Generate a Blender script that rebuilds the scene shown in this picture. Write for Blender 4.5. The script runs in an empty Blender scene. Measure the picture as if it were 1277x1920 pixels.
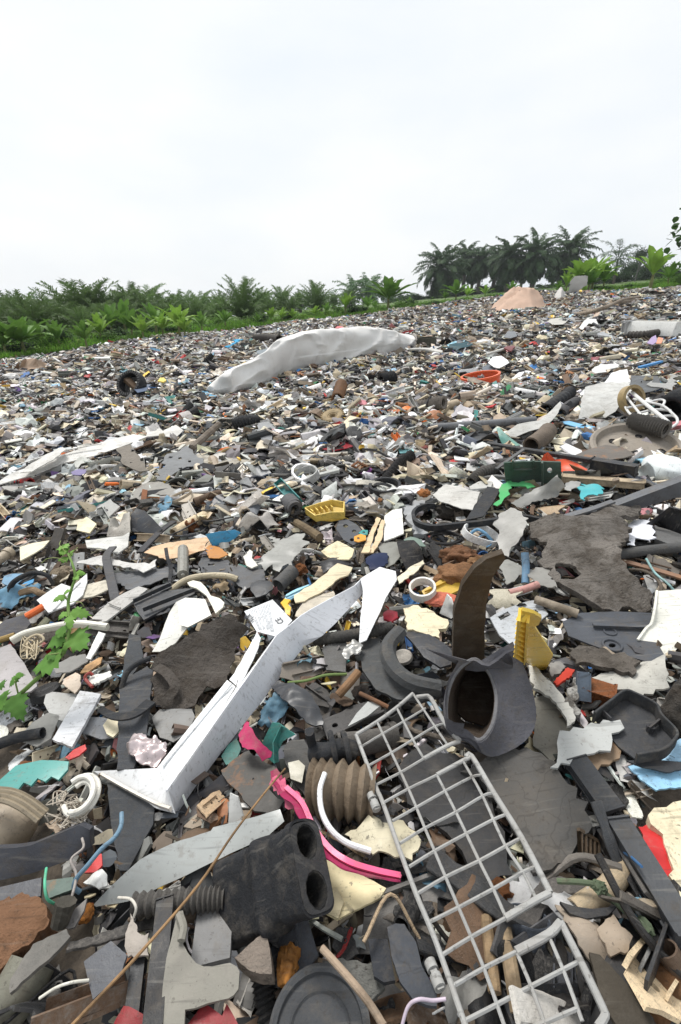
import bpy, bmesh, math, random
import numpy as np
from mathutils import Vector, Matrix, noise as mn
from mathutils.geometry import delaunay_2d_cdt

# ------------------------------------------------------------------ camera, world, sun, exposure
scene = bpy.context.scene
R = math.radians
W0, H0 = 1277.0, 1920.0
F = 853.33
TH = math.atan((960.0 - 595.0) / F)
cam_d = bpy.data.cameras.new("camera")
cam = bpy.data.objects.new("camera", cam_d)
scene.collection.objects.link(cam)
scene.camera = cam
cam_d.sensor_fit = 'VERTICAL'
cam_d.sensor_height = 36.0
cam_d.lens = F / H0 * 36.0
cam_d.clip_start = 0.02
cam_d.clip_end = 3000
cam.location = (0, 0, 0)
cam.rotation_euler = (math.pi / 2 - TH, 0, 0)
scene.render.resolution_x = 681
scene.render.resolution_y = 1024

SUN_EL, SUN_AZ = 58.0, -35.0
world = bpy.data.worlds.new("World")
scene.world = world
world.use_nodes = True
wt = world.node_tree
wt.nodes.clear()
wo = wt.nodes.new('ShaderNodeOutputWorld')
bg = wt.nodes.new('ShaderNodeBackground')
sky = wt.nodes.new('ShaderNodeTexSky')
sky.sky_type = 'NISHITA'
sky.sun_disc = False
sky.sun_elevation = R(SUN_EL)
sky.sun_rotation = R(SUN_AZ)
sky.air_density = 1.5
sky.dust_density = 4.0
skm = wt.nodes.new('ShaderNodeVectorMath'); skm.operation = 'SCALE'; skm.inputs['Scale'].default_value = 0.085
tc = wt.nodes.new('ShaderNodeTexCoord')
mp = wt.nodes.new('ShaderNodeMapping'); mp.inputs['Scale'].default_value = (1.2, 1.2, 3.2); mp.inputs['Rotation'].default_value = (0.1, 0.25, 0.4)
nz = wt.nodes.new('ShaderNodeTexNoise'); nz.inputs['Scale'].default_value = 1.7; nz.inputs['Detail'].default_value = 5; nz.inputs['Roughness'].default_value = 0.5
cr = wt.nodes.new('ShaderNodeValToRGB')
cr.color_ramp.elements[0].position = 0.30; cr.color_ramp.elements[0].color = (0.79, 0.845, 0.90, 1)
cr.color_ramp.elements[1].position = 0.62; cr.color_ramp.elements[1].color = (0.92, 0.935, 0.945, 1)
mx = wt.nodes.new('ShaderNodeMix'); mx.data_type = 'RGBA'; mx.inputs['Factor'].default_value = 0.90
wt.links.new(sky.outputs[0], skm.inputs[0])
wt.links.new(tc.outputs['Generated'], mp.inputs[0])
wt.links.new(mp.outputs[0], nz.inputs['Vector'])
wt.links.new(nz.outputs['Fac'], cr.inputs[0])
wt.links.new(skm.outputs[0], mx.inputs['A'])
wt.links.new(cr.outputs[0], mx.inputs['B'])
wt.links.new(mx.outputs['Result'], bg.inputs['Color'])
bg.inputs['Strength'].default_value = 0.86
wt.links.new(bg.outputs[0], wo.inputs[0])

sun_d = bpy.data.lights.new("sun", 'SUN')
sun_d.energy = 2.9
sun_d.angle = R(22)
sun_d.color = (1.0, 0.97, 0.92)
sun = bpy.data.objects.new("sun", sun_d)
scene.collection.objects.link(sun)
sd = Vector((math.sin(R(SUN_AZ)) * math.cos(R(SUN_EL)), math.cos(R(SUN_AZ)) * math.cos(R(SUN_EL)), math.sin(R(SUN_EL))))
sun.rotation_euler = sd.to_track_quat('Z', 'Y').to_euler()

scene.view_settings.view_transform = 'Standard'
scene.view_settings.look = 'None'
scene.view_settings.exposure = 0.42
scene.view_settings.gamma = 1.0

rng = random.Random(7)
nr = np.random.RandomState(11)
COL = scene.collection

# ------------------------------------------------------------------ terrain and projection
PA, PB, PH = 0.0826, 0.0284, 0.75
def Tz(x, y):
    """smooth height of the tip surface / ground (numpy friendly)"""
    r = np.sqrt(x * x + y * y)
    k = np.where(r > 95, 95.0 / np.maximum(r, 1e-6), 1.0)
    z = -PH + PA * x * k + PB * y * k
    z = z + 0.34 * np.exp(-(((x - 8.2) / 3.6) ** 2 + ((y - 22.5) / 4.0) ** 2))
    z = z + 0.10 * np.exp(-(((x - 3.5) / 3.0) ** 2 + ((y - 21.5) / 3.0) ** 2))
    return z
WV = [(nr.uniform(0, 6.28), 2 * math.pi / l, a, nr.uniform(0, 6.28)) for l, a in
      [(0.31, .007), (0.43, .008), (0.62, .010), (0.9, .012), (1.3, .014), (1.9, .02), (2.7, .025), (3.9, .03), (5.5, .03), (0.37, .007), (0.75, .01), (2.2, .02)]]
def bump(x, y):
    b = 0
    r = np.sqrt(x * x + y * y)
    f = np.clip((r - 0.8) / 5.0, 0, 1)
    for th, k, a, ph in WV:
        b = b + (a * np.where(k < 6, f, 0.8)) * np.sin(k * (x * math.cos(th) + y * math.sin(th)) + ph)
    return b
def ray(px, py):
    dx, dy = px - 638.5, 960.0 - py
    return Vector((dx, F * math.cos(TH) + dy * math.sin(TH), -F * math.sin(TH) + dy * math.cos(TH)))
def P(px, py, h=0.0):
    """point where the sight line of a photo pixel meets the tip surface raised by h metres"""
    d = ray(px, py); d = d / d.y
    lo, hi = 0.02, 0.02
    f = lambda t: d.z * t - float(Tz(d.x * t, t)) - h
    while f(hi) > 0 and hi < 200: lo = hi; hi *= 1.15
    for _ in range(30):
        m = (lo + hi) / 2
        if f(m) > 0: lo = m
        else: hi = m
    return d * hi
def PD(px, py, depth):
    d = ray(px, py); return d / d.y * depth
def mpp(p):
    """metres per photo pixel at point p"""
    return abs(p.y * math.cos(TH) - p.z * math.sin(TH)) / F
def pix(p):
    yc = p.y * math.cos(TH) - p.z * math.sin(TH)
    up = p.y * math.sin(TH) + p.z * math.cos(TH)
    return 638.5 + F * p.x / yc, 960 - F * up / yc
GN = Vector((-PA, -PB, 1)).normalized()
EDGE = [(-1.2, 9.5), (-.9, 11.5), (-.71, 13.2), (-.5, 17), (-.38, 20), (-.1, 23.5), (0, 24.5), (.33, 26), (.68, 24.5), (1.2, 24.5)]
def edge(s): return np.interp(s, [e[0] for e in EDGE], [e[1] for e in EDGE])

# ------------------------------------------------------------------ materials
def nodes_new(name):
    m = bpy.data.materials.new(name); m.use_nodes = True
    nt = m.node_tree; nt.nodes.clear()
    return m, nt, nt.nodes.new, nt.links.new
def make_mat(name, src='obj', rough=.5, spec=.32, dirt=(.105, .085, .062), dirt_amt=.6, dirt_lo=.5, dirt_hi=.7, dscale=9, speck=.5,
             bumps=.25, bscale=60, trans=0.0, bdist=.004, metal=0.0, hue=0.0, crack=0.0, cloth=0.0, var=0.25):
    m, nt, N, L = nodes_new(name)
    out = N('ShaderNodeOutputMaterial'); bs = N('ShaderNodeBsdfPrincipled')
    tc = N('ShaderNodeTexCoord')
    oi = N('ShaderNodeObjectInfo')
    if src == 'obj': col = oi.outputs['Color']
    else:
        at = N('ShaderNodeAttribute'); at.attribute_name = 'col'; col = at.outputs['Color']
    def noise(sc, det, rgh=.6, dim='4D'):
        n = N('ShaderNodeTexNoise'); n.noise_dimensions = dim; n.inputs['Scale'].default_value = sc; n.inputs['Detail'].default_value = det
        n.inputs['Roughness'].default_value = rgh
        L(tc.outputs['Object'], n.inputs['Vector'])
        if dim == '4D':
            mu = N('ShaderNodeMath'); mu.operation = 'MULTIPLY'; mu.inputs[1].default_value = 37.0
            L(oi.outputs['Random'], mu.inputs[0]); L(mu.outputs[0], n.inputs['W'])
        return n.outputs['Fac']
    def mapr(v, a, b, c, d):
        r = N('ShaderNodeMapRange'); r.inputs[1].default_value = a; r.inputs[2].default_value = b; r.inputs[3].default_value = c; r.inputs[4].default_value = d
        L(v, r.inputs[0]); return r.outputs[0]
    def mix(f, a, b, bt='MIX'):
        x = N('ShaderNodeMix'); x.data_type = 'RGBA'; x.blend_type = bt
        if isinstance(f, float): x.inputs['Factor'].default_value = f
        else: L(f, x.inputs['Factor'])
        for k, v in (('A', a), ('B', b)):
            if isinstance(v, tuple): x.inputs[k].default_value = (*v, 1)
            else: L(v, x.inputs[k])
        return x.outputs['Result']
    n1 = noise(dscale, 6)
    v = mapr(n1, .3, .7, 1 - var, 1 + var * .35)
    hv = N('ShaderNodeVectorMath'); hv.operation = 'SCALE'; L(col, hv.inputs[0]); L(v, hv.inputs['Scale'])
    c = hv.outputs[0]
    n2 = noise(dscale * 2.3, 8, .72)
    c = mix(mapr(n2, dirt_lo, dirt_hi, 0, dirt_amt), c, dirt)
    if speck and dscale > 5:
        n4 = noise(42, 5, .75)
        c = mix(mapr(n4, .56, .66, 0, speck * .75), c, tuple(q * .55 for q in dirt))
    if speck:
        n3 = noise(150, 3, .7)
        c = mix(mapr(n3, .60, .68, 0, speck), c, (.05, .042, .035))
    if speck and src == 'obj':
        mpn = N('ShaderNodeMapping'); mpn.inputs['Scale'].default_value = (9, 150, 30); mpn.inputs['Rotation'].default_value = (.3, .2, .7); L(tc.outputs['Object'], mpn.inputs[0])
        sn = N('ShaderNodeTexNoise'); sn.inputs['Scale'].default_value = 1.0; sn.inputs['Detail'].default_value = 3; L(mpn.outputs[0], sn.inputs['Vector'])
        c = mix(mapr(sn.outputs['Fac'], .60, .70, 0, .28 * min(1, speck * 1.5)), c, (.22, .205, .18))
        c = mix(mapr(sn.outputs['Fac'], .30, .40, .45 * min(1, speck * 1.5), 0), c, (.03, .027, .023))
    if crack:
        vo = N('ShaderNodeTexVoronoi'); vo.feature = 'DISTANCE_TO_EDGE'; vo.inputs['Scale'].default_value = 14
        wn = N('ShaderNodeTexNoise'); wn.inputs['Scale'].default_value = 9; wn.inputs['Detail'].default_value = 4
        L(tc.outputs['Object'], wn.inputs['Vector'])
        wm = N('ShaderNodeMix'); wm.data_type = 'VECTOR'; wm.inputs['Factor'].default_value = .25
        L(tc.outputs['Object'], wm.inputs['A']); L(wn.outputs['Color'], wm.inputs['B']); L(wm.outputs['Result'], vo.inputs['Vector'])
        c = mix(mapr(vo.outputs['Distance'], 0, .035, crack, 0), c, (.015, .014, .013))
    L(c, bs.inputs['Base Color'])
    L(mapr(n2, .3, .7, max(rough - .15, .05), min(rough + .2, 1)), bs.inputs['Roughness'])
    bs.inputs['Specular IOR Level'].default_value = spec
    bs.inputs['Metallic'].default_value = metal
    if bumps:
        b = N('ShaderNodeBump'); b.inputs['Strength'].default_value = bumps; b.inputs['Distance'].default_value = bdist
        nb = noise(bscale, 8, .7)
        if cloth:
            rn = N('ShaderNodeTexNoise'); rn.noise_type = 'RIDGED_MULTIFRACTAL'; rn.inputs['Scale'].default_value = cloth; rn.inputs['Detail'].default_value = 3; rn.inputs['Roughness'].default_value = .4
            mq = N('ShaderNodeMapping'); mq.inputs['Scale'].default_value = (1, .5, 1.6); mq.inputs['Rotation'].default_value = (.2, .7, .3); L(tc.outputs['Object'], mq.inputs[0]); L(mq.outputs[0], rn.inputs['Vector'])
            nb = rn.outputs['Fac']
        L(nb, b.inputs['Height']); L(b.outputs[0], bs.inputs['Normal'])
    if trans:
        tr = N('ShaderNodeBsdfTranslucent'); L(c, tr.inputs['Color'])
        tp = N('ShaderNodeBsdfTransparent')
        ms = N('ShaderNodeMixShader'); ms.inputs[0].default_value = min(trans, .5); L(bs.outputs[0], ms.inputs[1]); L(tr.outputs[0], ms.inputs[2])
        if trans > .5:
            m2 = N('ShaderNodeMixShader'); m2.inputs[0].default_value = (trans - .5) * 1.0
            L(ms.outputs[0], m2.inputs[1]); L(tp.outputs[0], m2.inputs[2]); L(m2.outputs[0], out.inputs[0])
        else: L(ms.outputs[0], out.inputs[0])
    else: L(bs.outputs[0], out.inputs[0])
    return m
M = dict(
    plastic=make_mat('plastic', rough=.42, speck=.7, bumps=.5, dirt_amt=.65, dirt_lo=.52, dirt_hi=.74),
    clean=make_mat('clean_plastic', rough=.32, dirt_amt=.45, dirt_lo=.60, dirt_hi=.76, speck=.45, bumps=.1, dirt=(.30, .25, .2), var=.08),
    dusty=make_mat('dusty_plastic', rough=.6, dirt=(.26, .24, .215), dirt_amt=.6, dirt_lo=.47, dirt_hi=.72, speck=.55, bumps=.5),
    rubber=make_mat('rubber', rough=.7, spec=.22, dirt=(.125, .11, .092), dirt_amt=.6, dirt_lo=.5, dirt_hi=.72, bumps=.9, bscale=50, bdist=.006, dscale=14),
    cracked=make_mat('cracked_rubber', rough=.8, spec=.3, dirt=(.12, .105, .088), dirt_amt=.7, dirt_lo=.45, dirt_hi=.7, bumps=.8, bscale=40, crack=.32),
    mud=make_mat('mud', rough=.85, spec=.25, dirt=(.075, .062, .05), dirt_amt=.8, dirt_lo=.47, dirt_hi=.60, bumps=1.0, bscale=70, bdist=.02, speck=.8, var=.45),
    foam=make_mat('foam', bdist=.012, rough=.95, spec=.15, dirt=(.10, .055, .03), dirt_amt=.7, dirt_lo=.48, dirt_hi=.64, bumps=1.0, bscale=70, speck=.5, var=.4),
    rust=make_mat('stained', rough=.6, dirt=(.30, .14, .06), dirt_amt=.7, dirt_lo=.53, dirt_hi=.66, bumps=.4, speck=.4),
    wood=make_mat('wood', rough=.85, spec=.2, dirt=(.07, .05, .035), dirt_amt=.7, dirt_lo=.45, dirt_hi=.65, bumps=.8, speck=.4, var=.5),
    film=make_mat('film', rough=.35, dirt_amt=.3, trans=.62, bumps=.2, speck=.15, var=.15),
    cloth=make_mat('cloth', rough=.95, spec=.1, dirt=(.42, .38, .33), dirt_amt=.4, dirt_lo=.5, dirt_hi=.75, bumps=.9, cloth=2.2, bdist=.035, speck=.0, dscale=3, trans=.15, var=.12),
    fabric=make_mat('fabric', rough=.95, spec=.1, dirt=(.25, .2, .16), dirt_amt=.5, dirt_lo=.52, dirt_hi=.7, bumps=.8, bscale=140, bdist=.002, speck=.3, dscale=12, var=.3),
    metal=make_mat('metal', rough=.4, metal=.7, dirt_amt=.6),
    debris=make_mat('debris', src='attr', rough=.55, dirt_amt=.5, dirt_lo=.5, dirt_hi=.72, speck=.3, bumps=.0, dscale=12, var=.25),
    leaf=make_mat('leaf', src='obj', spec=.25, rough=.65, dirt=(.16, .17, .05), dirt_amt=.35, dirt_lo=.5, dirt_hi=.75, dscale=1.2, speck=0, bumps=0, trans=.3, var=.35),
    leafa=make_mat('leaf_varied', src='attr', spec=.2, rough=.7, dirt=(.10, .10, .04), dirt_amt=.3, dscale=1.0, speck=0, bumps=0, trans=.3, var=.3),
    bark=make_mat('bark', rough=.9, dirt=(.05, .04, .03), dirt_amt=.7, dscale=3, speck=.2, bumps=.6, bscale=8),
)
def lin(h):
    c = [int(h[i:i + 2], 16) / 255 for i in (0, 2, 4)]
    return tuple((x / 12.92 if x <= .04045 else ((x + .055) / 1.055) ** 2.4) for x in c)

# ------------------------------------------------------------------ object helpers
def tag(o, label=None, cat=None, group=None, kind=None):
    if label: o['label'] = label
    if cat: o['category'] = cat
    if group: o['group'] = group
    if kind: o['kind'] = kind
    return o
LAND = []      # (px, py, short phrase)
HPOLY = []     # outlines of the hand placed pieces in photo pixels
USED = set()
def mesh_data(name, geom, mat, origin=Vector((0, 0, 0)), smooth=35, ):
    v, f = geom
    me = bpy.data.meshes.new(name)
    me.from_pydata([(p[0] - origin[0], p[1] - origin[1], p[2] - origin[2]) for p in v], [], [tuple(q) for q in f])
    me.validate(); me.update()
    if smooth:
        me.shade_smooth()
        me.set_sharp_from_angle(angle=R(smooth))
    me.materials.append(M[mat] if isinstance(mat, str) else mat)
    return me
def link(name, me, col=(1, 1, 1), loc=(0, 0, 0), parent=None, rot=None):
    o = bpy.data.objects.new(name, me)
    COL.objects.link(o)
    o.location = loc
    if rot is not None: o.rotation_euler = rot
    o.color = (*col, 1) if len(col) == 3 else col
    if parent: o.parent = parent
    return o
def centre(v):
    a = np.array([tuple(p) for p in v]); c = a.mean(0); c[2] = a[:, 2].min(); return Vector(c)
PARTW = set('blade panel slat frame lid base cap handle rim head leg seat arm cord door side front face foot wall beam tile trim plank slab rail'.split())
def solo(name, label, cat, geom, mat, col, lm=None, group=None, smooth=35):
    """a thing that is one mesh"""
    c = centre(geom[0])
    if name.split('_')[-1] in PARTW: name += '_piece'
    o = link(name, mesh_data(name, geom, mat, c, smooth), col, c)
    tag(o, label, cat, group, 'thing'); USED.add(label)
    a = np.array([tuple(p) for p in geom[0]]).mean(0)
    px, py = pix(Vector(a))
    if lm: LAND.append((px, py, lm))
    return o
def root(name, label, cat, loc, lm=None, group=None):
    o = bpy.data.objects.new(name, None); COL.objects.link(o); o.location = loc; o.empty_display_size = .1
    tag(o, label, cat, group, 'thing'); USED.add(label)
    if lm: q = pix(Vector(loc)); LAND.append((q[0], q[1], lm))
    return o
def part(name, r, geom, mat, col, smooth=35, label=None, parent=None):
    o = link(name, mesh_data(name, geom, mat, r.location, smooth), col, (0, 0, 0), parent or r)
    if label: o['label'] = label
    return o

# ------------------------------------------------------------------ geometry builders (all return (verts, faces))
def join(*gs):
    v, f = [], []
    for g in gs:
        n = len(v); v += list(g[0]); f += [tuple(i + n for i in q) for q in g[1]]
    return v, f
def inside(x, y, poly):
    r = False; n = len(poly); j = n - 1
    for i in range(n):
        xi, yi = poly[i]; xj, yj = poly[j]
        if (yi > y) != (yj > y) and x < (xj - xi) * (y - yi) / (yj - yi) + xi: r = not r
        j = i
    return r
def nvec(p, s, seed=0):
    return mn.noise(Vector((p[0] * s + seed * 7.1, p[1] * s - seed * 3.3, p[2] * s + seed)))
def slab(pts, thick=.003, rough=0.0, noise_a=0.0, noise_s=20, bulge=0.0, curl=0.0, cells=14, holes=(), seed=0, up=None, rag=0.0):
    """a plate with the outline pts (3-D), edges roughened, real thickness; holes are 3-D outlines"""
    pts = [Vector(p) for p in pts]
    c = sum(pts, Vector()) / len(pts)
    n = Vector()
    for i in range(len(pts)): n += (pts[i] - c).cross(pts[(i + 1) % len(pts)] - c)
    n.normalize()
    if n.dot(up or GN) < 0: n = -n; pts.reverse()
    a = (pts[0] - c); a = (a - n * a.dot(n)).normalized(); b = n.cross(a)
    def to2(p): d = p - c; return (d.dot(a), d.dot(b), d.dot(n))
    B = [to2(p) for p in pts]
    size = max(max(p[0] for p in B) - min(p[0] for p in B), max(p[1] for p in B) - min(p[1] for p in B))
    step = size / cells
    rr = random.Random(seed + 5)
    def resample(Bd, rg):
        o = []
        for i in range(len(Bd)):
            p, q = Bd[i], Bd[(i + 1) % len(Bd)]
            L = math.hypot(q[0] - p[0], q[1] - p[1]); k = max(1, int(round(L / step)))
            for j in range(k):
                t = j / k; w = 0 if (j == 0 and rg < .5) else 1
                nx, ny = -(q[1] - p[1]) / (L + 1e-9), (q[0] - p[0]) / (L + 1e-9)
                d = rough * step * 1.2 * w * rr.uniform(-1, 1) + rag * step * w * (1 if rr.random() < .3 else 0) * rr.uniform(0, 1.4)
                o.append((p[0] * (1 - t) + q[0] * t + nx * d, p[1] * (1 - t) + q[1] * t + ny * d, p[2] * (1 - t) + q[2] * t))
        return o
    B = resample(B, rag + rough)
    Hs = [resample([to2(Vector(p)) for p in h], 0) for h in holes]
    V2 = [Vector(p[:2]) for p in B]; E = [(i, (i + 1) % len(B)) for i in range(len(B))]
    for h in Hs:
        k = len(V2); V2 += [Vector(p[:2]) for p in h]; E += [(k + i, k + (i + 1) % len(h)) for i in range(len(h))]
    B2 = [p[:2] for p in B]; H2 = [[p[:2] for p in h] for h in Hs]
    xs = [p[0] for p in B]; ys = [p[1] for p in B]
    if cells > 5:
        x = min(xs) + step * .6; r = 0
        while x < max(xs):
            y = min(ys) + step * (.5 + .5 * (r % 2))
            while y < max(ys):
                if inside(x, y, B2) and not any(inside(x, y, h) for h in H2):
                    if all((x - p[0]) ** 2 + (y - p[1]) ** 2 > (step * .55) ** 2 for p in B2): V2.append(Vector((x + rr.uniform(-.15, .15) * step, y + rr.uniform(-.15, .15) * step)))
                y += step
            x += step * .9; r += 1
    res = delaunay_2d_cdt(V2, E, [], 0, 1e-7)
    vv, ff = res[0], res[2]
    tri = []
    for q in ff:
        cx = sum(vv[i][0] for i in q) / len(q); cy = sum(vv[i][1] for i in q) / len(q)
        if inside(cx, cy, B2) and not any(inside(cx, cy, h) for h in H2): tri.append(tuple(q))
    top, bot = [], []
    for p in vv:
        ws = 0; hz = 0
        for q in B:
            w = 1 / ((p[0] - q[0]) ** 2 + (p[1] - q[1]) ** 2 + 1e-8) ** 1.5; ws += w; hz += w * q[2]
        hz /= ws
        rn = min(1, math.hypot(p[0], p[1]) / (size * .5))
        hz += bulge * (1 - rn * rn) + curl * rn * rn * (p[0] / size)
        w3 = c + a * p[0] + b * p[1]
        d1 = hz; d2 = hz - thick
        if noise_a:
            e = noise_a * (nvec(w3, noise_s, seed) + .5 * nvec(w3, noise_s * 2.3, seed + 3)); d1 += e; d2 += e * .6
        top.append(w3 + n * d1); bot.append(w3 + n * d2)
    v = top + bot; k = len(top); f = []
    cnt = {}
    for q in tri:
        f.append(q); f.append(tuple(k + i for i in reversed(q)))
        for i in range(len(q)):
            e = (q[i], q[(i + 1) % len(q)]); cnt[e] = 1
    for (i, j) in list(cnt):
        if (j, i) not in cnt: f.append((j, i, k + i, k + j))
    return v, f
def frames(path):
    path = [Vector(p) for p in path]; T = []
    for i in range(len(path)):
        t = path[min(i + 1, len(path) - 1)] - path[max(i - 1, 0)]
        T.append(t.normalized() if t.length > 1e-9 else Vector((1, 0, 0)))
    up = GN
    if abs(T[0].dot(up)) > .9: up = Vector((0, 1, 0))
    u = (up - T[0] * up.dot(T[0])).normalized(); fr = []
    for i, t in enumerate(T):
        u = (u - t * u.dot(t)); u = u.normalized() if u.length > 1e-6 else t.orthogonal().normalized()
        fr.append((path[i], t, u, t.cross(u)))
    return fr
def smooth_path(pts, n=6, closed=False):
    pts = [Vector(p) for p in pts]
    if len(pts) < 3: return [pts[0].lerp(pts[-1], i / max(n, 1)) for i in range(n + 1)]
    out = []; m = len(pts)
    rngi = range(m if closed else m - 1)
    for i in rngi:
        p1, p2 = pts[i], pts[(i + 1) % m]
        p0 = pts[i - 1] if (i > 0 or closed) else p1 * 2 - p2
        p3 = pts[(i + 2) % m] if (i + 2 < m or closed) else p2 * 2 - p1
        for j in range(n):
            t = j / n
            out.append(.5 * ((2 * p1) + (p2 - p0) * t + (2 * p0 - 5 * p1 + 4 * p2 - p3) * t * t + (3 * p1 - p0 - 3 * p2 + p3) * t ** 3))
    if not closed: out.append(pts[-1])
    return out
def sweep(path, prof, scale=None, closed=False, cap=True, twist=0.0):
    """closed 2-D outline prof carried along path; scale is a number per station"""
    fr = frames(path); v, f = [], []; m = len(prof); n = len(fr)
    for i, (p, t, u, w) in enumerate(fr):
        s = scale[i] if scale is not None else 1
        a = twist * i / max(n - 1, 1); ca, sa = math.cos(a), math.sin(a)
        for (x, y) in prof:
            X = (x * ca - y * sa) * s; Y = (x * sa + y * ca) * s
            v.append(p + w * X + u * Y)
    L = n if closed else n - 1
    for i in range(L):
        for j in range(m):
            a, b = i * m + j, i * m + (j + 1) % m; c, d = ((i + 1) % n) * m + (j + 1) % m, ((i + 1) % n) * m + j
            f.append((a, b, c, d))
    if cap and not closed:
        f.append(tuple(reversed(range(m)))); f.append(tuple((n - 1) * m + j for j in range(m)))
    return v, f
def circ(r, n=10, sx=1, sy=1): return [(r * sx * math.cos(2 * math.pi * i / n), r * sy * math.sin(2 * math.pi * i / n)) for i in range(n)]
def rect(w, h, b=0.0):
    w /= 2; h /= 2
    if not b: return [(w, -h), (w, h), (-w, h), (-w, -h)]
    return [(w - b, -h), (w, -h + b), (w, h - b), (w - b, h), (-w + b, h), (-w, h - b), (-w, -h + b), (-w + b, -h)]
def uprof(w, h, t): w /= 2; return [(-w, 0), (w, 0), (w, h), (w - t, h), (w - t, t), (-w + t, t), (-w + t, h), (-w, h)]
def lprof(w, h, t): return [(0, 0), (w, 0), (w, t), (t, t), (t, h), (0, h)]
def tube(path, r, n=12, hollow=.8, scale=None, sx=1, sy=1):
    """pipe with a wall: outer skin, inner skin, ring ends"""
    m = len(path); sc = scale or [1] * m
    o = sweep(path, circ(r, n, sx, sy), sc, cap=False); i_ = sweep(path, circ(r * hollow, n, sx, sy), sc, cap=False)
    k = len(o[0]); v = o[0] + i_[0]; f = list(o[1]) + [tuple(k + a for a in reversed(q)) for q in i_[1]]
    for base in (0, (m - 1) * n):
        for j in range(n):
            a, b = base + j, base + (j + 1) % n
            q = (a, k + a, k + b, b); f.append(q if base == 0 else tuple(reversed(q)))
    return v, f
def corr(path, r, rings, n=14, depth=.16, hollow=.78, sq=1.0):
    pp = smooth_path(path, max(1, (rings * 4) // max(len(path) - 1, 1)))
    m = len(pp); sc = [1 + depth * math.cos(2 * math.pi * rings * i / (m - 1)) for i in range(m)]
    return tube(pp, r, n, hollow, sc, 1, sq)
def basis(n):
    n = n.normalized(); a = n.orthogonal().normalized(); return a, n.cross(a), n
def lathe(c, axis, prof, n=28, sx=1.0, closedp=False, wob=0.0):
    """prof: (radius, height) pairs turned about axis"""
    a, b, ax = basis(axis); v, f = [], []; m = len(prof)
    for i in range(n):
        t = 2 * math.pi * i / n; e = 1 + wob * math.sin(3 * t + 1) + wob * .6 * math.sin(5 * t)
        for (r, h) in prof: v.append(c + a * (r * math.cos(t) * sx * e) + b * (r * math.sin(t) * e) + ax * h)
    for i in range(n):
        for j in range(m if closedp else m - 1):
            j2 = (j + 1) % m; f.append((i * m + j, ((i + 1) % n) * m + j, ((i + 1) % n) * m + j2, i * m + j2))
    if not closedp:
        if prof[0][0] > 1e-6: f.append(tuple(reversed([i * m for i in range(n)])))
        if prof[-1][0] > 1e-6: f.append(tuple(i * m + m - 1 for i in range(n)))
    return v, f
def ringp(r, w, h): return [(r - w, 0), (r, 0), (r, h), (r - w, h)]
def torp(r, t, n=8): return [(r + t * math.cos(2 * math.pi * i / n), t * math.sin(2 * math.pi * i / n)) for i in range(n)]
def box(c, ax, ay, az, bev=.12):
    """bevelled block: half-axis vectors ax, ay, az"""
    bm = bmesh.new(); bmesh.ops.create_cube(bm, size=2)
    L = min(ax.length, ay.length, az.length)
    for vv in bm.verts: vv.co = c + ax * vv.co.x + ay * vv.co.y + az * vv.co.z
    if bev: bmesh.ops.bevel(bm, geom=bm.edges[:], offset=L * bev * 2, segments=2, affect='EDGES', clamp_overlap=True)
    bm.verts.index_update()
    g = ([vv.co.copy() for vv in bm.verts], [tuple(x.index for x in q.verts) for q in bm.faces]); bm.free(); return g
def lump(c, rx, ry, rz, amp=.25, s=2.0, sub=3, seed=0, n=None):
    bm = bmesh.new(); bmesh.ops.create_icosphere(bm, subdivisions=sub, radius=1)
    out = []
    for vv in bm.verts:
        p = vv.co.copy(); e = 1 + amp * (mn.noise(p * s + Vector((seed, 0, seed * 2))) + .5 * mn.noise(p * s * 2.4 + Vector((seed, 3, 1))) + .25 * mn.noise(p * s * 5))
        out.append(c + Vector((p.x * rx * e, p.y * ry * e, p.z * rz * e)))
    f = [tuple(x.index for x in q.verts) for q in bm.faces]; bm.free(); return out, f
def shell(loops, t=.004):
    n = len(loops[0]); inner = []
    for l in loops:
        c = sum(l, Vector()) / n; inner.append([q.lerp(c, min(.5, t / max((q - c).length, 1e-4))) for q in l])
    v = [q for l in loops for q in l] + [q for l in inner for q in l]; k = n * len(loops); f = []
    for i in range(len(loops) - 1):
        for j in range(n):
            q = (i * n + j, i * n + (j + 1) % n, (i + 1) * n + (j + 1) % n, (i + 1) * n + j); f += [q, tuple(k + a for a in reversed(q))]
    for i in (0, (len(loops) - 1) * n):
        for j in range(n): f.append((i + j, k + i + j, k + i + (j + 1) % n, i + (j + 1) % n))
    return v, f
def loft(loops, thick=.003, close=True):
    n = len(loops[0]); v = []; f = []
    for l in loops: v += [Vector(p) for p in l]
    for i in range(len(loops) - 1):
        for j in range(n if close else n - 1):
            f.append((i * n + j, i * n + (j + 1) % n, (i + 1) * n + (j + 1) % n, (i + 1) * n + j))
    bm = bmesh.new(); vs = [bm.verts.new(p) for p in v]
    for q in f:
        try: bm.faces.new([vs[i] for i in q])
        except ValueError: pass
    bmesh.ops.recalc_face_normals(bm, faces=bm.faces[:])
    bmesh.ops.solidify(bm, geom=bm.faces[:], thickness=thick)
    bm.verts.index_update()
    g = ([x.co.copy() for x in bm.verts], [tuple(x.index for x in q.verts) for q in bm.faces]); bm.free(); return g
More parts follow.
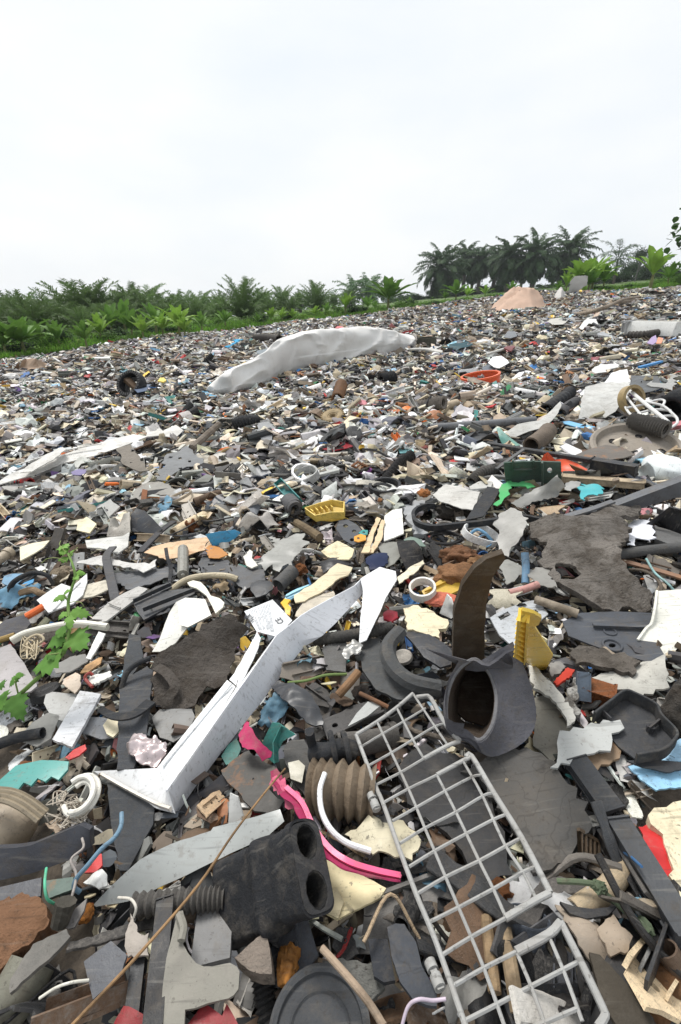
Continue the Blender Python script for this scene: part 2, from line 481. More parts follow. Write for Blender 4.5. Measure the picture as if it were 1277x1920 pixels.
# ------------------------------------------------------------------ ground sheet
def soil_mat(name, c1, c2, sc):
    m, nt, N, L = nodes_new(name)
    out = N('ShaderNodeOutputMaterial'); bs = N('ShaderNodeBsdfPrincipled'); tc = N('ShaderNodeTexCoord')
    n = N('ShaderNodeTexNoise'); n.inputs['Scale'].default_value = sc; n.inputs['Detail'].default_value = 10; n.inputs['Roughness'].default_value = .75
    L(tc.outputs['Object'], n.inputs['Vector'])
    cr = N('ShaderNodeValToRGB'); cr.color_ramp.elements[0].position = .35; cr.color_ramp.elements[0].color = (*c1, 1)
    cr.color_ramp.elements[1].position = .65; cr.color_ramp.elements[1].color = (*c2, 1)
    L(n.outputs['Fac'], cr.inputs[0]); L(cr.outputs[0], bs.inputs['Base Color']); bs.inputs['Roughness'].default_value = .95
    b = N('ShaderNodeBump'); b.inputs['Strength'].default_value = .8; b.inputs['Distance'].default_value = .01
    L(n.outputs['Fac'], b.inputs['Height']); L(b.outputs[0], bs.inputs['Normal']); L(bs.outputs[0], out.inputs[0]); return m
def build_ground():
    nA = 300; rs = [0.0]
    r = .06
    while r < 430: rs.append(r); r *= 1.045
    v = []; f = []; mi = []
    for r in rs:
        for i in range(nA):
            t = 2 * math.pi * i / nA; v.append((r * math.sin(t), r * math.cos(t)))
    a = np.array(v); x, y = a[:, 0], a[:, 1]
    s = np.where(np.abs(y) > 1e-6, x / np.where(np.abs(y) < 1e-6, 1e-6, y), 9)
    tip = (y < edge(np.clip(s, -1.2, 1.2)) + .2) & (np.hypot(x, y) < 27)
    z = Tz(x, y) + np.where(tip, bump(x, y), 0) - .035
    vv = [(float(p), float(q), float(w)) for p, q, w in zip(x, y, z)]
    for k in range(len(rs) - 1):
        for i in range(nA):
            j = (i + 1) % nA
            f.append((k * nA + i, k * nA + j, (k + 1) * nA + j, (k + 1) * nA + i)); mi.append(0 if tip[(k + 1) * nA + i] else 1)
    me = bpy.data.meshes.new('ground'); me.from_pydata(vv, [], f); me.update()
    bm = bmesh.new(); bm.from_mesh(me); bmesh.ops.recalc_face_normals(bm, faces=bm.faces[:]); 
    if bm.faces[len(bm.faces) // 2].normal.z < 0: bmesh.ops.reverse_faces(bm, faces=bm.faces[:])
    bm.to_mesh(me); bm.free()
    me.materials.append(soil_mat('tip_soil', (.035, .028, .022), (.15, .12, .09), 18))
    me.materials.append(soil_mat('grass_soil', (.05, .09, .02), (.10, .16, .035), 1.3))
    me.polygons.foreach_set('material_index', mi)
    o = link('ground', me); tag(o, kind='structure')
build_ground()

# ------------------------------------------------------------------ numpy triangle soup -> mesh with a colour per vertex
def soup(name, V, T, C, mat, smooth=False):
    me = bpy.data.meshes.new(name)
    me.vertices.add(len(V)); me.vertices.foreach_set('co', np.ascontiguousarray(V, dtype=np.float32).ravel())
    me.loops.add(len(T) * 3); me.loops.foreach_set('vertex_index', np.ascontiguousarray(T, dtype=np.int32).ravel())
    me.polygons.add(len(T)); me.polygons.foreach_set('loop_start', np.arange(0, len(T) * 3, 3, dtype=np.int32))
    me.update(calc_edges=True)
    if smooth: me.shade_smooth()
    else: me.shade_flat()
    if C is not None:
        at = me.color_attributes.new('col', 'FLOAT_COLOR', 'POINT')
        c4 = np.ones((len(V), 4), np.float32); c4[:, :3] = C; at.data.foreach_set('color', c4.ravel())
    me.materials.append(M[mat]); return me
def tris(g):
    t = []
    for q in g[1]:
        for i in range(1, len(q) - 1): t.append((q[0], q[i], q[i + 1]))
    return np.array([tuple(p) for p in g[0]], dtype=np.float64), np.array(t, dtype=np.int64)
def scatter(templates, pick, pos, rot, scl, col):
    """many copies of small template meshes: rot (n,3,3), scl (n,3)"""
    Vs, Ts, Cs = [], [], []; off = 0
    for k, (tv, tt) in enumerate(templates):
        ix = np.where(pick == k)[0]
        if not len(ix): continue
        loc = tv[None] * scl[ix][:, None, :]
        w = np.einsum('nij,nvj->nvi', rot[ix], loc) + pos[ix][:, None, :]
        n, m = w.shape[:2]
        Vs.append(w.reshape(-1, 3)); Ts.append((tt[None] + (np.arange(n) * m)[:, None, None]).reshape(-1, 3) + off)
        Cs.append(np.repeat(col[ix], m, axis=0)); off += n * m
    return np.concatenate(Vs), np.concatenate(Ts), np.concatenate(Cs)
def rotm(yaw, pitch, roll):
    cy, sy, cp, sp, c, s = np.cos(yaw), np.sin(yaw), np.cos(pitch), np.sin(pitch), np.cos(roll), np.sin(roll)
    Z = np.zeros_like(cy); O = np.ones_like(cy)
    A = np.stack([np.stack([cy, -sy, Z], -1), np.stack([sy, cy, Z], -1), np.stack([Z, Z, O], -1)], -2)
    B = np.stack([np.stack([O, Z, Z], -1), np.stack([Z, cp, -sp], -1), np.stack([Z, sp, cp], -1)], -2)
    D = np.stack([np.stack([c, Z, s], -1), np.stack([Z, O, Z], -1), np.stack([-s, Z, c], -1)], -2)
    return A @ B @ D

# ------------------------------------------------------------------ verge: grass and creeping ground cover (uncountable)
def verge():
    n = 150000
    s = nr.uniform(-.86, .84, n); D = edge(s); u = nr.rand(n) ** 1.6
    y = D + .05 + u * np.where(s < -.05, 9, 13); x = s * y
    clump = np.sin(x * 1.9 + 1) * np.sin(y * 1.4 + 2) + .6 * np.sin(x * 4.1 - y * 2.3) + .4 * np.sin(x * .7 + y * .5)
    near = (y - D) / 4.0
    left = np.clip(-s * 3, 0, 1)
    hh = (.10 + .22 * np.clip(clump, -.3, 1.2)) * np.clip(near * 1.6, .18, 1) * (.55 + .75 * left) + .03
    hh = np.maximum(hh, .05)
    z = Tz(x, y) - .03 + nr.rand(n) ** .6 * hh
    lf = [(np.array([(0, 0, 0), (.3, .5, .12), (0, 1, 0), (-.3, .5, .12)], float), np.array([(0, 1, 2), (0, 2, 3)])),
          (np.array([(-.05, 0, 0), (.05, 0, 0), (.03, .6, .3), (0, 1, .35)], float), np.array([(0, 1, 2), (0, 2, 3)]))]
    pick = (nr.rand(n) < .4).astype(int)
    sc = nr.uniform(.045, .12, n) * np.where(pick == 1, 1.9, 1)
    rot = rotm(nr.uniform(0, 6.28, n), np.where(pick == 1, nr.uniform(.6, 1.5, n), nr.uniform(-.7, .9, n)), nr.uniform(-.6, .6, n))
    base = np.array([(.14, .31, .04), (.19, .38, .05), (.07, .16, .03), (.19, .28, .06), (.12, .18, .05)])[nr.choice(5, n, p=[.35, .25, .2, .12, .08])]
    base = base * nr.uniform(.75, 1.2, (n, 1)) * (1 + .25 * np.clip(clump, -1, 1))[:, None]
    V, T, C = scatter(lf, pick, np.stack([x, y, z], -1), rot, np.stack([sc, sc, sc], -1), base)
    o = link('grass', soup('grass', V, T, C, 'leafa')); tag(o, 'low green grass and creeping ground cover along the far edge of the waste', 'grass', kind='stuff')
verge()

# ------------------------------------------------------------------ palms
def frond(v, f, org, az, el, Lr, droop, seed, leaf_l=.9, nl=30, wid=.07, sparse=0, vee=0.0, dexp=1.5):
    r = random.Random(seed)
    d = Vector((math.cos(az), math.sin(az), 0)); side = Vector((-math.sin(az), math.cos(az), 0))
    p = Vector(org); pts = [p.copy()]; dirs = []; n = 12
    for i in range(n):
        t = (i + .5) / n; e = el - droop * t ** dexp
        dr = d * math.cos(e) + Vector((0, 0, 1)) * math.sin(e); dirs.append(dr); p = p + dr * (Lr / n); pts.append(p.copy())
    # rachis
    k = len(v)
    for i, q in enumerate(pts):
        w = .05 * (1 - .85 * i / n); v += [q + side * w, q - side * w, q + Vector((0, 0, w))]
    for i in range(n):
        a = k + i * 3
        for j in range(3): f.append((a + j, a + (j + 1) % 3, a + 3 + (j + 1) % 3, a + 3 + j))
    for i in range(nl):
        t = .12 + .88 * (i + r.random() * .6) / nl
        if r.random() < sparse: continue
        x = t * n; j = min(int(x), n - 1); q = pts[j].lerp(pts[j + 1], x - j); dr = dirs[j]; up = dr.cross(side) if dr.cross(side).z > 0 else side.cross(dr)
        ll = leaf_l * (.35 + .65 * math.sin(math.pi * min(1, t * .85 + .12))) * r.uniform(.8, 1.1)
        for sg in (-1, 1):
            lift = r.uniform(-.35, .5) + vee
            ld = (side * sg * math.cos(lift) + up * math.sin(lift) + dr * (.45 + .5 * t)).normalized()
            m = q + ld * ll * .5; tip = m + (ld * .8 + Vector((0, 0, -.75 + vee))).normalized() * ll * .5
            wv = dr.cross(ld).cross(ld).normalized() * wid * .5
            k = len(v); v += [q + wv * .5, q - wv * .5, m - wv, m + wv, tip]
            f += [(k, k + 1, k + 2, k + 3), (k + 3, k + 2, k + 4)]
def palm_crown(seed, nf, L, leaf, el0=1.35, el1=-.35, droop=1.35, nl=30, wid=.075, sparse=.05, vee=0.0, dexp=1.5):
    r = random.Random(seed); v, f = [], []
    for i in range(nf):
        t = i / nf; az = i * 2.39996 + r.uniform(-.2, .2)
        el = el0 + (el1 - el0) * t ** .9 + r.uniform(-.12, .12)
        frond(v, f, (math.cos(az) * .15, math.sin(az) * .15, (1 - t) * .25), az, el, L * r.uniform(.85, 1.1) * (.75 + .25 * math.sin(math.pi * min(1, t + .25))), droop * r.uniform(.7, 1.15), seed * 100 + i, leaf, nl, wid, sparse, vee, dexp)
    return v, f
def trunk_geom(h, r0, r1, seed):
    v, f = [], []; n = 10; m = max(5, int(h / .45)); r = random.Random(seed)
    path = [Vector((math.sin(i * .5 + seed) * .04, math.cos(i * .37) * .04, h * i / m)) for i in range(m + 1)]
    sc = [(r0 + (r1 - r0) * i / m) * (1 + .13 * (i % 2)) for i in range(m + 1)]
    return sweep(path, circ(1, n), sc)
def lib(name, geom, mat):
    me = bpy.data.meshes.new(name); me.from_pydata([tuple(p) for p in geom[0]], [], [tuple(q) for q in geom[1]]); me.update(); me.materials.append(M[mat]); return me
TALL = [lib('crown', palm_crown(s, nf, 4.5, 1.05, 1.4, -1.1, 1.35, 36, .15), 'leaf') for s, nf in ((1, 52), (2, 48), (3, 56))]
YOUNG = [lib('crown', palm_crown(s, nf, 4.3, .8, 1.5, .25, dr, 42, .085, .05, .35, 2.3), 'leaf') for s, nf, dr in ((11, 36, 1.0), (12, 32, .75), (13, 38, 1.15), (14, 34, .9))]
FAR = [lib('crown', palm_crown(s, nf, 4.3, 1.0, 1.4, -.2, 1.4, 14, .2), 'leaf') for s, nf in ((21, 24), (22, 26))]
THIN = [lib('crown', palm_crown(31, 15, 2.6, .7, 1.4, -.5, 1.5, 24, .06, .2), 'leaf')]
TRK = {}
def palm(px, depth, ytop, kind, label, group, col, spread=1.0, rz=None, name='oil_palm', trunk_vis=None):
    top = PD(px, ytop, depth); gz = float(Tz(top.x, top.y)); h = top.z - gz
    base = Vector((top.x, top.y, gz))
    libm = {'tall': TALL, 'young': YOUNG, 'far': FAR, 'thin': THIN}[kind]
    me = libm[rng.randrange(len(libm))]
    zs = [q.co.z for q in me.vertices]; ct = max(zs)
    h += ct * (.03 if kind == 'young' else .13)
    sc = min(spread * 1.12, max(.3, (h - .3) / ct) )
    th = max(.3, h - ct * sc)
    key = round(th * 2) / 2 or .5
    if (key, kind) not in TRK: TRK[(key, kind)] = lib('trunk', trunk_geom(key, .32 if kind != 'thin' else .14, .26 if kind != 'thin' else .1, int(key * 2)), 'bark')
    o = root(name, label, 'palm', base, None, group); o.rotation_euler = (0, 0, rng.uniform(0, 6.28) if rz is None else rz)
    t = link('trunk', TRK[(key, kind)], (.11, .095, .08), (0, 0, 0), o); t.scale = (1, 1, th / key * 1.02)
    c = link('crown', me, col, (0, 0, th), o); c.scale = (sc, sc, sc)
    return o
DG = (.030, .062, .030)
def pc(k=1.0, warm=0.0): 
    e = rng.uniform(.8, 1.3) * k * 1.25; return ((.045 + warm * .03) * e, (.085 + warm * .035) * e, .036 * e)
tallp = [(832, 82, 457, 1.0, 'first tall oil palm at the open edge of the grove with a round drooping crown'),
         (876, 92, 459, .70, 'tall oil palm with a narrow upright crown beside the first palm of the grove'),
         (905, 88, 464, .72, 'tall oil palm in the grove standing over the dark shaded gap'),
         (934, 90, 462, .70, 'tall oil palm half hidden between two fuller crowns of the grove'),
         (962, 80, 448, .86, 'tall oil palm above the peach tarp mound with pale hanging lower fronds'),
         (1012, 78, 436, .9, 'tall oil palm with a clearly visible pale trunk in the middle of the grove'),
         (1046, 96, 470, .72, 'darker oil palm set back beside the tallest one'),
         (1078, 80, 430, .88, 'tallest oil palm at the inner end of the grove')]
for px, d, yt, sp, lb in tallp:
    palm(px, d, yt, 'tall', lb, 'tall oil palms of the grove', pc(.95), sp)
for i, (px, d, yt) in enumerate([(855, 104, 490), (890, 106, 484), (985, 106, 478), (1062, 106, 486), (948, 110, 494)]):
    palm(px, d, yt, 'tall', 'dark oil palm in the back row of the tall grove', 'back row of the tall grove', pc(.8), .72)
palm(1166, 62, 452, 'thin', 'lone thin palm with sparse drooping fronds beyond the banana clump', None, pc(.8), 1.05, name='thin_palm')
# shrubs and bananas use leaf sprays too
def shrub_geom(seed, n=1500, leaf=.16, flat=.8):
    r = np.random.RandomState(seed)
    cs = r.normal(0, .42, (9, 3)); cs[:, 2] = np.abs(cs[:, 2]) * flat + .15
    k = r.randint(0, 9, n); p = cs[k] + r.normal(0, 1, (n, 3)) * r.uniform(.12, .36, (9,))[k][:, None]
    p[:, 2] = np.abs(p[:, 2])
    lf = [(np.array([(0, 0, 0), (.32, .5, .1), (0, 1, -.1), (-.32, .5, .1)], float), np.array([(0, 1, 2), (0, 2, 3)]))]
    sc = r.uniform(.6, 1.3, n) * leaf
    rot = rotm(r.uniform(0, 6.28, n), r.uniform(-.9, .9, n), r.uniform(-.7, .7, n))
    c = np.tile((1, 1, 1), (n, 1)) * r.uniform(.6, 1.35, (n, 1))
    return scatter(lf, np.zeros(n, int), p, rot, np.stack([sc] * 3, -1), c)
def mk_shrub(seed, n, leaf, base):
    V, T, C = shrub_geom(seed, n, leaf); return soup('foliage', V, T, C * np.array(base), 'leafa')
SH = [mk_shrub(s, 1600, .15, (.11, .22, .04)) for s in (1, 2)] + [mk_shrub(3, 1600, .14, (.16, .29, .045))]
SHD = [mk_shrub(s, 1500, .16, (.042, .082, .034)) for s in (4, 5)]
STEM = lib('stem', sweep([Vector((0, 0, -.1)), Vector((.03, 0, .35)), Vector((0, .03, .8))], circ(.04, 6), [1, .8, .4]), 'bark')
def shrub(px, depth, ytop, wid_px, label, group, dark=False, name='shrub'):
    top = PD(px, ytop, depth); gz = float(Tz(top.x, top.y)); h = max(top.z - gz, .3)
    w = wid_px * mpp(top)
    o = root(name, label, 'shrub', Vector((top.x, top.y, gz)), None, group); o.rotation_euler = (0, 0, rng.uniform(0, 6.28))
    me = (SHD if dark else SH)[rng.randrange(2 if dark else 3)]
    c = link('foliage', me, (1, 1, 1), (0, 0, 0), o); c.scale = (w / 2.0, w / 2.0, h / 1.25)
    s = link('stem', STEM, (.1, .08, .05), (0, 0, 0), o); s.scale = (1, 1, h * .8)
    return o
# dark understory and far scrub below / beside the grove
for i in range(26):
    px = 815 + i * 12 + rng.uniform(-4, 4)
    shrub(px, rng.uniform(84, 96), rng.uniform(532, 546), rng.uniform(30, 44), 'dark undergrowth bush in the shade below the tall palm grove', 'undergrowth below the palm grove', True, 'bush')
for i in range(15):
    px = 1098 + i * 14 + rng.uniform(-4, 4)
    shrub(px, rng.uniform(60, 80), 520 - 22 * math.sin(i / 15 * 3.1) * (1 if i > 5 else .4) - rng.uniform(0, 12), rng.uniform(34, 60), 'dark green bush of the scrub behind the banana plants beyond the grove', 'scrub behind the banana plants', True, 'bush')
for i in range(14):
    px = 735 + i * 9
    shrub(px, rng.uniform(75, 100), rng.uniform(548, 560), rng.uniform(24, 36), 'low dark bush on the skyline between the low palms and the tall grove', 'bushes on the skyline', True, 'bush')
# young / mid oil palms of the plantation (photo px, depth, y of top)
lowp = [(8, 30, 548), (48, 27, 552), (88, 33, 545), (132, 36, 530), (165, 30, 528), (200, 38, 542), (238, 34, 534), (268, 40, 536), (300, 42, 548), (335, 44, 546),
        (22, 40, 545), (372, 46, 548), (412, 50, 548), (450, 38, 523), (490, 54, 544), (528, 56, 538), (560, 60, 546), (592, 58, 528), (625, 66, 550), (655, 70, 545),
        (110, 24, 570), (60, 21, 580), (180, 26, 565), (230, 26, 572), (310, 31, 568), (365, 34, 566), (410, 36, 560), (545, 44, 562), (505, 46, 560), (600, 50, 560), (650, 56, 562),
        (-25, 26, 556), (-60, 30, 548), (395, 40, 575), (455, 46, 562), (340, 36, 580), (150, 22, 590), (470, 42, 580)]
for i, (px, d, yt) in enumerate(lowp):
    near = d < 35
    if (px, yt) in ((132, 530), (450, 523), (592, 528), (200, 542), (335, 546), (48, 552)): d *= .8
    palm(px, d, yt - 3, 'young', None, 'low oil palms of the plantation', pc(1.2 if near else 1.4, .7), .62 + .38 * min(1, d / 45))
for i in range(20):
    px = -20 + i * 42 + rng.uniform(-12, 12); d = rng.uniform(75, 105)
    palm(px, d, (552 if px < 660 else 560) + rng.uniform(-5, 6), 'far', 'hazy oil palm on the plantation skyline behind the nearer palms', 'far oil palms on the skyline', pc(1.5), 1.0)
for px, d, yt in ((662, 80, 522), (688, 78, 518), (700, 84, 520)):
    palm(px, d, yt, 'far', 'far palm rising above the skyline behind the big banana plant', 'far palms behind the big banana plant', pc(1.4), .8)
lps = [o for o in COL.objects if o.get('group') == 'low oil palms of the plantation']
for o in lps:
    if 'label' not in o: o['label'] = 'low oil palm'

# ------------------------------------------------------------------ banana plants
def banana_geoms(seed, nl, up=1.0, L=1.0):
    r = random.Random(seed); v, f, c = [], [], []
    for i in range(nl):
        az = i * 2.4 + r.uniform(-.4, .4); t = i / nl
        el = (1.5 - .85 * t * up + r.uniform(-.1, .1)); LL = L * r.uniform(.8, 1.1); wd = .14 * L * r.uniform(.8, 1.15); drp = r.uniform(.4, 1.2) * (.25 + t)
        d = Vector((math.cos(az), math.sin(az), 0)); side = Vector((-math.sin(az), math.cos(az), 0)); p = Vector((d.x * .03, d.y * .03, .55 * L)); n = 11
        rows = []
        for k in range(n + 1):
            s = k / n; e = el - drp * s ** 1.8; dr = d * math.cos(e) + Vector((0, 0, 1)) * math.sin(e)
            w = 0.015 if s < .18 else wd * math.sin(math.pi * min(1, (s - .12) / .88)) ** .6
            if k == n: w = .004
            nn = side.cross(dr); nn = nn if nn.z > 0 else -nn
            fold = .38 + r.uniform(-.1, .1)
            rows.append((p.copy(), side, w, nn, fold)); p = p + dr * LL / n
        for sg in (-1, 1):
            for k in range(n):
                a, b = rows[k], rows[k + 1]
                tear = (r.random() < .22 and 3 < k < n - 1)
                wa, wb = a[2], b[2] * (.5 if tear else 1)
                q = len(v); v += [a[0], b[0], b[0] + b[1] * sg * wb + b[3] * wb * b[4] * sg * sg, a[0] + a[1] * sg * wa + a[3] * wa * a[4]]
                f.append((q, q + 1, q + 2, q + 3))
    st = sweep([Vector((0, 0, 0)), Vector((.01, 0, .3 * L)), Vector((0, .01, .62 * L))], circ(.07 * L, 8), [1.2, .9, .5])
    return (v, f), st
BAN = []
for s, nl, up, L in ((1, 11, 1.0, 1.3), (2, 13, 1.15, 1.3), (3, 10, .8, 1.3), (4, 16, 1.2, 1.3)):
    a, b = banana_geoms(s, nl, up, L); BAN.append((lib('leaves', a, 'leaf'), lib('pseudostem', b, 'bark'), max(p.z for p in a[0])))
def banana(px, depth, ytop, label, k=0, col=(.12, .24, .035), group=None, wide=1.0, stemcol=(.16, .17, .07)):
    top = PD(px, ytop, depth); gz = float(Tz(top.x, top.y)); h = top.z - gz
    o = root('banana_plant', label, 'banana plant', Vector((top.x, top.y, gz)), None, group); o.rotation_euler = (0, 0, rng.uniform(0, 6.28))
    a, b, zt = BAN[k % 4]; s = h / zt
    e = rng.uniform(.85, 1.15)
    x = link('leaves', a, tuple(q * e for q in col), (0, 0, 0), o); x.scale = (s * wide * 1.2, s * wide * 1.2, s)
    y = link('pseudostem', b, stemcol, (0, 0, 0), o); y.scale = (s, s, s)
    return o
BRT = (.22, .38, .06); MID = (.12, .24, .045)
bl = [(1238, 24.6, 460, 'large banana plant with upright bright leaves standing beside the burnt log', 2, BRT, 1.15), (1262, 27, 490, 'banana plant half behind the large one by the burnt log', 1, MID, 1),
      (1098, 30, 482, 'upper banana plant of the clump behind the upright white sheet', 3, BRT, 1.2), (1122, 31, 478, 'banana plant in the clump with broad leaves spread toward the thin palm', 1, BRT, 1.3), (1140, 30, 496, 'smaller banana plant on the outer side of the clump beside the white sheet', 0, MID, 1.1), (1110, 29, 505, 'banana plant at the foot of the clump behind the white sheet', 3, MID, 1.2),
      (1068, 29, 505, 'young banana plant with one upright pale leaf just before the white sheet', 2, BRT, .8), (1050, 30, 524, 'short banana plant between the peach tarp and the white sheet', 0, MID, 1),
      (858, 38, 524, 'banana plant below the first tall palm of the grove', 1, MID, 1.3), (878, 37, 534, 'banana plant in the row below the second tall palm', 0, BRT, 1.1), (912, 37, 532, 'banana plant standing alone before the shaded middle of the grove', 0, BRT, 1.0), (962, 36, 526, 'banana plant just behind the peach tarp mound', 2, MID, 1.0), (836, 38, 545, 'small banana plant at the foot of the first tall palm', 3, MID, 1.0),
      (730, 27, 517, 'big banana clump plant with brown dead leaves at its foot', 3, MID, 1.25), (768, 34, 556, 'little banana plant beside the big banana clump', 0, BRT, 1), (648, 26, 545, 'bright banana plant with broad upright leaves above the white sack', 2, BRT, 1.0), (690, 29, 552, 'darker banana plant between the bright one and the big clump', 1, MID, 1.0), (704, 31, 562, 'low banana plant tucked beside the big banana clump', 0, MID, 1.0),
      (590, 27, 572, 'small banana plant in the row behind the corrugated hose', 1, BRT, 1.2), (548, 25, 577, 'small banana plant in the middle of the row above the blue rag', 0, BRT, 1.1), (507, 24, 575, 'small banana plant in the row before the fan shaped oil palm', 2, BRT, 1.2), (482, 23, 585, 'low dark banana plant at the foot of the fan shaped oil palm', 1, MID, 1),
      (330, 19, 570, 'yellow green banana plant with a crowded crown by the verge', 3, BRT, 1.15), (342, 18, 590, 'short banana plant in front of the crowded yellow green one', 0, BRT, 1.2), (262, 18.5, 588, 'banana plant with five stiff spread leaves behind the verge', 0, BRT, 1.3), (200, 22, 566, 'banana plant in front of the taller palms with pale upright leaves', 2, MID, 1.0), (285, 22, 566, 'banana plant showing above the stiff leaved one', 1, MID, 1.1),
      (152, 15.8, 598, 'banana plant standing right at the edge of the waste', 0, MID, 1.2), (28, 15, 592, 'large dense banana clump plant behind the tan cloth', 3, MID, 1.35), (-6, 14.5, 600, 'banana plant cut by the picture border behind the tan cloth', 1, MID, 1.3), (60, 17, 598, 'banana plant on the inner side of the dense clump', 2, MID, 1.1), (225, 24, 560, 'dark banana plant among the plantation palms', 1, MID, 1)]
EXTRA_B = [(100, 17, 596, 'thin banana plant between the dense clump and the edge plant', 2, MID, 1.1), (180, 19, 585, 'banana plant behind the edge plant with upright leaves', 0, BRT, 1.1), (240, 20, 578, 'slim banana plant beside the pale upright leaved one', 2, MID, 1.1), (300, 19.5, 584, 'slim banana plant before the crowded yellow green one', 1, BRT, 1.0),
      (375, 21, 582, 'banana plant past the crowded yellow green one', 0, MID, 1.1), (420, 23, 580, 'banana plant before the fan shaped oil palm, nearer the crowded one', 3, MID, 1.0), (528, 25, 575, 'banana plant between the two small ones of the row', 1, BRT, 1.0), (612, 27, 566, 'banana plant just before the bright broad leaved one', 2, MID, 1.0)]
for px, d, yt, lb, k, c, w in bl + EXTRA_B: banana(px, d, yt, lb, k, c, 'banana plants along the verge', w)
for i in range(60):
    s = -20 + i * 13.4; D = float(edge((s - 638) / 905)); d = D + rng.uniform(1.2, 5)
    b = pix(Vector(((s - 638) / 905 * d, d, float(Tz((s - 638) / 905 * d, d)))))[1]
    shrub(s, d, b - rng.uniform(14, 34) * (18 / d), rng.uniform(44, 76) * 18 / d, 'low leafy bush in the green verge along the waste', 'low bushes along the verge', rng.random() < .25)
for i in range(26):
    s = 800 + i * 19; D = float(edge((s - 638) / 950)); d = D + rng.uniform(2, 9)
    b = pix(Vector(((s - 638) / 950 * d, d, float(Tz((s - 638) / 950 * d, d)))))[1]
    shrub(s, d, b - rng.uniform(9, 17), rng.uniform(30, 50), 'low leafy bush on the green bank behind the waste', 'low bushes on the green bank', rng.random() < .2)
# wispy small tree behind the thin palm
def wispy():
    b = PD(1186, 545, 66); b.z = float(Tz(b.x, b.y)); o = root('wispy_tree', 'small wispy tree with thin bare looking twigs beside the thin palm', 'tree', b)
    r = random.Random(5); tv = join(); segs = []; tips = []
    top = PD(1190, 460, 66).z - b.z
    def br(p, d, L, rad, lv):
        q = p + d * L; segs.append(sweep([p, p.lerp(q, .5) + Vector((r.uniform(-.1, .1), 0, .05)), q], circ(rad, 5), [1, .8, .6]))
        if lv == 0: tips.append(q); return
        for k in range(4):
            nd = (d + Vector((r.uniform(-1, 1), r.uniform(-1, 1), r.uniform(-.1, .5)))).normalized(); br(p.lerp(q, r.uniform(.5, 1)), nd, L * .62, rad * .55, lv - 1)
    br(Vector((0, 0, 0)), Vector((.05, 0, 1)), top * .45, .10, 4)
    g = join(*segs); o2 = link('trunk', lib('trunk', g, 'bark'), (.12, .12, .11), (0, 0, 0), o)
    n = len(tips) * 7; r2 = np.random.RandomState(3); t = np.array([tuple(p) for p in tips]); p = np.repeat(t, 7, 0) + r2.normal(0, .25, (n, 3))
    lf = [(np.array([(0, 0, 0), (.3, .5, .1), (0, 1, 0), (-.3, .5, .1)], float), np.array([(0, 1, 2), (0, 2, 3)]))]
    V, T, C = scatter(lf, np.zeros(n, int), p, rotm(r2.uniform(0, 6, n), r2.uniform(-1, 1, n), r2.uniform(-1, 1, n)), np.full((n, 3), .16), np.tile((.05, .08, .04), (n, 1)))
    link('crown', soup('crown', V, T, C, 'leafa'), (1, 1, 1), (0, 0, 0), o)
wispy()
# leafy branch tip at the picture border, high up: a broad leaved tree standing just outside
def border_tree():
    b = PD(1335, 548, 16); b.z = float(Tz(b.x, b.y)); o = root('broadleaf_tree', 'broad leaved tree whose leaf tips hang in from the picture border above the banana plant', 'tree', b)
    tip = PD(1290, 432, 16) - b; g = join(sweep([Vector((0, 0, 0)), Vector((.1, 0, 2)), Vector((.1, 0, tip.z + .8))], circ(.14, 8), [1, .8, .5]), sweep([Vector((.1, 0, tip.z - .2)), tip * .5 + Vector((0, 0, tip.z * .5 + .15)), tip], circ(.04, 6), [1, .8, .4]))
    link('trunk', lib('trunk', g, 'bark'), (.1, .08, .06), (0, 0, 0), o)
    n = 420; r2 = np.random.RandomState(8); p = np.array(tuple(tip)) + np.array((.55, 0, .1)) + r2.normal(0, 1, (n, 3)) * (.42, .5, .42)
    p = p[(p[:, 0] > tip.x - .05)]
    n = len(p); lf = [(np.array([(0, 0, 0), (.3, .2, .05), (.36, .6, 0), (0, 1, -.1), (-.36, .6, 0), (-.3, .2, .05)], float), np.array([(0, 1, 2), (0, 2, 3), (0, 3, 4), (0, 4, 5)]))]
    V, T, C = scatter(lf, np.zeros(n, int), p, rotm(r2.uniform(0, 6, n), r2.uniform(-.8, .2, n), r2.uniform(-.6, .6, n)), np.full((n, 3), .26), np.tile((.05, .11, .03), (n, 1)) * r2.uniform(.7, 1.2, (n, 1)))
    link('crown', soup('crown', V, T, C, 'leafa'), (1, 1, 1), (0, 0, 0), o)
border_tree()
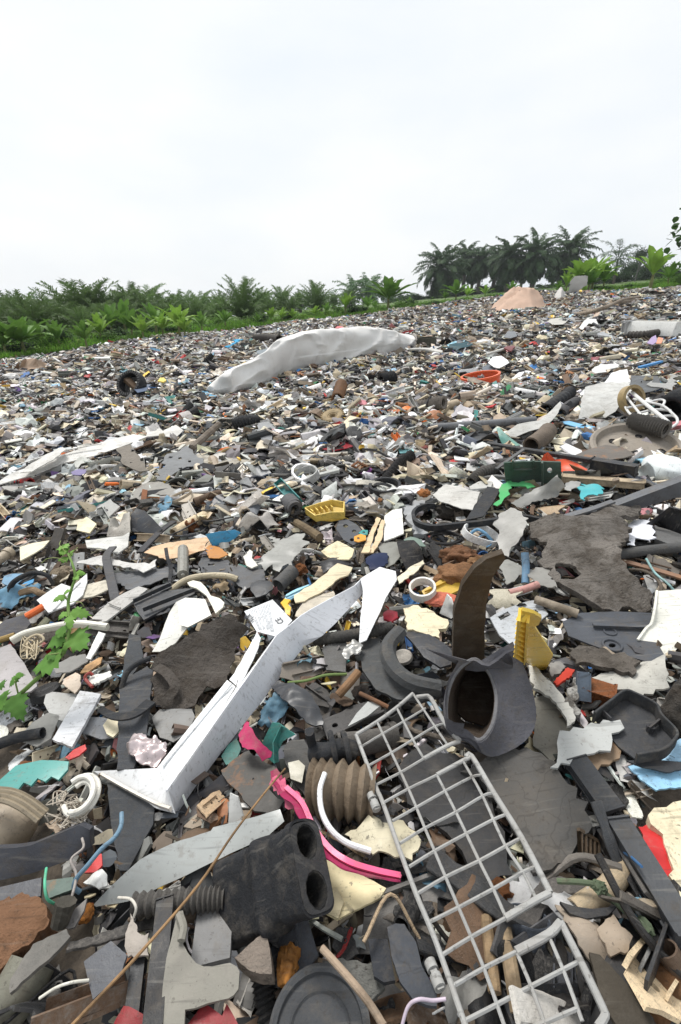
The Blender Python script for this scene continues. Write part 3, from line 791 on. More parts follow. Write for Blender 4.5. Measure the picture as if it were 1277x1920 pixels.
# ------------------------------------------------------------------ hand placed pieces: outlines read off the photo, laid at their real distance, size and height
def pts(s, h=.04, vert=None):
    """'x,y x,y,h ...' photo pixels (+ height in cm) -> points on the tip; vert=(px,py): points on an upright plane standing there"""
    o = []
    if vert:
        b = P(vert[0], vert[1], h); lean = vert[2] if len(vert) > 2 else 0.0
    for t in s.split():
        q = [float(x) for x in t.split(',')]
        if vert:
            d = ray(q[0], q[1]); d = d / d.y
            k = (b.y - lean * b.z) / (1 - lean * d.z); o.append(d * k)
        else: o.append(P(q[0], q[1], q[2] / 100 if len(q) > 2 else h))
    return o
def reg(s):
    q = [tuple(float(x) for x in t.split(',')[:2]) for t in s.split()]
    if len(q) >= 3: HPOLY.append(q)
C = dict(wht=(.76, .77, .78), offw=(.66, .65, .61), lg=(.44, .44, .42), pale=(.55, .55, .52), mg=(.20, .20, .20), gb=(.10, .105, .115), dg=(.06, .063, .068), ch=(.028, .030, .034), blk=(.014, .014, .016),
         cream=(.66, .57, .38), beige=(.42, .34, .24), tan=(.34, .24, .14), brn=(.10, .065, .04), rust=(.30, .11, .045), mud=(.155, .135, .115), blue=(.04, .20, .45), lblue=(.28, .52, .72), teal=(.045, .20, .175),
         tealg=(.07, .27, .245), grn=(.05, .35, .12), red=(.50, .03, .03), dred=(.26, .02, .03), org=(.70, .15, .04), yel=(.92, .64, .10), pink=(.66, .06, .17), purp=(.20, .12, .32), salm=(.68, .20, .13), steel=(.33, .34, .35), peach=(.56, .40, .31), sage=(.07, .11, .09), amber=(.42, .18, .04), slate=(.12, .15, .19))
SEED = [100]
def S(name, label, cat, lm, col, mat, s, th=3.0, h=.04, rough=.15, na=0.0, ns=18, bulge=0.0, cells=12, vert=None, holes=(), rag=0.0, regp=True, curl=0.0, up=None, extra=None):
    """one plate-like thing; th in mm, na (surface unevenness) in mm"""
    SEED[0] += 1
    if regp: reg(s)
    g = slab(pts(s, h, vert), th / 1000, rough, na / 1000, ns, bulge, curl, cells, [pts(q, h, vert) for q in holes], SEED[0], up=up or (Vector((0, -1, .3)) if vert else None), rag=rag)
    if extra: g = join(g, *extra)
    return solo(name, label, cat, g, mat, C[col] if isinstance(col, str) else col, lm)
def rpx(s, h, r): return r * mpp(pts(s, h)[0])
def T(name, label, cat, lm, col, mat, s, r, h=.03, kind='solid', n=10, sm=5, rings=12, prof=None, hollow=.8, taper=None, closed=False, sq=1.0, depth=.14, extra=None):
    """one tube-like thing along a path; r in photo pixels at the first point"""
    SEED[0] += 1
    p = pts(s, h); rr = r * mpp(p[0])
    path = smooth_path(p, sm, closed)
    if kind == 'corr': g = corr(p, rr, rings, n=14, depth=depth, hollow=hollow, sq=sq)
    elif kind == 'hollow': g = tube(path, rr, max(n, 14), hollow)
    else:
        pf = [(x * rr, y * rr) for x, y in prof] if prof else circ(rr, n)
        sc = [taper[0] + (taper[1] - taper[0]) * i / (len(path) - 1) for i in range(len(path))] if taper else None
        g = sweep(path, pf, sc, closed=closed)
    if extra: g = join(g, *extra)
    return solo(name, label, cat, g, mat, C[col] if isinstance(col, str) else col, lm)
def B(name, label, cat, lm, col, mat, a, b, w, t, h=.04, bev=.12):
    """one bar from a to b ('x,y,h'), w px wide, t px thick"""
    p, q = pts(a, h)[0], pts(b, h)[0]; m = mpp(p); ax = (q - p) * .5; d = ax.normalized(); ay = d.cross(GN).normalized(); az = ay.cross(d)
    return solo(name, label, cat, box((p + q) * .5, ax, ay * w * m * .5, az * t * m * .5, bev), mat, C[col], lm)
def RG(name, label, cat, lm, col, mat, c, rp, w, t, h=.03, tilt=(0, 0), prof=None, closedp=True, n=40, sx=1.0, wob=0.0, extra=None):
    """one turned thing; rp outer radius in px, w wall px, t height px; tilt = lean of the axis (x, y)"""
    p = pts(c, h)[0]; m = mpp(p); ax = (GN + Vector((tilt[0], tilt[1], 0))).normalized()
    pr = [(a * m, b * m) for a, b in prof] if prof else [((rp - w) * m, 0), (rp * m, 0), (rp * m, t * m), ((rp - w) * m, t * m)]
    g = lathe(p, ax, pr, n, sx, closedp, wob)
    if extra: g = join(g, *extra)
    return solo(name, label, cat, g, mat, C[col], lm)
def LU(name, label, cat, lm, col, mat, c, rx, ry, rz, h=.02, amp=.3, s=1.8, sub=4):
    p = pts(c, h)[0]; m = mpp(p); SEED[0] += 1
    return solo(name, label, cat, lump(p, rx * m, ry * m, rz * m, amp, s, sub, SEED[0]), mat, C[col] if isinstance(col, str) else col, lm, smooth=60)

# ---- the long white plastic bracket in the foreground
def bracket():
    s1 = "176,1446,3.5 294,1440,6.5 426,1275,8.5 445,1290,8.6 500,1215,9.5 524,1182,10 542,1172,10.4 520,1190,10 461,1275,9.6 313,1482,8.4 326,1524,6 294,1516,3.5 238,1487,3"
    s2 = "313,1482,8.4 461,1275,9.6 520,1190,10 543,1173,10.4 565,1154,10.4 628,1118,10.6 666,1098,10.8 681,1083,11 700,1092,9 682,1110,8 658,1138,7.5 630,1168,6.5 603,1193,5.5 570,1213,4.5 550,1238,4 473,1338,3.2 411,1416,2.6 364,1479,2.2 331,1527,2 322,1516,5.5"
    s3 = "676,1086,11.2 712,1063,11.5 742,1071,11 744,1088,10.4 723,1123,9 713,1148,8 687,1200,5 673,1206,4.5 676,1160,7 679,1140,8 681,1110,9.4"
    s4 = "482,1184,10.5 474,1200,10 440,1262,9 430,1274,8.8 446,1290,8.7 470,1245,9.6 484,1215,10.2 489,1196,10.6"
    for q in (s1, s2, s3): reg(q)
    base = pts("300,1450", .02)[0]
    r = root('white_bracket', 'long white plastic channel bracket with a forked end lying across the foreground', 'bracket', base, 'long white bracket')
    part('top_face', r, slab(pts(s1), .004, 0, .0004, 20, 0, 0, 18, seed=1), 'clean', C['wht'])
    part('side_face', r, slab(pts(s2), .004, .03, .0006, 14, 0, 0, 20, seed=2), 'clean', (.64, .655, .69))  # same white plastic; shade of the side turned from the light, painted in grey
    part('forked_end', r, slab(pts(s3), .004, 0, .0008, 14, .004, 0, 14, seed=3), 'clean', C['wht'])
    part('split_flap', r, slab(pts(s4), .0025, .1, .001, 20, 0, 0, 12, seed=4), 'clean', C['wht'])
    # raised inner lines along the channel, the crack, rim of the foot
    rib = sweep(smooth_path(pts("305,1436,7.2 434,1282,9.1"), 6), rect(.003, .005)); part('ridge', r, rib, 'clean', C['wht'])
    part('ridge', r, sweep(smooth_path(pts("190,1452,4.2 236,1478,4.2 290,1506,4.6 320,1517,6.6"), 5), rect(.004, .006)), 'clean', (.6, .56, .5))
    part('crack', r, sweep(smooth_path(pts("447,1272,9.4 441,1290,9.35 428,1310,9.2 420,1326,9.15"), 5), rect(.0012, .0012), [.4, .8, 1, .9, 1, .8, 1, .7, .8, .6, .6, .5, .4, .3, .2, .1][:16]), 'rubber', C['blk'])
bracket()

# ---- label card with print
def card():
    c = [P(458, 1146, .085), P(511, 1124, .09), P(548, 1163, .098), P(520, 1194, .095), P(481, 1184, .085)]
    reg("458,1146 511,1124 548,1163 520,1194 481,1184")
    r = root('label_card', 'white label card with small grey print and a CE mark behind the white bracket', 'label', c[0], 'printed white label')
    part('card', r, slab(c, .0015, 0, 0, 1, 0, 0, 8), 'clean', (.62, .63, .64))
    n = (c[1] - c[0]).cross(c[2] - c[0]).normalized(); n = n if n.z > 0 else -n
    up = (P(458, 1146, .085) - P(511, 1124, .09)).normalized()           # the print is upside down for the viewer
    xd = (P(511, 1124, .09) - P(548, 1163, .098)).normalized(); up = n.cross(xd)
    tm = bpy.data.materials.new('print_ink'); tm.use_nodes = True; tm.node_tree.nodes['Principled BSDF'].inputs['Base Color'].default_value = (.04, .045, .055, 1)
    tg = bpy.data.materials.new('print_grey'); tg.use_nodes = True; tg.node_tree.nodes['Principled BSDF'].inputs['Base Color'].default_value = (.25, .27, .30, 1)
    def txt(name, s, px, py, size, m, bold=0.0):
        p = c[0].copy(); d = ray(px, py); p = d * ((c[0]).dot(n) / d.dot(n)) + n * .0006
        cu = bpy.data.curves.new(name, 'FONT'); cu.body = s; cu.size = size; cu.extrude = .0001; cu.offset = bold; cu.materials.append(m)
        o = bpy.data.objects.new(name, cu); COL.objects.link(o)
        bpy.context.view_layer.update(); me = bpy.data.meshes.new_from_object(o); bpy.data.objects.remove(o); me.materials.clear(); me.materials.append(m)
        o = link(name, me, parent=r)
        mt = Matrix((xd, up, n)).transposed().to_4x4(); mt.translation = p - r.location; o.matrix_basis = mt
    txt('logo_lettering', 'VOX', 478, 1163, .016, tm, .0004)
    txt('mark_lettering', 'CE', 533, 1166, .020, tm, .0002)
    k = mpp(c[0])
    g = []
    rr = random.Random(3)
    for j in range(13):
        t = .20 + .055 * j
        a = c[0].lerp(c[1], t); b = c[4].lerp(c[3], t)
        x = .08
        while x < .85:
            w = rr.uniform(.03, .16)
            if rr.random() < .75: g.append(sweep([a.lerp(b, x) + n * .0007, a.lerp(b, min(x + w, .9)) + n * .0007], rect(.0013, .0003)))
            x += w + .03
    part('print_lines', r, join(*g), tg, (1, 1, 1))
card()

# ---- grey plastic rack
def rack():
    hh = .085
    def L(s, w=.0040, t=.0040): return sweep(smooth_path(pts(s, hh), 3) if len(s.split()) > 2 else pts(s, hh), rect(w, t, .0016))
    Z = lambda l: ' '.join(f'{640 + a / 2.4558:.1f},{1280 + b / 2.4558:.1f}' for a, b in l)
    rails = [[(68, 240), (155, 470), (190, 550), (270, 775), (345, 975), (400, 1105), (460, 1260), (585, 1620)], [(165, 180), (235, 330), (310, 490), (385, 670), (480, 895), (540, 1035), (655, 1310), (765, 1620)],
             [(255, 115), (330, 262), (380, 350)], [(440, 425), (530, 600), (630, 810), (700, 950), (760, 1085)], [(810, 1248), (880, 1412), (955, 1620)],
             [(330, 50), (430, 200), (492, 290)], [(560, 360), (650, 520), (750, 740), (835, 870), (900, 1000)], [(955, 1165), (1025, 1330), (1110, 1560)]]
    outer = [[(345, 68), (375, 64), (412, 72), (475, 185), (545, 268)], [(575, 345), (600, 338), (700, 505), (830, 715), (962, 968)], [(1010, 1103), (1100, 1280), (1205, 1500), (1212, 1540), (1180, 1590)]]
    bars = [[(68, 240), (165, 180), (255, 115), (330, 50)], [(92, 295), (190, 235), (285, 180), (388, 118)], [(120, 385), (232, 322), (330, 262), (435, 200), (487, 188)], [(160, 470), (275, 412), (380, 350), (490, 290), (545, 270)],
            [(195, 552), (310, 488), (440, 425), (560, 360), (600, 340)], [(235, 637), (345, 575), (480, 498), (600, 435), (642, 425)], [(270, 740), (385, 670), (530, 595), (655, 520), (698, 508)], [(312, 848), (430, 775), (580, 693), (705, 628), (763, 605)],
            [(345, 975), (480, 895), (635, 820), (770, 745), (828, 714)], [(400, 1105), (540, 1035), (700, 950), (840, 870), (892, 848)], [(460, 1257), (600, 1170), (755, 1085), (900, 1000), (962, 968)],
            [(510, 1400), (655, 1315), (805, 1240), (955, 1160), (1010, 1104)], [(565, 1560), (720, 1480), (870, 1400), (1015, 1325), (1100, 1280)], [(760, 1640), (925, 1570), (1090, 1500)]]
    r = root('wire_rack', 'light grey plastic grid rack with square cells and a broken side in the foreground', 'rack', pts("780,1600", .05)[0], 'grey grid rack')
    part('frame', r, join(L(Z(rails[0]), .0058, .006), L(Z(bars[0]), .006, .006), *[L(Z(o), .0072, .0075) for o in outer], L(Z(bars[3][2:]), .006, .006), L(Z(bars[4][2:]), .006, .006), L(Z(bars[10][2:]), .007, .007), L(Z(bars[11][2:]), .008, .008)), 'dusty', (.36, .36, .35))
    part('grid_bars', r, join(*[L(Z(q)) for q in rails[1:]], *[L(Z(q)) for q in bars[1:]]), 'dusty', (.36, .36, .35))
    for (x, y) in ((146, 540), (425, 1330)):
        q = pts(Z([(x, y)]), hh - .004)[0]; m = mpp(q)
        d = (pts(Z([(x + 30, y + 75)]), hh)[0] - q).normalized(); e = d.cross(GN)
        part('clip', r, join(tube([q - d * .010, q - d * .001], .0065, 12, .55), tube([q + d * .004, q + d * .016], .0065, 12, .55), box(q + d * .003, d * .014, e * .003, GN * .003)), 'dusty', (.32, .32, .31))
rack()

# ---- black saddle pipe fitting
def fitting():
    Z = lambda a, b: (800 + a / 2.677, 1020 + b / 2.677)
    rim = [(230, 580), (165, 625), (120, 700), (98, 800), (105, 900), (150, 950), (215, 965), (270, 985), (320, 930), (345, 850), (350, 760), (330, 680), (300, 625), (265, 590)]
    rim_h = [15, 14.5, 13, 11.5, 10, 9, 8.5, 8.5, 9, 10, 11, 12.5, 14, 14.8]
    out = [(235, 575), (160, 615), (112, 695), (88, 800), (95, 905), (145, 965), (205, 985), (272, 1050), (350, 1062), (490, 990), (548, 880), (520, 700), (430, 530), (310, 600)]
    out_h = [15.3, 14.5, 12.8, 11.3, 9.8, 8.6, 8, 6, 5, 6, 8, 12, 16, 15.6]
    rim3 = [P(*Z(*q), h / 100) for q, h in zip(rim, rim_h)]; out3 = [P(*Z(*q), h / 100) for q, h in zip(out, out_h)]
    inn = [P(Z(*q)[0] + 9, Z(*q)[1] - 4, h / 100 * .25) for q, h in zip([(225 + (a - 225) * .8, 780 + (b - 780) * .8) for a, b in rim], rim_h)]
    mid = [a.lerp(b, .5) - Vector((0, 0, .010)) for a, b in zip(rim3, out3)]
    def ref(l): return smooth_path(l, 3, True)
    reg(' '.join('%f,%f' % Z(*q) for q in out))
    r = root('pipe_fitting', 'black plastic saddle pipe fitting with a wide flared flange and an open bore', 'pipe fitting', pts("900,1330", .03)[0], 'black flared pipe fitting')
    part('flange', r, loft([ref(rim3), ref(mid), ref(out3)], .0045), 'rubber', (.11, .11, .125), smooth=60)
    part('bore', r, loft([ref(inn), ref([a.lerp(b, .5) for a, b in zip(inn, rim3)]), ref(rim3)], .004), 'rubber', (.055, .040, .030), smooth=60)
    part('inner_wall', r, slab([q + Vector((0, 0, .012)) for q in inn], .004, 0, .003, 30, -.01, 0, 8), 'rubber', (.05, .034, .024), smooth=60)
    part('rim', r, sweep(ref(rim3), circ(.0035, 8), closed=True), 'rubber', (.16, .16, .17))
fitting()
S('curved_blade', 'dark brown curved rubber blade standing upright behind the flared pipe fitting', 'rubber blade', 'upright brown blade', (.060, .042, .027), 'cracked', "849,1262 850,1200 852,1143 867,1098 890,1065 912,1048 944,1038 949,1048 923,1083 912,1132 908,1184 910,1262", 12, .0, .05, 1.5, 25, 0, 16, vert=(880, 1262, -.25))
# yellow ribbed wedge
def wedge():
    v = (1000, 1250, -.9)
    reg("974,1145 1015,1150 1040,1230 1015,1262 962,1224")
    r = root('yellow_wedge', 'bright yellow plastic wedge with a ladder of small ribs along one edge', 'wedge', pts("1000,1235", .02)[0], 'yellow ribbed wedge')
    part('plate', r, slab(pts("990,1156 1002,1175 1037,1229 1021,1263 983,1240", .05, v), .004, 0, 0, 1, 0, 0, 8, up=Vector((0, -1, .3))), 'clean', C['yel'])
    part('back_strip', r, slab(pts("973,1152 991,1156 984,1242 965,1226", .046, (1000, 1247, -.9)), .003, 0, 0, 1, 0, 0, 8, up=Vector((0, -1, .3))), 'clean', (.6, .3, .02))
    g = [sweep(pts("974,1152 966,1226", .056, v), rect(.003, .014)), sweep(pts("991,1156 984,1240", .056, v), rect(.003, .014))]
    for i in range(9):
        t = i / 8; g.append(sweep(pts(f"{974 - 8 * t},{1153 + 72 * t} {991 - 7 * t},{1157 + 80 * t}", .056, v), rect(.0025, .013)))
    part('ladder', r, join(*g), 'clean', C['yel'])
    part('tab', r, slab(pts("979,1145 1000,1150 1016,1159 1010,1172 1000,1176 980,1157", .048, v), .004, 0, 0, 1, 0, 0, 6, up=Vector((0, -1, .3))), 'clean', C['yel'])
wedge()
# double bore rubber block
def bores():
    s = "411,1610,4 452,1586,7 499,1551,10 559,1527,12 575,1535,12 600,1577,11 612,1649,8 606,1693,5 568,1714,3"
    reg("411,1610 559,1527 597,1577 612,1649 606,1693 568,1714 478,1753 449,1794 428,1791")
    cA = P(584, 1622, .125); cB = P(438, 1690, .03); ax = (cB - cA)
    u = (P(566, 1535, .155) - P(606, 1690, .125)); u = (u - ax * (u.dot(ax) / ax.length_squared)); Lu = .052; u.normalize(); a = ax.normalized(); w = a.cross(u)
    Rw = .027
    def st(k, rw=Rw, lu=Lu):
        o = []
        for i in range(32):
            t = 2 * math.pi * i / 32; c_, s_ = math.cos(t), math.sin(t)
            o.append((w * (rw * math.copysign(abs(c_) ** .6, c_)) + u * ((lu - rw) * (1 if s_ > 0 else -1) * min(1, abs(s_) * 4) + rw * .8 * math.copysign(abs(s_) ** .6, s_))) * k)
        return o
    r = root('rubber_boot', 'black dirty rubber block with two side by side bores lying beside the yellow card', 'rubber block', P(520, 1650, .03), 'double bore rubber block')
    n_ = 26; loops = []
    for i in range(n_ + 1):
        t = i / n_; k = 1.0
        if .30 < t < .36: k = .94
        if .44 < t < .52: k = 1.12
        if .60 < t < .64: k = .95
        if t > .78: k = 1.03 + .06 * (t - .78)
        if t < .10: k = 1.05
        loops.append([cA + ax * t + q + q * .05 * nvec(cA + ax * t + q, 30) + a * (.010 * nvec(q + cA, 22) if t == 1 else 0) for q in st(k)])
    part('sleeve', r, loft(loops, .003), 'rubber', (.020, .021, .024), smooth=50)
    hol = []
    for sg in (-1, 1):
        cc = cA + u * (Lu - Rw) * sg * .98
        hol.append([cc + (w * math.cos(t * .524) * Rw * .70 + u * math.sin(t * .524) * Rw * .72) for t in range(12)])
    part('end_face', r, slab([cA + q * .985 - a * .001 for q in st(1)], .012, 0, 0, 1, 0, 0, 12, hol, up=-a), 'rubber', (.045, .045, .047))
    for hp in hol: part('bore', r, loft([hp, [q + a * .06 for q in hp], [q + a * .10 for q in hp]], .002), 'rubber', (.02, .02, .02), smooth=60)
bores()
S('grey_blade', 'smooth pale grey blade shaped plastic strip tapering to a point', 'plastic strip', 'pale grey blade strip', (.36, .375, .365), 'clean', "175,1697,4 215,1655,6 262,1612,7 300,1592,7 340,1575,7 395,1558,7.5 400,1551,7.5 460,1536,8 525,1517,8 533,1540,8 500,1570,7 450,1592,6.5 395,1618,6 330,1650,5 240,1690,4 180,1700,4", 3, .06, .03, .5, 12, 0, 18)
T('straw_twig', 'thin brown dry twig lying diagonally over the foreground from the border to the pink zipper', 'twig', 'long diagonal twig', (.36, .22, .11), 'wood', "130,1928,12 260,1790,12.5 370,1662,13 440,1560,13 500,1482,13 535,1441,12.5", 3.2, n=7, taper=(1.1, .8))
def zipper():
    r = root('pink_zipper', 'crumpled bright pink zipper tape with moulded teeth winding beside the rubber block', 'zipper', pts("560,1520", .05)[0], 'pink zipper')
    p = smooth_path(pts("513,1444,8 528,1478,8 560,1510,8.5 582,1556,9 612,1598,9 650,1624,9 700,1640,8 747,1650,7"), 7)
    m = mpp(p[0]); n = len(p)
    part('tape', r, sweep(p, rect(.017, .0014), [.65 + .35 * math.sin(i * .5) ** 2 + .5 * i / n for i in range(n)], twist=1.1), 'fabric', (.34, .035, .10))
    g = [sweep([q + Vector((.004, .003, .003)) for q in p[8:]], circ(.0016, 6))]
    tt = smooth_path(p[8:], 3)
    for i in range(0, len(tt) - 1, 1):
        q = tt[i] + Vector((.004, .003, .003)); d = (tt[i + 1] - tt[i]).normalized(); e = d.cross(GN)
        g.append(box(q, d * .0009, e * .0035, GN * .002, 0))
    part('zipper_teeth', r, join(*g), 'clean', (.75, .12, .25))
    part('torn_end', r, slab(pts("505,1463,8 520,1455,8 537,1462,8.5 540,1480,8 560,1490,8 572,1500,8 555,1520,7.5 535,1512,7.5 528,1488,8 512,1484,7.5"), .0015, .5, .003, 60, 0, 0, 12, rag=.4), 'fabric', (.55, .12, .2))
zipper()
S('pink_fabric', 'torn strip of pink fabric hanging beside the teal pieces', 'fabric scrap', 'pink fabric strip', (.45, .05, .13), 'fabric', "463,1352,9 447,1378,8 455,1402,7.5 478,1407,7.5 492,1428,6 508,1420,6 511,1411,6 490,1393,7.5 474,1368,9", 2, .08, .3, 2, 30, .006, 12)
S('cream_card', 'angular cream yellow plastic piece with a brown scratch under the pink zipper', 'plastic piece', 'cream yellow card', (.70, .60, .36), 'plastic', "603,1588 620,1596 645,1622 724,1665 712,1684 632,1724 600,1706 610,1650", 4, .045, .03, .3, 10, 0, 10)
S('cream_corner', 'cream plastic corner leaning against the cream yellow card', 'plastic piece', 'leaning cream corner', (.66, .57, .36), 'plastic', "612,1680 632,1664 645,1690 634,1722 602,1706", 3, .05, .05, regp=False)
T('corrugated_hose', 'short tan corrugated rubber hose seen from the side beside the grey grid rack', 'hose', 'tan corrugated hose', (.20, .155, .11), 'rubber', "588,1478,5 640,1480,5.5 702,1490,5", 46, kind='corr', rings=6, depth=.13, hollow=.8)
HPOLY.append([(585, 1425), (705, 1425), (700, 1540), (590, 1530)])
T('white_hoop', 'white glossy plastic hoop arc curving around the tan corrugated hose', 'hoop', 'white hoop arc', C['wht'], 'clean', "609,1450,10 600,1480,10 603,1520,9.5 620,1555,9 650,1580,8 695,1596,7", 5, n=8)
S('torn_cup', 'torn ivory plastic cup piece with ragged rim beneath the grey grid rack', 'cup fragment', 'torn ivory cup', (.55, .50, .36), 'plastic', "648,1560 668,1556 690,1530 708,1540 718,1552 756,1540 790,1576 772,1615 700,1604 668,1590", 3, .05, .3, 5, 14, .012, 12, rag=.3)
S('rubber_slab', 'large cracked dark grey rubber slab beside the grid rack with grid lines scored in it', 'rubber slab', 'cracked rubber slab', (.085, .082, .078), 'cracked', "868,1440,3 900,1420,4 960,1398,5 1000,1403,5.5 1040,1430,5.5 1100,1505,5 1113,1550,4.5 1075,1600,4 1040,1636,3.5 1000,1640,3 975,1580,3 930,1500,3", 16, .045, .5, 5, 10, 0, 16, rag=.3)
S('rubber_slab', 'second broken dark rubber slab lying underneath the cells of the grid rack', 'rubber slab', 'slab under the rack', (.05, .05, .052), 'cracked', "740,1440 800,1395 870,1420 900,1470 945,1560 960,1640 900,1660 840,1560 780,1520", 12, .02, .4, 4, 12, 0, 14, rag=.3)
S('red_plastic', 'crumpled glossy red plastic beside the cream foam block at the border', 'plastic wrap', 'crumpled red plastic', C['red'], 'clean', "1198,1548 1226,1538 1250,1590 1262,1650 1240,1652 1212,1600", 3, .05, .3, 9, 24, .012, 12)
S('foam_block', 'cream foam block with a broken edge at the picture border beside the red plastic', 'foam block', 'cream foam block', (.68, .60, .42), 'plastic', "1222,1530 1245,1510 1290,1490 1300,1700 1280,1690 1252,1640 1258,1610 1240,1580", 16, .06, .4, 2, 20, 0, 12, rag=.4)
B('black_bar', 'short thick black plastic bar with a stepped end beside the torn grey flake', 'bar', 'short black bar', 'dg', 'rubber', "1080,1428,5", "1148,1522,4.5", 36, 20)
B('black_bar', 'long black square bar running down to the border corner beside the red plastic', 'bar', 'long black square bar', 'dg', 'plastic', "1158,1545,6", "1290,1760,6.5", 34, 30)
B('black_rail', 'thin black rail lying in shade next to the long square bar', 'rail', 'thin black rail', 'blk', 'plastic', "1128,1560,3.5", "1275,1800,3.5", 22, 30)
S('blue_sheet', 'light blue plastic sheet piece lying flat under the black tray', 'sheet', 'light blue sheet', C['lblue'], 'plastic', "1178,1437 1215,1428 1290,1440 1290,1476 1230,1484 1200,1462", 3, .04, .15, 2, 14, .004)
S('blue_sheet', 'light blue plastic sheet corner showing between the black tray and the border', 'sheet', 'light blue corner', (.36, .58, .76), 'plastic', "1212,1418 1240,1400 1295,1378 1295,1425 1245,1428", 3, .045, .1, 2, 14)
S('dark_sheet', 'dark glossy plastic sheet lying over the light blue sheet', 'sheet', 'dark sheet over blue', C['ch'], 'plastic', "1175,1426 1215,1424 1290,1430 1290,1440 1250,1448 1205,1438", 3, .055, .1)
def tray():
    s = "1113,1345 1170,1303 1190,1310 1232,1340 1268,1380 1240,1412 1190,1422 1160,1400"; reg(s)
    r = root('black_tray', 'black moulded plastic tray corner with a raised rim and a small peg', 'tray', pts("1190,1370", .02)[0], 'black moulded tray')
    part('base', r, slab(pts(s, .05), .003, 0, 0, 1, 0, 0, 10), 'rubber', (.055, .057, .062))
    part('rim', r, sweep(smooth_path(pts("1113,1345 1142,1323 1170,1303 1192,1309 1228,1328 1238,1348 1266,1378 1262,1395 1240,1414 1192,1424", .063), 4), rect(.004, .026, .001)), 'rubber', (.045, .047, .05))
    q = pts("1218,1371", .05)[0]; part('peg', r, tube([q, q + GN * .012], .006, 12, .5), 'rubber', (.05, .05, .055))
    part('rib', r, join(sweep(pts("1130,1337 1145,1352", .06), rect(.003, .015)), sweep(pts("1236,1352 1216,1368", .06), rect(.003, .012))), 'rubber', (.05, .05, .055))
tray()
S('torn_flake', 'torn pale grey flake with a ragged edge lying below the black tray', 'torn flake', 'torn pale flake', (.40, .41, .40), 'clean', "1032,1437 1048,1408 1046,1392 1052,1370 1085,1357 1115,1348 1164,1352 1160,1372 1132,1412 1090,1424 1046,1440", 4, .06, .5, .8, 20, 0, 14, rag=.6)
S('bark_flake', 'brown crumbly flake showing under the torn pale grey flake', 'flake', 'brown crumbly flake', (.24, .17, .11), 'rust', "1090,1424 1135,1400 1165,1372 1172,1395 1150,1425 1105,1442", 5, .045, .5, 4, 30, 0, 10, rag=.5)
LU('rubble_lump', 'tall dark pebbly rubble lump cut by the picture border', 'rubble', 'dark rubble lump', (.10, .09, .08), 'mud', "1275,1350", 34, 34, 80, .04, .3, 2.4)
S('tub_wall', 'cracked white tub corner standing at the border above the rubble lump', 'tub', 'cracked white tub', (.70, .69, .62), 'clean', "1232,1108,8 1290,1104,8 1290,1178,5 1250,1170,5 1222,1168,5 1228,1140,7", 3, .06, .05, extra=[slab(pts("1222,1168,5 1250,1170,5 1290,1178,5 1290,1200,4 1252,1232,2.5 1196,1200,3.5 1215,1175,4.8"), .003, .1), sweep(smooth_path(pts("1232,1108,8 1228,1140,7.2 1222,1168,5.4 1212,1178,4.8 1196,1200,3.8"), 4), circ(.003, 6))])
HPOLY.append([(1196, 1104), (1290, 1104), (1290, 1232), (1196, 1210)])
def cirp(cx, cy, rx, ry, n=12): return ' '.join('%.1f,%.1f' % (cx + rx * math.cos(2 * math.pi * i / n), cy + ry * math.sin(2 * math.pi * i / n)) for i in range(n))
S('dark_panel', 'dark slate plastic panel with two moulded bosses below the mud crust', 'panel', 'dark slate panel', (.062, .068, .08), 'plastic', "1055,1165 1088,1149 1150,1146 1228,1149 1232,1205 1252,1236 1215,1241 1130,1216 1066,1192", 4, .035, .05, .5, 8, 0, 14, holes=[cirp(1148, 1210, 7, 4)],
  extra=[sweep(pts("1112,1172 1230,1176", .042), rect(.010, .006)), lathe(P(1148, 1210, .036), GN, torp(.018, .003, 6), 24, 1, True), lathe(P(1144, 1184, .036), GN, torp(.012, .002, 6), 24, 1, True)])
S('bark_strip', 'mud coated rough strip lying across the dark slate panel', 'bark strip', 'muddy rough strip', C['mud'], 'mud', "1060,1215 1095,1212 1130,1213 1170,1225 1200,1240 1197,1268 1142,1250 1080,1242", 9, .055, .5, 4, 30, 0, 14, rag=.6)
S('pale_sheet', 'thick pale dirty sheet curling up under the muddy rough strip', 'sheet', 'pale dirty sheet', (.42, .41, .37), 'dusty', "1105,1272 1150,1262 1190,1248 1250,1228,7 1252,1290 1200,1312 1140,1290", 5, .035, .3, 3, 14, .01, 12, rag=.2)
def mudcrust():
    s = "995,984,6 1030,974,8 1054,975,9 1075,986,9 1098,981,9 1125,958,10 1147,941,11 1200,942,11 1206,953,10.5 1175,975,9 1180,1000,8 1174,1022,7.5 1154,1040,7.5 1175,1068,7 1191,1092,6.5 1219,1106,6 1222,1138,4 1170,1142,3.5 1129,1141,3.5 1079,1121,4 1045,1099,4.5 1020,1059,5 1007,1053,5 1029,1028,7 1010,1018,6 995,1009,6"
    return S('mud_crust', 'big grey mud coated crust with cracks and dents draped over the waste', 'mud crust', 'grey mud crust', (.20, .18, .16), 'mud', s, 16, .06, .5, 22, 9, .03, 34, rag=.6, holes=["1040,1064 1055,1060 1080,1066 1090,1078 1075,1086 1050,1082"])
mudcrust()
S('mud_film', 'pale ragged film edge sticking out from under the grey mud crust', 'film', 'ragged film edge', (.5, .49, .46), 'film', "988,1071 1010,1062 1022,1062 1040,1085 1048,1102 1020,1098 1002,1092", 2, .05, .5, 2, 30, 0, 10, rag=.6)
LU('brown_clod', 'rough brown fibrous clod behind the upright brown blade, the larger of two', 'clod', 'larger brown clod', (.27, .14, .07), 'foam', "862,1082", 44, 30, 24, .02, .35, 2.0)
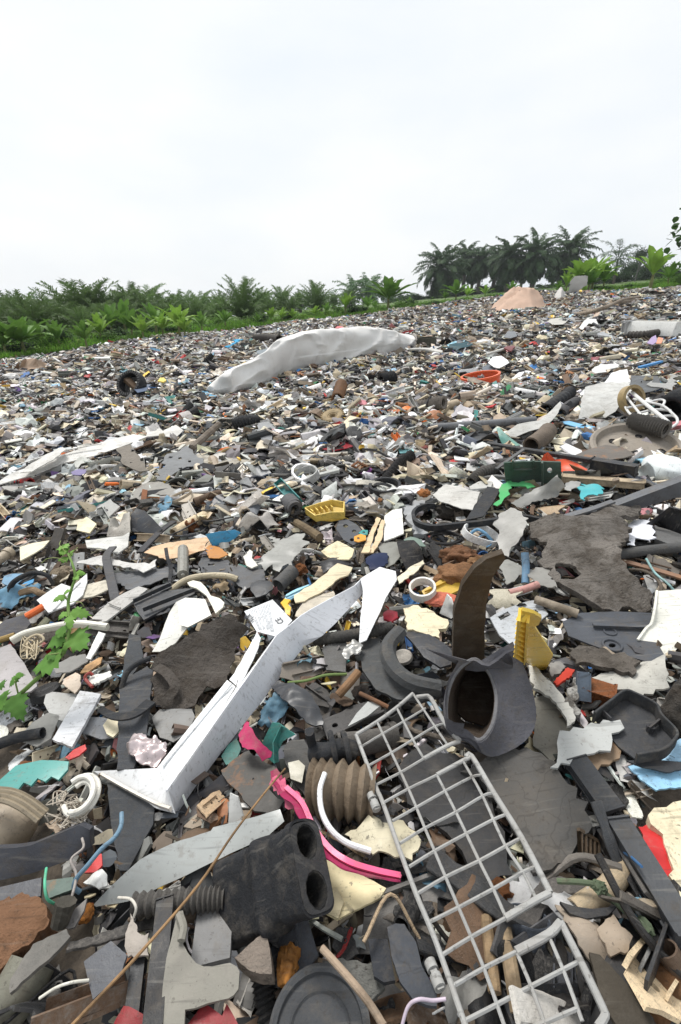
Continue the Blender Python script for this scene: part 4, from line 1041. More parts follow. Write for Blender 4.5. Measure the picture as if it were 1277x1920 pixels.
LU('brown_clod', 'rough brown fibrous clod leaning on the larger one next to the black belt', 'clod', 'smaller brown clod', (.20, .10, .055), 'foam', "862,1045", 34, 22, 20, .02, .35, 2.4)
LU('brown_clod', 'tan crumbly clod pressed against the upright brown blade', 'clod', 'tan clod', (.32, .18, .09), 'foam', "905,1062", 28, 20, 18, .03, .35, 2.4)
T('rubber_belt', 'ribbed black rubber belt looped over at one end in front of the translucent sheets', 'belt', 'black ribbed belt', C['ch'], 'rubber', "1030,981,6 985,971,7 955,973,7.5 900,981,7.5 858,985,7 820,989,6.5 800,988,6.5 781,980,6 775,966,6 783,955,6 800,949,6 815,950,5", 6, prof=[(-.55, -1), (.55, -1), (.55, -.62), (.35, -.5), (.55, -.38), (.55, 0), (.35, .12), (.55, .24), (.55, .62), (.35, .72), (.55, .82), (.55, 1), (-.55, 1)], sm=6)
S('half_ring_channel', 'dark half ring rubber channel curling beside the tip of the white bracket', 'rubber channel', 'dark half ring channel', (.075, .078, .08), 'rubber', "672,1203 690,1197 712,1196 718,1225 736,1258 775,1274 822,1280 830,1304 790,1316 745,1312 705,1294 680,1258", 6, .03, .08, 1, 14, .004, 16,
  extra=[sweep(smooth_path(pts("750,1184,6 728,1212,6 734,1246,6 768,1278,5.5 824,1292,4"), 7), [(-.018, 0), (-.012, .012), (0, .017), (.012, .012), (.018, 0), (.014, 0), (.009, .008), (0, .012), (-.009, .008), (-.014, 0)])])
S('torn_rubber_sheet', 'torn mud brown rubber sheet curling up behind the long white bracket', 'rubber sheet', 'torn rubber sheet', (.115, .10, .088), 'mud', "281,1232,8 310,1216,9 360,1181,10.5 398,1159,11 432,1152,11 470,1176,8 451,1197,6.5 437,1216,5.5 439,1244,5 423,1275,4.5 389,1291,4 372,1308,4 354,1332,3 330,1330,3 310,1337,3 285,1316,4", 4, .05, .3, 3.5, 12, -.012, 20, rag=.5,
  extra=[sweep(smooth_path(pts("293,1250,7 312,1262,7 328,1285,6 318,1305,5 300,1322,4"), 5), rect(.02, .003))])
S('black_flap', 'long black rubber flap with whitish scuffs beside the torn rubber sheet', 'rubber flap', 'scuffed black flap', (.06, .064, .072), 'rubber', "224,1288 245,1268 276,1249 287,1257 284,1300 282,1326 276,1382 262,1410 251,1440 219,1443 223,1350", 4, .05, .1, 1, 14, .004, 16)
S('black_flap', 'narrow black rubber flap standing behind the scuffed flap', 'rubber flap', 'narrow rear flap', (.05, .054, .06), 'rubber', "243,1188 263,1191 268,1231 246,1270 227,1279 235,1225", 4, .045, .1)
T('black_lip', 'black curved rubber lip crossing over the scuffed flap', 'rubber lip', 'curved rubber lip', C['ch'], 'rubber', "187,1329,7 215,1343,7.5 250,1340,7.5 283,1316,6.5", 10, prof=rect(2.2, .5), taper=(.5, 1.0))
T('black_lip', 'thin black rubber hoop edge rising above the scuffed flap', 'rubber lip', 'thin hoop edge', C['ch'], 'rubber', "228,1290,5 238,1262,7 258,1244,8 282,1234,8.5", 5)
S('black_flap', 'broad charcoal rubber flap lying under the foot of the white bracket', 'rubber flap', 'broad charcoal flap', (.05, .054, .06), 'rubber', "200,1468 224,1465 252,1490 290,1502 287,1545 262,1590 240,1632 224,1632 212,1560", 4, .035, .1, 1, 14)
S('white_plank', 'dirty white flat plank piece lying over a pale quarter disc', 'plank', 'dirty white plank', (.60, .61, .63), 'plastic', "98,1386 150,1295 189,1301 135,1400", 7, .055, .05)
S('pale_disc', 'pale grey quarter disc under the dirty white plank', 'disc', 'pale quarter disc', (.40, .40, .39), 'dusty', "82,1318 86,1302 98,1297 150,1302 120,1352 104,1348 92,1337", 3, .04, .05)
S('clear_flake', 'cloudy translucent flake beside the pale quarter disc', 'flake', 'cloudy flake', (.42, .42, .40), 'film', "33,1386 60,1355 90,1336 112,1342 96,1384 70,1400", 2.5, .04, .1)
S('pale_disc', 'blue grey disc segment behind the crumpled foil', 'disc', 'blue grey segment', (.25, .26, .28), 'dusty', "150,1372 168,1344 192,1345 222,1352 225,1380 190,1386", 3, .035, .05)
S('cream_hexagon', 'small cream six sided plastic piece on the blue grey segment', 'plastic piece', 'cream hexagon', (.70, .62, .44), 'clean', "193,1360 204,1345 223,1352 224,1370 212,1382 200,1376", 4, .05, 0)
S('grey_panel', 'flat warm grey panel piece cut by the border behind the weed', 'panel', 'warm grey panel', (.33, .31, .31), 'dusty', "-20,1222 20,1207 48,1248 70,1286 58,1296 20,1305 -20,1312", 4, .045, .05)
S('crumpled_foil', 'crumpled silver foil with pink patches next to the scuffed flap', 'foil', 'crumpled pink foil', (.55, .47, .47), 'metal', "240,1392 250,1377 272,1384 296,1390 314,1398 312,1420 290,1438 262,1434 241,1412", 4, .06, .4, 14, 40, .014, 22, rag=.3)
S('teal_comb', 'translucent teal plastic strip with scalloped teeth at the border', 'toothed strip', 'teal scalloped strip', C['tealg'], 'clean', "-15,1480 0,1462 30,1436 80,1427 129,1428 127,1443 110,1463 97,1458 86,1468 72,1462 60,1476 46,1470 36,1482 15,1478 5,1488", 4, .06, .03, .5, 10, .004, 16)
S('teal_shell', 'folded teal plastic shell pieces beside the pink fabric strip', 'shell fragment', 'folded teal shell', C['teal'], 'plastic', "490,1396,6 510,1355,9 522,1356,9 531,1362,9 553,1378,8 530,1390,7 520,1412,5 515,1432,4 500,1420,4", 3, .05, .05, 0, 1, .0, 10, extra=[sweep(pts("530,1362,9 516,1392,7 518,1430,5"), rect(.002, .012))])
S('teal_shell', 'dark teal plastic shell half hidden under the rusty rubber plate', 'shell fragment', 'dark teal shell', (.03, .14, .12), 'plastic', "415,1418 428,1396 444,1384 452,1404 440,1430 424,1434", 3, .04, .05)
S('rusty_plate', 'dark rubber plate with rusty specks between the pink fabric and the rubber block', 'rubber plate', 'rust specked plate', (.07, .066, .06), 'rust', "415,1444 440,1425 466,1406 490,1424 530,1452 540,1498 505,1530 478,1520 458,1500 432,1478", 5, .045, .3, 1.5, 16, .003, 14, rag=.2)
S('white_sliver', 'white upright sliver poking up behind the grey blade strip', 'sliver', 'white sliver', (.55, .55, .53), 'clean', "428,1548,5 431,1487,8 446,1494,8 456,1530,6", 3, .05, .05)
S('red_scrap', 'glossy red plastic scrap at the bottom border beside the twig', 'plastic scrap', 'red bottom scrap', (.24, .02, .025), 'plastic', "203,1935 232,1886 246,1890 272,1905 280,1935", 3, .07, .05, 2, 30, .004)
S('red_scrap', 'pair of red plastic flaps at the bottom border under the hook plate', 'plastic scrap', 'red flaps', (.24, .025, .03), 'plastic', "340,1935 385,1882 402,1896 418,1908 426,1884 455,1935", 3, .07, .03, 2, 30, .004)
S('red_scrap', 'small red scrap behind the blue wire', 'plastic scrap', 'small red scrap', C['red'], 'plastic', "158,1636 172,1622 176,1604 190,1600 192,1622 180,1636", 3, .05, .1, 2, 30)
S('red_scrap', 'red folded scrap between the teal strip and the crumpled foil', 'plastic scrap', 'red folded scrap', C['red'], 'plastic', "122,1420 138,1406 160,1396 162,1404 148,1416 130,1424", 3, .05, .1, 2, 30)
def coil():
    r = root('cable_coil', 'coil of dirty white plastic tube tangled with pale string', 'cable coil', pts("150,1500", .05)[0], 'white tube coil')
    for k, (cx, cy, rx, ry, hh) in enumerate(((152, 1492, 30, 38, 6.5), (150, 1496, 21, 30, 7.5), (146, 1490, 27, 34, 8.2))):
        l = ' '.join('%.1f,%.1f,%.1f' % (cx + rx * math.cos(t) + (cy - (cy + ry * math.sin(t))) * .35, cy + ry * math.sin(t), hh) for t in [i * .5 - 2.4 for i in range(11 - k)])
        part('tube', r, sweep(smooth_path(pts(l), 4), circ(.0042, 8)), 'clean', (.66, .64, .58))
    q = random.Random(4); g = []
    for i in range(26):
        x, y = q.uniform(100, 150), q.uniform(1490, 1545)
        g.append(sweep(smooth_path(pts(' '.join('%.1f,%.1f,%.1f' % (x + q.uniform(-22, 22), y + q.uniform(-16, 16), q.uniform(4, 7)) for _ in range(5))), 4), circ(.0011, 5)))
    part('string', r, join(*g), 'cloth', (.5, .45, .38))
    HPOLY.append([(95, 1450), (185, 1450), (185, 1550), (95, 1550)])
coil()
LU('beige_pot', 'rounded beige plastic pot lying at the border below the teal strip', 'pot', 'beige pot', (.30, .245, .18), 'plastic', "12,1548", 52, 52, 44, .03, .06, 1.0)
T('pot_rim', 'ribbed beige rim piece curving over the pot at the border', 'rim piece', 'ribbed beige rim', (.30, .25, .18), 'plastic', "-12,1488,10 18,1492,10 48,1506,9.5 80,1530,8", 13, prof=[(-1, -.4), (1, -.4), (1, 0), (.7, .25), (.4, 0), (.1, .3), (-.2, 0), (-.5, .3), (-.8, 0), (-1, .2)])
S('dark_bar', 'smooth dark slate bar cut by the border below the coil', 'bar', 'smooth slate bar', (.055, .058, .07), 'plastic', "-20,1592,7 30,1588,7 60,1583,7 150,1546,7.5 168,1556,7.5 170,1588,5 130,1612,4.5 60,1636,4 -20,1655,4", 14, .055, .0, .4, 8, .004, 12)
S('dark_strip', 'flat dark strip at the border under the smooth slate bar', 'strip', 'flat dark strip', (.065, .068, .078), 'plastic', "-20,1668 78,1645 76,1680 -20,1697", 5, .05, 0)
S('dark_strip', 'slate strip end with flaking green paint touched by the green wire', 'strip', 'green flecked strip', (.11, .15, .13), 'rust', "84,1651 138,1644 134,1668 92,1684", 5, .05, .05)
S('soil_clod', 'orange brown soil clod with grit at the border below the strips', 'soil clod', 'orange soil clod', (.24, .13, .075), 'foam', "-20,1692 20,1684 60,1682 96,1704 98,1740 70,1770 30,1800 -20,1840", 30, .06, .5, 10, 16, .012, 20, rag=.3)
T('broken_pipe', 'wide broken olive grey pipe with a ragged rim at the bottom border corner', 'pipe', 'broken olive pipe', (.17, .165, .13), 'plastic', "-25,1930,5 30,1862,6 62,1806,6.5", 46, kind='hollow', hollow=.86)
S('pipe_lining', 'dark flat board lying inside the mouth of the broken pipe', 'board', 'board in pipe mouth', (.11, .105, .095), 'dusty', "20,1835 62,1770 125,1742 132,1756 100,1790 52,1832 18,1862", 5, .11, .15, 1, 15)
S('hook_plate', 'hook shaped olive grey plastic plate near the bottom border', 'plate', 'olive hook plate', (.215, .205, .175), 'dusty', "333,1709 343,1707 347,1735 342,1768 352,1786 368,1806 382,1812 398,1812 431,1805 444,1812 449,1821 448,1840 447,1854 438,1866 428,1872 389,1881 366,1890 347,1893 345,1935 300,1935 305,1850 312,1797 328,1732", 4, .085, .02, .3, 10, 0, 18, extra=[sweep(smooth_path(pts("336,1714,9 344,1740,9 340,1764,9"), 4), circ(.005, 7))])
S('dark_square', 'charcoal square tile with a green scratch beside the twig', 'tile', 'charcoal square tile', (.07, .074, .085), 'plastic', "157,1803 180,1785 208,1764 238,1790 232,1808 228,1826 174,1874", 4, .09, .03)
S('stone_wedge', 'triangular pale brown stone wedge under the rubber block', 'stone', 'brown stone wedge', (.36, .30, .25), 'mud', "440,1796 470,1768 498,1746 506,1780 510,1826 488,1826 468,1820", 26, .075, .1, 1.5, 30, 0, 12)
LU('amber_lump', 'orange amber chunk beside the brown stone wedge', 'amber chunk', 'amber chunk', C['amber'], 'wood', "540,1812", 20, 30, 20, .03, .4, 2)
LU('amber_lump', 'orange pebble in the gap below the pale grey blade', 'pebble', 'orange pebble', (.4, .16, .04), 'foam', "162,1712", 14, 16, 10, .04, .3, 2)
RG('round_lid', 'big black round lid with a thick rim cut by the bottom border', 'lid', 'big black round lid', 'dg', 'rubber', "600,1938,5", 96, 12, 0, prof=[(96, 0), (96, 14), (90, 17), (82, 14), (80, 6), (60, 5), (56, 9), (52, 5), (0, 4), (0, 0)], closedp=False, n=56)
HPOLY.append([(505, 1930), (520, 1870), (560, 1845), (620, 1840), (670, 1865), (695, 1920)])
S('sole_piece', 'black shoe sole shaped rubber piece beside the grid rack', 'rubber sole', 'black sole piece', (.05, .055, .065), 'cracked', "726,1738 742,1731 758,1732 780,1768 791,1813 819,1862 819,1886 800,1884 774,1874 750,1842 734,1793", 7, .075, .05, .8, 16, .004, 14)
S('sole_piece', 'rounded dark heel shaped piece next to the sole piece', 'rubber sole', 'dark heel piece', (.035, .038, .045), 'rubber', "690,1760 727,1760 734,1800 741,1838 720,1842 701,1830", 8, .055, .05)
LU('brown_rock', 'large rusty brown rock near the bottom border corner', 'rock', 'rusty brown rock', (.23, .12, .06), 'foam', "1238,1850", 60, 52, 40, .03, .25, 1.4)
T('tan_tube', 'tan bamboo like tube under the lower cells of the grid rack', 'tube', 'first tan tube', C['tan'], 'wood', "912,1722,4 920,1790,5 928,1862,5", 11, sm=4)
T('tan_tube', 'second tan tube crossing beside the first under the rack', 'tube', 'second tan tube', (.40, .30, .19), 'wood', "946,1738,4.5 958,1815,5.5 972,1900,5", 13, sm=4)
LU('grey_pot', 'grey brown rounded pot under the last cells of the rack', 'pot', 'grey brown pot', (.21, .18, .15), 'dusty', "1020,1905", 62, 46, 30, .02, .1, 1.0)
S('tan_shards', 'tan curled sheet sticking up between the rack and the rusty rock', 'sheet', 'tan curled sheet', (.33, .27, .21), 'dusty', "1042,1696 1080,1718 1120,1742 1150,1790 1130,1830 1090,1790 1060,1740", 4, .05, .3, 3, 16, .015, 12, rag=.3)
S('tan_shards', 'tan splintered curl beside the green rope', 'sheet', 'tan splinter', (.36, .29, .22), 'dusty', "1118,1745 1150,1715 1162,1745 1185,1760 1175,1790 1145,1795", 4, .06, .3, 3, 16, .01)
S('dark_blade', 'brown black rubber blade running to the bottom border beside the rack', 'rubber blade', 'brown black blade', (.065, .055, .042), 'rubber', "1105,1785 1125,1790 1180,1850 1240,1935 1165,1935 1130,1880", 6, .075, .08)
S('dark_crescent', 'dark crescent shaped rubber piece in front of the cracked slab', 'rubber piece', 'dark crescent', (.05, .05, .053), 'rubber', "1050,1690 1080,1700 1110,1704 1156,1699 1140,1716 1100,1722 1068,1712", 6, .065, .05)
T('green_rope', 'frayed green and olive rope twisted beside the dark crescent', 'rope', 'frayed green rope', (.13, .165, .105), 'fabric', "1045,1652,6 1090,1654,7 1118,1660,7 1140,1680,6.5 1180,1715,6 1208,1738,6", 5, sm=6, n=8, extra=[lump(P(1208, 1740, .06), .009, .009, .008, .6, 4, 3, 5), lump(P(1124, 1664, .07), .008, .007, .006, .6, 4, 3, 6)])
S('pebble_plate', 'speckled grey white stone plate behind the round lid', 'stone plate', 'speckled stone plate', (.26, .26, .24), 'mud', "605,1800 660,1800 720,1812 722,1850 690,1880 640,1846 600,1838", 8, .04, .3, 2, 30, 0, 12)
T('copper_cable', 'tan insulated cable with a bare copper end crossing the round lid', 'cable', 'tan copper cable', (.34, .26, .19), 'wood', "604,1778,9 635,1812,9.5 668,1850,10 695,1885,10 720,1925,10", 6.5)
T('mauve_wire', 'mauve wire bent in a hook at the bottom border', 'wire', 'mauve hooked wire', (.45, .38, .45), 'clean', "752,1930,9 765,1888,10 785,1874,10.5 812,1876,10 836,1873,10", 3.2)
T('blue_wire', 'thick blue grey wire curling beside the broad charcoal flap', 'wire', 'blue grey wire', (.13, .22, .30), 'plastic', "228,1524,9 227,1548,9 215,1570,9.5 190,1592,9.5 165,1622,9 145,1645,8 139,1663,7 150,1673,6", 4)
T('green_wire', 'thin green wire bent into an L over the flat dark strip', 'wire', 'green bent wire', (.10, .42, .26), 'clean', "87,1628,8 84,1655,9 88,1684,8 104,1696,6", 2.4)
T('grey_wire', 'thin grey wire wriggling above the green flecked strip', 'wire', 'grey wriggling wire', (.3, .27, .25), 'plastic', "154,1572,8 156,1590,8.5 133,1612,9 143,1640,8 135,1680,8 126,1700,7", 2.2)
T('white_wire', 'short white wire between the broken pipe and the square tile', 'wire', 'short white wire', (.62, .60, .53), 'clean', "74,1872,10 105,1852,10.5 135,1842,10.5 166,1838,9.5", 2.6)
T('white_wire', 'coiled pale wire beside the crinkled card piece', 'wire', 'pale coiled wire', (.55, .52, .46), 'clean', "222,1683,8 245,1686,9 255,1702,9 251,1720,8", 2.4)
T('dark_stopper', 'dark ridged rubber stopper with a rusty end over the soil clod', 'stopper', 'ridged rubber stopper', (.06, .055, .045), 'rubber', "124,1690,9 112,1735,7", 19, prof=[(math.cos(i * .3142) * (1 if i % 2 else .92), math.sin(i * .3142) * (1 if i % 2 else .92)) for i in range(20)], taper=(1, .82), sm=3)
S('grey_leaf', 'grey leaf shaped plastic piece beside the rubber stopper', 'plastic piece', 'grey leaf piece', (.15, .14, .135), 'dusty', "163,1684 158,1706 140,1738 128,1742 122,1738 140,1705", 3, .07, .05)
S('white_scoop', 'small white scoop shaped piece at the tip of the pale grey blade', 'scoop', 'small white scoop', (.58, .58, .56), 'clean', "156,1655 175,1640 193,1632 202,1642 201,1660 186,1668", 3, .06, .05, 0, 1, .008)
S('crinkle_card', 'crinkled beige card with a torn edge beside the twig', 'card', 'crinkled beige card', (.36, .32, .28), 'dusty', "236,1768 240,1735 246,1712 262,1756 280,1752 278,1792 240,1796", 3, .075, .3, 2, 30, .005, 10, rag=.3)
B('black_slat', 'tall black slat standing on edge beside the hook plate', 'slat', 'tall black slat', 'blk', 'plastic', "312,1690,7", "288,1935,8", 26, 20)
B('black_slat', 'second black slat with a pale edge beside the first', 'slat', 'second black slat', 'ch', 'plastic', "262,1800,6", "245,1940,6.5", 20, 20)
B('olive_board', 'olive grey board with a groove behind the rubber block', 'board', 'grooved olive board', 'mg', 'dusty', "408,1670,4", "395,1808,5", 62, 10)
T('frayed_fibres', 'frayed grey cable fibres under the pale grey blade', 'fibres', 'frayed fibres', (.35, .34, .32), 'cloth', "258,1706,5 290,1690,6 330,1665,6", 2, extra=[sweep(smooth_path(pts(' '.join('%.1f,%.1f,%.1f' % (258 + 78 * t / 3 + rng.uniform(-5, 5), 1708 - 48 * t / 3 + rng.uniform(-9, 9), 5 + rng.uniform(-.6, 1)) for t in range(4))), 4), circ(.0009, 5)) for _ in range(22)])

# ---- weed with lobed leaves
def weed():
    r = root('green_weed', 'young green vine weed with lobed leaves reaching up from the border', 'weed', P(0, 1340, .04), 'green weed')
    st = pts("-20,1345,6 30,1308,10 70,1272,13 98,1246,15 120,1222,17 128,1195,19 130,1165,21 128,1130,23 134,1105,25 141,1082,27 136,1058,29 126,1035,30 118,1022,31")
    sp = smooth_path(st, 5); part('stem', r, sweep(sp, circ(.0042, 8), [1.1 - .65 * i / len(sp) for i in range(len(sp))]), 'leaf', (.22, .36, .10))
    lobes = [(0, 0), (-.10, .06), (-.34, .02), (-.30, .16), (-.52, .22), (-.42, .32), (-.50, .44), (-.34, .46), (-.26, .52), (-.36, .66), (-.22, .70), (-.20, .84), (-.08, .86), (0, 1.02), (.08, .86), (.20, .84), (.22, .70), (.36, .66), (.26, .52), (.34, .46), (.50, .44), (.42, .32), (.52, .22), (.30, .16), (.34, .02), (.10, .06)]
    def leaf(base, tip, w, seed, col):
        b, t = P(base[0], base[1], base[2] / 100), P(tip[0], tip[1], tip[2] / 100); d = t - b; Ln = d.length; d.normalize(); sd = d.cross(Vector((0, -.45, .9)).normalized()).normalized(); n = sd.cross(d)
        q = random.Random(seed); dr = q.uniform(.1, .3)
        o = [b + d * (y * Ln) + sd * (x * Ln * w * .82) + n * Ln * (.10 * math.sin(y * 2.5) - .35 * abs(x) * (.3 + q.random() * .6)) - Vector((0, 0, 1)) * Ln * dr * y * y for x, y in lobes]
        part('leaf', r, slab(o, .0006, 0, .003, 45, .003, 0, 14, seed=seed, up=n), 'leaf', col, smooth=60)
    def pet(a, b, c=None): part('petiole', r, sweep(smooth_path([P(a[0], a[1], a[2] / 100), P(b[0], b[1], b[2] / 100)], 4), circ(.0016, 6)), 'leaf', (.26, .36, .12))
    G1, G2, G3 = (.14, .31, .06), (.21, .41, .08), (.10, .24, .05)
    leaf((132, 1190, 19), (166, 1212, 19), 1.1, 1, G1); leaf((126, 1192, 19), (84, 1208, 18), 1.0, 2, G1); leaf((124, 1186, 20), (104, 1180, 20), 1.2, 3, G1)
    leaf((130, 1150, 22), (172, 1150, 22), .8, 4, G2); leaf((128, 1148, 22), (108, 1160, 22), 1.0, 5, G2); leaf((132, 1152, 22), (132, 1178, 21), .8, 6, G2)
    leaf((114, 1232, 17), (62, 1250, 14), .9, 7, G1); leaf((90, 1226, 17), (112, 1238, 16), .8, 8, G3); pet((118, 1224, 17), (90, 1228, 17))
    leaf((22, 1305, 12), (44, 1346, 9), 1.15, 9, G3); leaf((14, 1308, 11), (-18, 1322, 9), 1.0, 10, G1); leaf((34, 1268, 14), (16, 1286, 13), 1.1, 11, G1); leaf((28, 1272, 14), (48, 1262, 15), .8, 12, G1); leaf((10, 1282, 13), (-8, 1290, 12), 1.0, 13, G3); pet((34, 1300, 11), (28, 1276, 14))
    leaf((122, 1118, 24), (98, 1128, 24), 1.0, 14, G2); leaf((128, 1112, 25), (122, 1106, 25), 1.0, 15, G2); pet((128, 1128, 23), (120, 1115, 24))
    leaf((140, 1076, 27), (162, 1074, 27), .9, 16, G2); leaf((140, 1080, 27), (148, 1086, 27), .9, 17, G2)
    leaf((128, 1050, 29), (108, 1048, 29), .7, 18, G2); leaf((122, 1040, 30), (112, 1026, 31), .7, 19, G2); leaf((124, 1036, 30), (128, 1020, 31), .6, 20, G2); leaf((130, 1046, 29), (140, 1030, 30), .6, 21, G2); leaf((118, 1030, 31), (118, 1016, 31), .8, 22, G2)
    for a in ("130,1130,23 140,1128,24 152,1130,25 158,1138,24", "124,1052,29 106,1046,30 88,1048,30 78,1056,29", "122,1034,31 112,1022,32 114,1014,32", "130,1042,30 142,1030,31 146,1026,31"):
        part('tendril', r, sweep(smooth_path(pts(a), 5), circ(.0008, 5)), 'leaf', (.35, .42, .16))
weed()
# ---- middle distance, in rows from near to far
S('tile_piece', 'pale grey tile piece with square notches behind the yellow wedge', 'tile', 'notched pale tile', (.42, .44, .46), 'plastic', "919,1158 945,1142 987,1128 1008,1124 1028,1151 990,1180 964,1215 936,1190", 4, .035, .05, holes=["933,1156 952,1146 958,1153 939,1163", "1004,1143 1010,1147 1006,1153 1000,1149"])
T('hollow_stick', 'hollow pale brown stick lying from the blade toward the slate panel', 'stick', 'hollow pale stick', (.33, .28, .22), 'wood', "1004,1124,5 1040,1136,5 1084,1151,4.5", 8, kind='hollow')
T('blue_tube', 'upright blue grey tube beside the ragged film', 'tube', 'blue grey tube', (.13, .24, .36), 'plastic', "984,1036,9 986,1062,6 985,1094,3", 7, kind='hollow')
T('pink_pipe', 'dusty pink pipe stub in front of the blue grey tube', 'pipe', 'pink pipe stub', (.50, .26, .23), 'plastic', "955,1112,4 980,1106,4.5 1009,1096,5", 7, kind='hollow')
S('cream_block', 'chipped cream plastic block beside the upright blade', 'plastic block', 'chipped cream block', (.66, .58, .40), 'plastic', "757,1140 775,1134 800,1140 845,1166 836,1178 822,1180 826,1196 806,1192 765,1180", 9, .05, .3, 1, 20, 0, 12, rag=.3)
S('black_oval', 'smooth black oval plastic cover beneath the chipped cream block', 'cover', 'black oval cover', (.03, .032, .038), 'plastic', "757,1186 775,1182 800,1190 832,1210 848,1222 846,1246 826,1252 795,1236", 5, .045, 0, 0, 1, .008)
LU('salmon_foam', 'flat salmon coloured foam pad beside the upright blade', 'foam pad', 'salmon foam pad', C['salm'], 'foam', "828,1124", 34, 20, 8, .035, .2, 1.8)
RG('white_jar', 'small dirty white jar rim lying in front of the brown clods', 'jar', 'dirty white jar', 'offw', 'rust', "793,1112,4", 25, 4, 18, tilt=(-.1, -.2))
S('white_shard', 'white pointed shard in front of the salmon foam pad', 'shard', 'white pointed shard', (.62, .62, .60), 'clean', "824,1150,3 838,1114,8 846,1122,8 850,1136,7 862,1148,4 846,1160,3", 3, .05, .05)
S('red_cap', 'small red cap under the forked end of the white bracket', 'cap', 'small red cap', (.46, .04, .06), 'plastic', "718,1150 728,1143 745,1147 746,1158 733,1166 719,1160", 6, .04, .1, 0, 1, .006)
S('cream_blade', 'cream serrated blade piece beside the black ribbed strap', 'blade piece', 'cream serrated blade', (.70, .64, .48), 'plastic', "745,1082 770,1062 794,1049 796,1056 780,1072 748,1094", 3, .045, .2)
S('cream_strip', 'long stained cream strip with steps running toward the bracket', 'strip', 'stained cream strip', (.60, .52, .36), 'rust', "551,1116 590,1092 633,1056 661,1064 653,1078 636,1084 617,1100 600,1112 571,1127 554,1130", 4, .055, .15, .6, 18)
S('printed_carton', 'torn carton piece with faded print behind the white bracket', 'carton', 'torn carton', (.58, .52, .42), 'dusty', "553,1155 562,1138 570,1128 600,1116 625,1108 628,1118 596,1136 572,1160", 3, .05, .2, .6, 18)
S('pale_blue_strips', 'stack of pale blue plastic strips beside the stained cream strip', 'strips', 'pale blue strips', (.30, .56, .70), 'clean', "537,1114 556,1104 577,1096 582,1102 560,1114 545,1124 534,1122", 4, .045, .05, extra=[sweep(pts("536,1119,5.2 580,1098,5.2"), rect(.004, .006))])
S('yellow_hook', 'small yellow hooked plastic bit beside the printed label', 'plastic bit', 'small yellow hook', (.78, .42, .03), 'clean', "526,1131 534,1122 545,1125 539,1134 546,1140 543,1154 535,1150 534,1142", 6, .06, .1, 0, 1, .003)
S('white_arm', 'ivory curved plastic arm flaring at one end', 'plastic arm', 'ivory curved arm', (.70, .68, .58), 'clean', "351,1092 362,1088 377,1093 388,1106 396,1120 412,1124 421,1131 418,1139 404,1150 397,1136 388,1120 370,1106 356,1100", 5, .055, .02, 0, 1, .006)
S('ivory_case', 'broken ivory casing corner leaning behind the torn rubber sheet', 'casing', 'ivory casing corner', (.68, .67, .62), 'clean', "285,1222,4 300,1198,5 318,1150,7 331,1129,9 348,1121,9.5 366,1122,9.5 385,1124,9.5 397,1155,8 372,1168,7 352,1178,7 330,1206,5 306,1222,4", 3, .06, .03, .4, 10, .004, 14, extra=[slab(pts("333,1130,9.6 385,1126,10 396,1153,8.6 352,1176,7.6 338,1172,8"), .002, 0)])
T('cream_hose', 'cream curved hose arc behind the ivory curved arm', 'hose', 'cream hose arc', (.50, .43, .30), 'plastic', "320,1108,3 340,1092,4.5 362,1083,5 395,1079,5 425,1080,5 445,1086,4", 6)
S('black_clip_frame', 'black stepped plastic clip frame with square cut outs', 'clip frame', 'black clip frame', (.038, .041, .047), 'plastic', "247,1124 270,1112 291,1100 320,1091 322,1100 300,1110 340,1104 364,1103 366,1112 330,1130 270,1162 257,1146", 6, .045, .05, 0, 1, 0, 14, holes=["279,1109 286,1105 291,1112 284,1117"], extra=[sweep(pts("268,1143,6 362,1106,6"), rect(.004, .012)), sweep(pts("250,1127,5.5 320,1095,5.5"), rect(.004, .012))])
S('grey_ramp', 'light grey ramp shaped plank with a step beside the clip frame', 'plank', 'light grey ramp', (.40, .39, .37), 'plastic', "168,1168 175,1156 204,1129 232,1112 260,1099 277,1104 240,1134 200,1164 185,1168", 5, .05, .03, extra=[sweep(pts("204,1131,5.6 226,1140,5.6"), rect(.003, .004))])
S('white_tray_piece', 'white moulded tray piece behind the weed', 'tray piece', 'white moulded tray piece', (.62, .62, .62), 'clean', "69,1126 92,1110 116,1095 135,1103 163,1075 164,1092 156,1116 138,1132 110,1142 91,1149", 4, .05, .03, 0, 1, .004, extra=[sweep(pts("100,1144,5.4 150,1092,5.6"), rect(.004, .005))])
S('cream_tongue', 'cream tongue shaped plastic piece behind the white moulded tray piece', 'plastic piece', 'cream tongue piece', (.56, .52, .42), 'plastic', "150,1122 154,1098 180,1092 198,1087 204,1092 202,1106 175,1118", 4, .045, .03)
T('orange_rod', 'bright orange plastic rod end beside the white tray piece', 'rod', 'orange rod', C['org'], 'clean', "50,1156,4 64,1148,4.5 82,1137,5", 7, sm=3)
T('black_hoop', 'arched black rubber hoop over blue shards near the border', 'rubber hoop', 'arched black hoop', C['ch'], 'rubber', "15,1120,3 22,1096,6 42,1081,8 66,1074,8 88,1079,7 100,1096,4", 5.5, prof=rect(1.2, 2, .3))
S('blue_shard', 'flat blue shard under the arched black hoop', 'shard', 'flat blue shard', (.14, .27, .40), 'plastic', "3,1092 8,1080 20,1076 46,1075 40,1088 22,1102", 3, .03, .1)
S('blue_shard', 'glossy bright blue sliver inside the arched black hoop', 'shard', 'bright blue sliver', (.05, .26, .50), 'clean', "36,1100 46,1092 64,1085 62,1092 48,1098", 3, .035, .05)
T('beige_root', 'knobbly beige root piece under the arched black hoop', 'root piece', 'beige root', (.30, .21, .13), 'wood', "40,1112,3 60,1106,4 74,1112,4 86,1116,3", 7, taper=(1, .7))
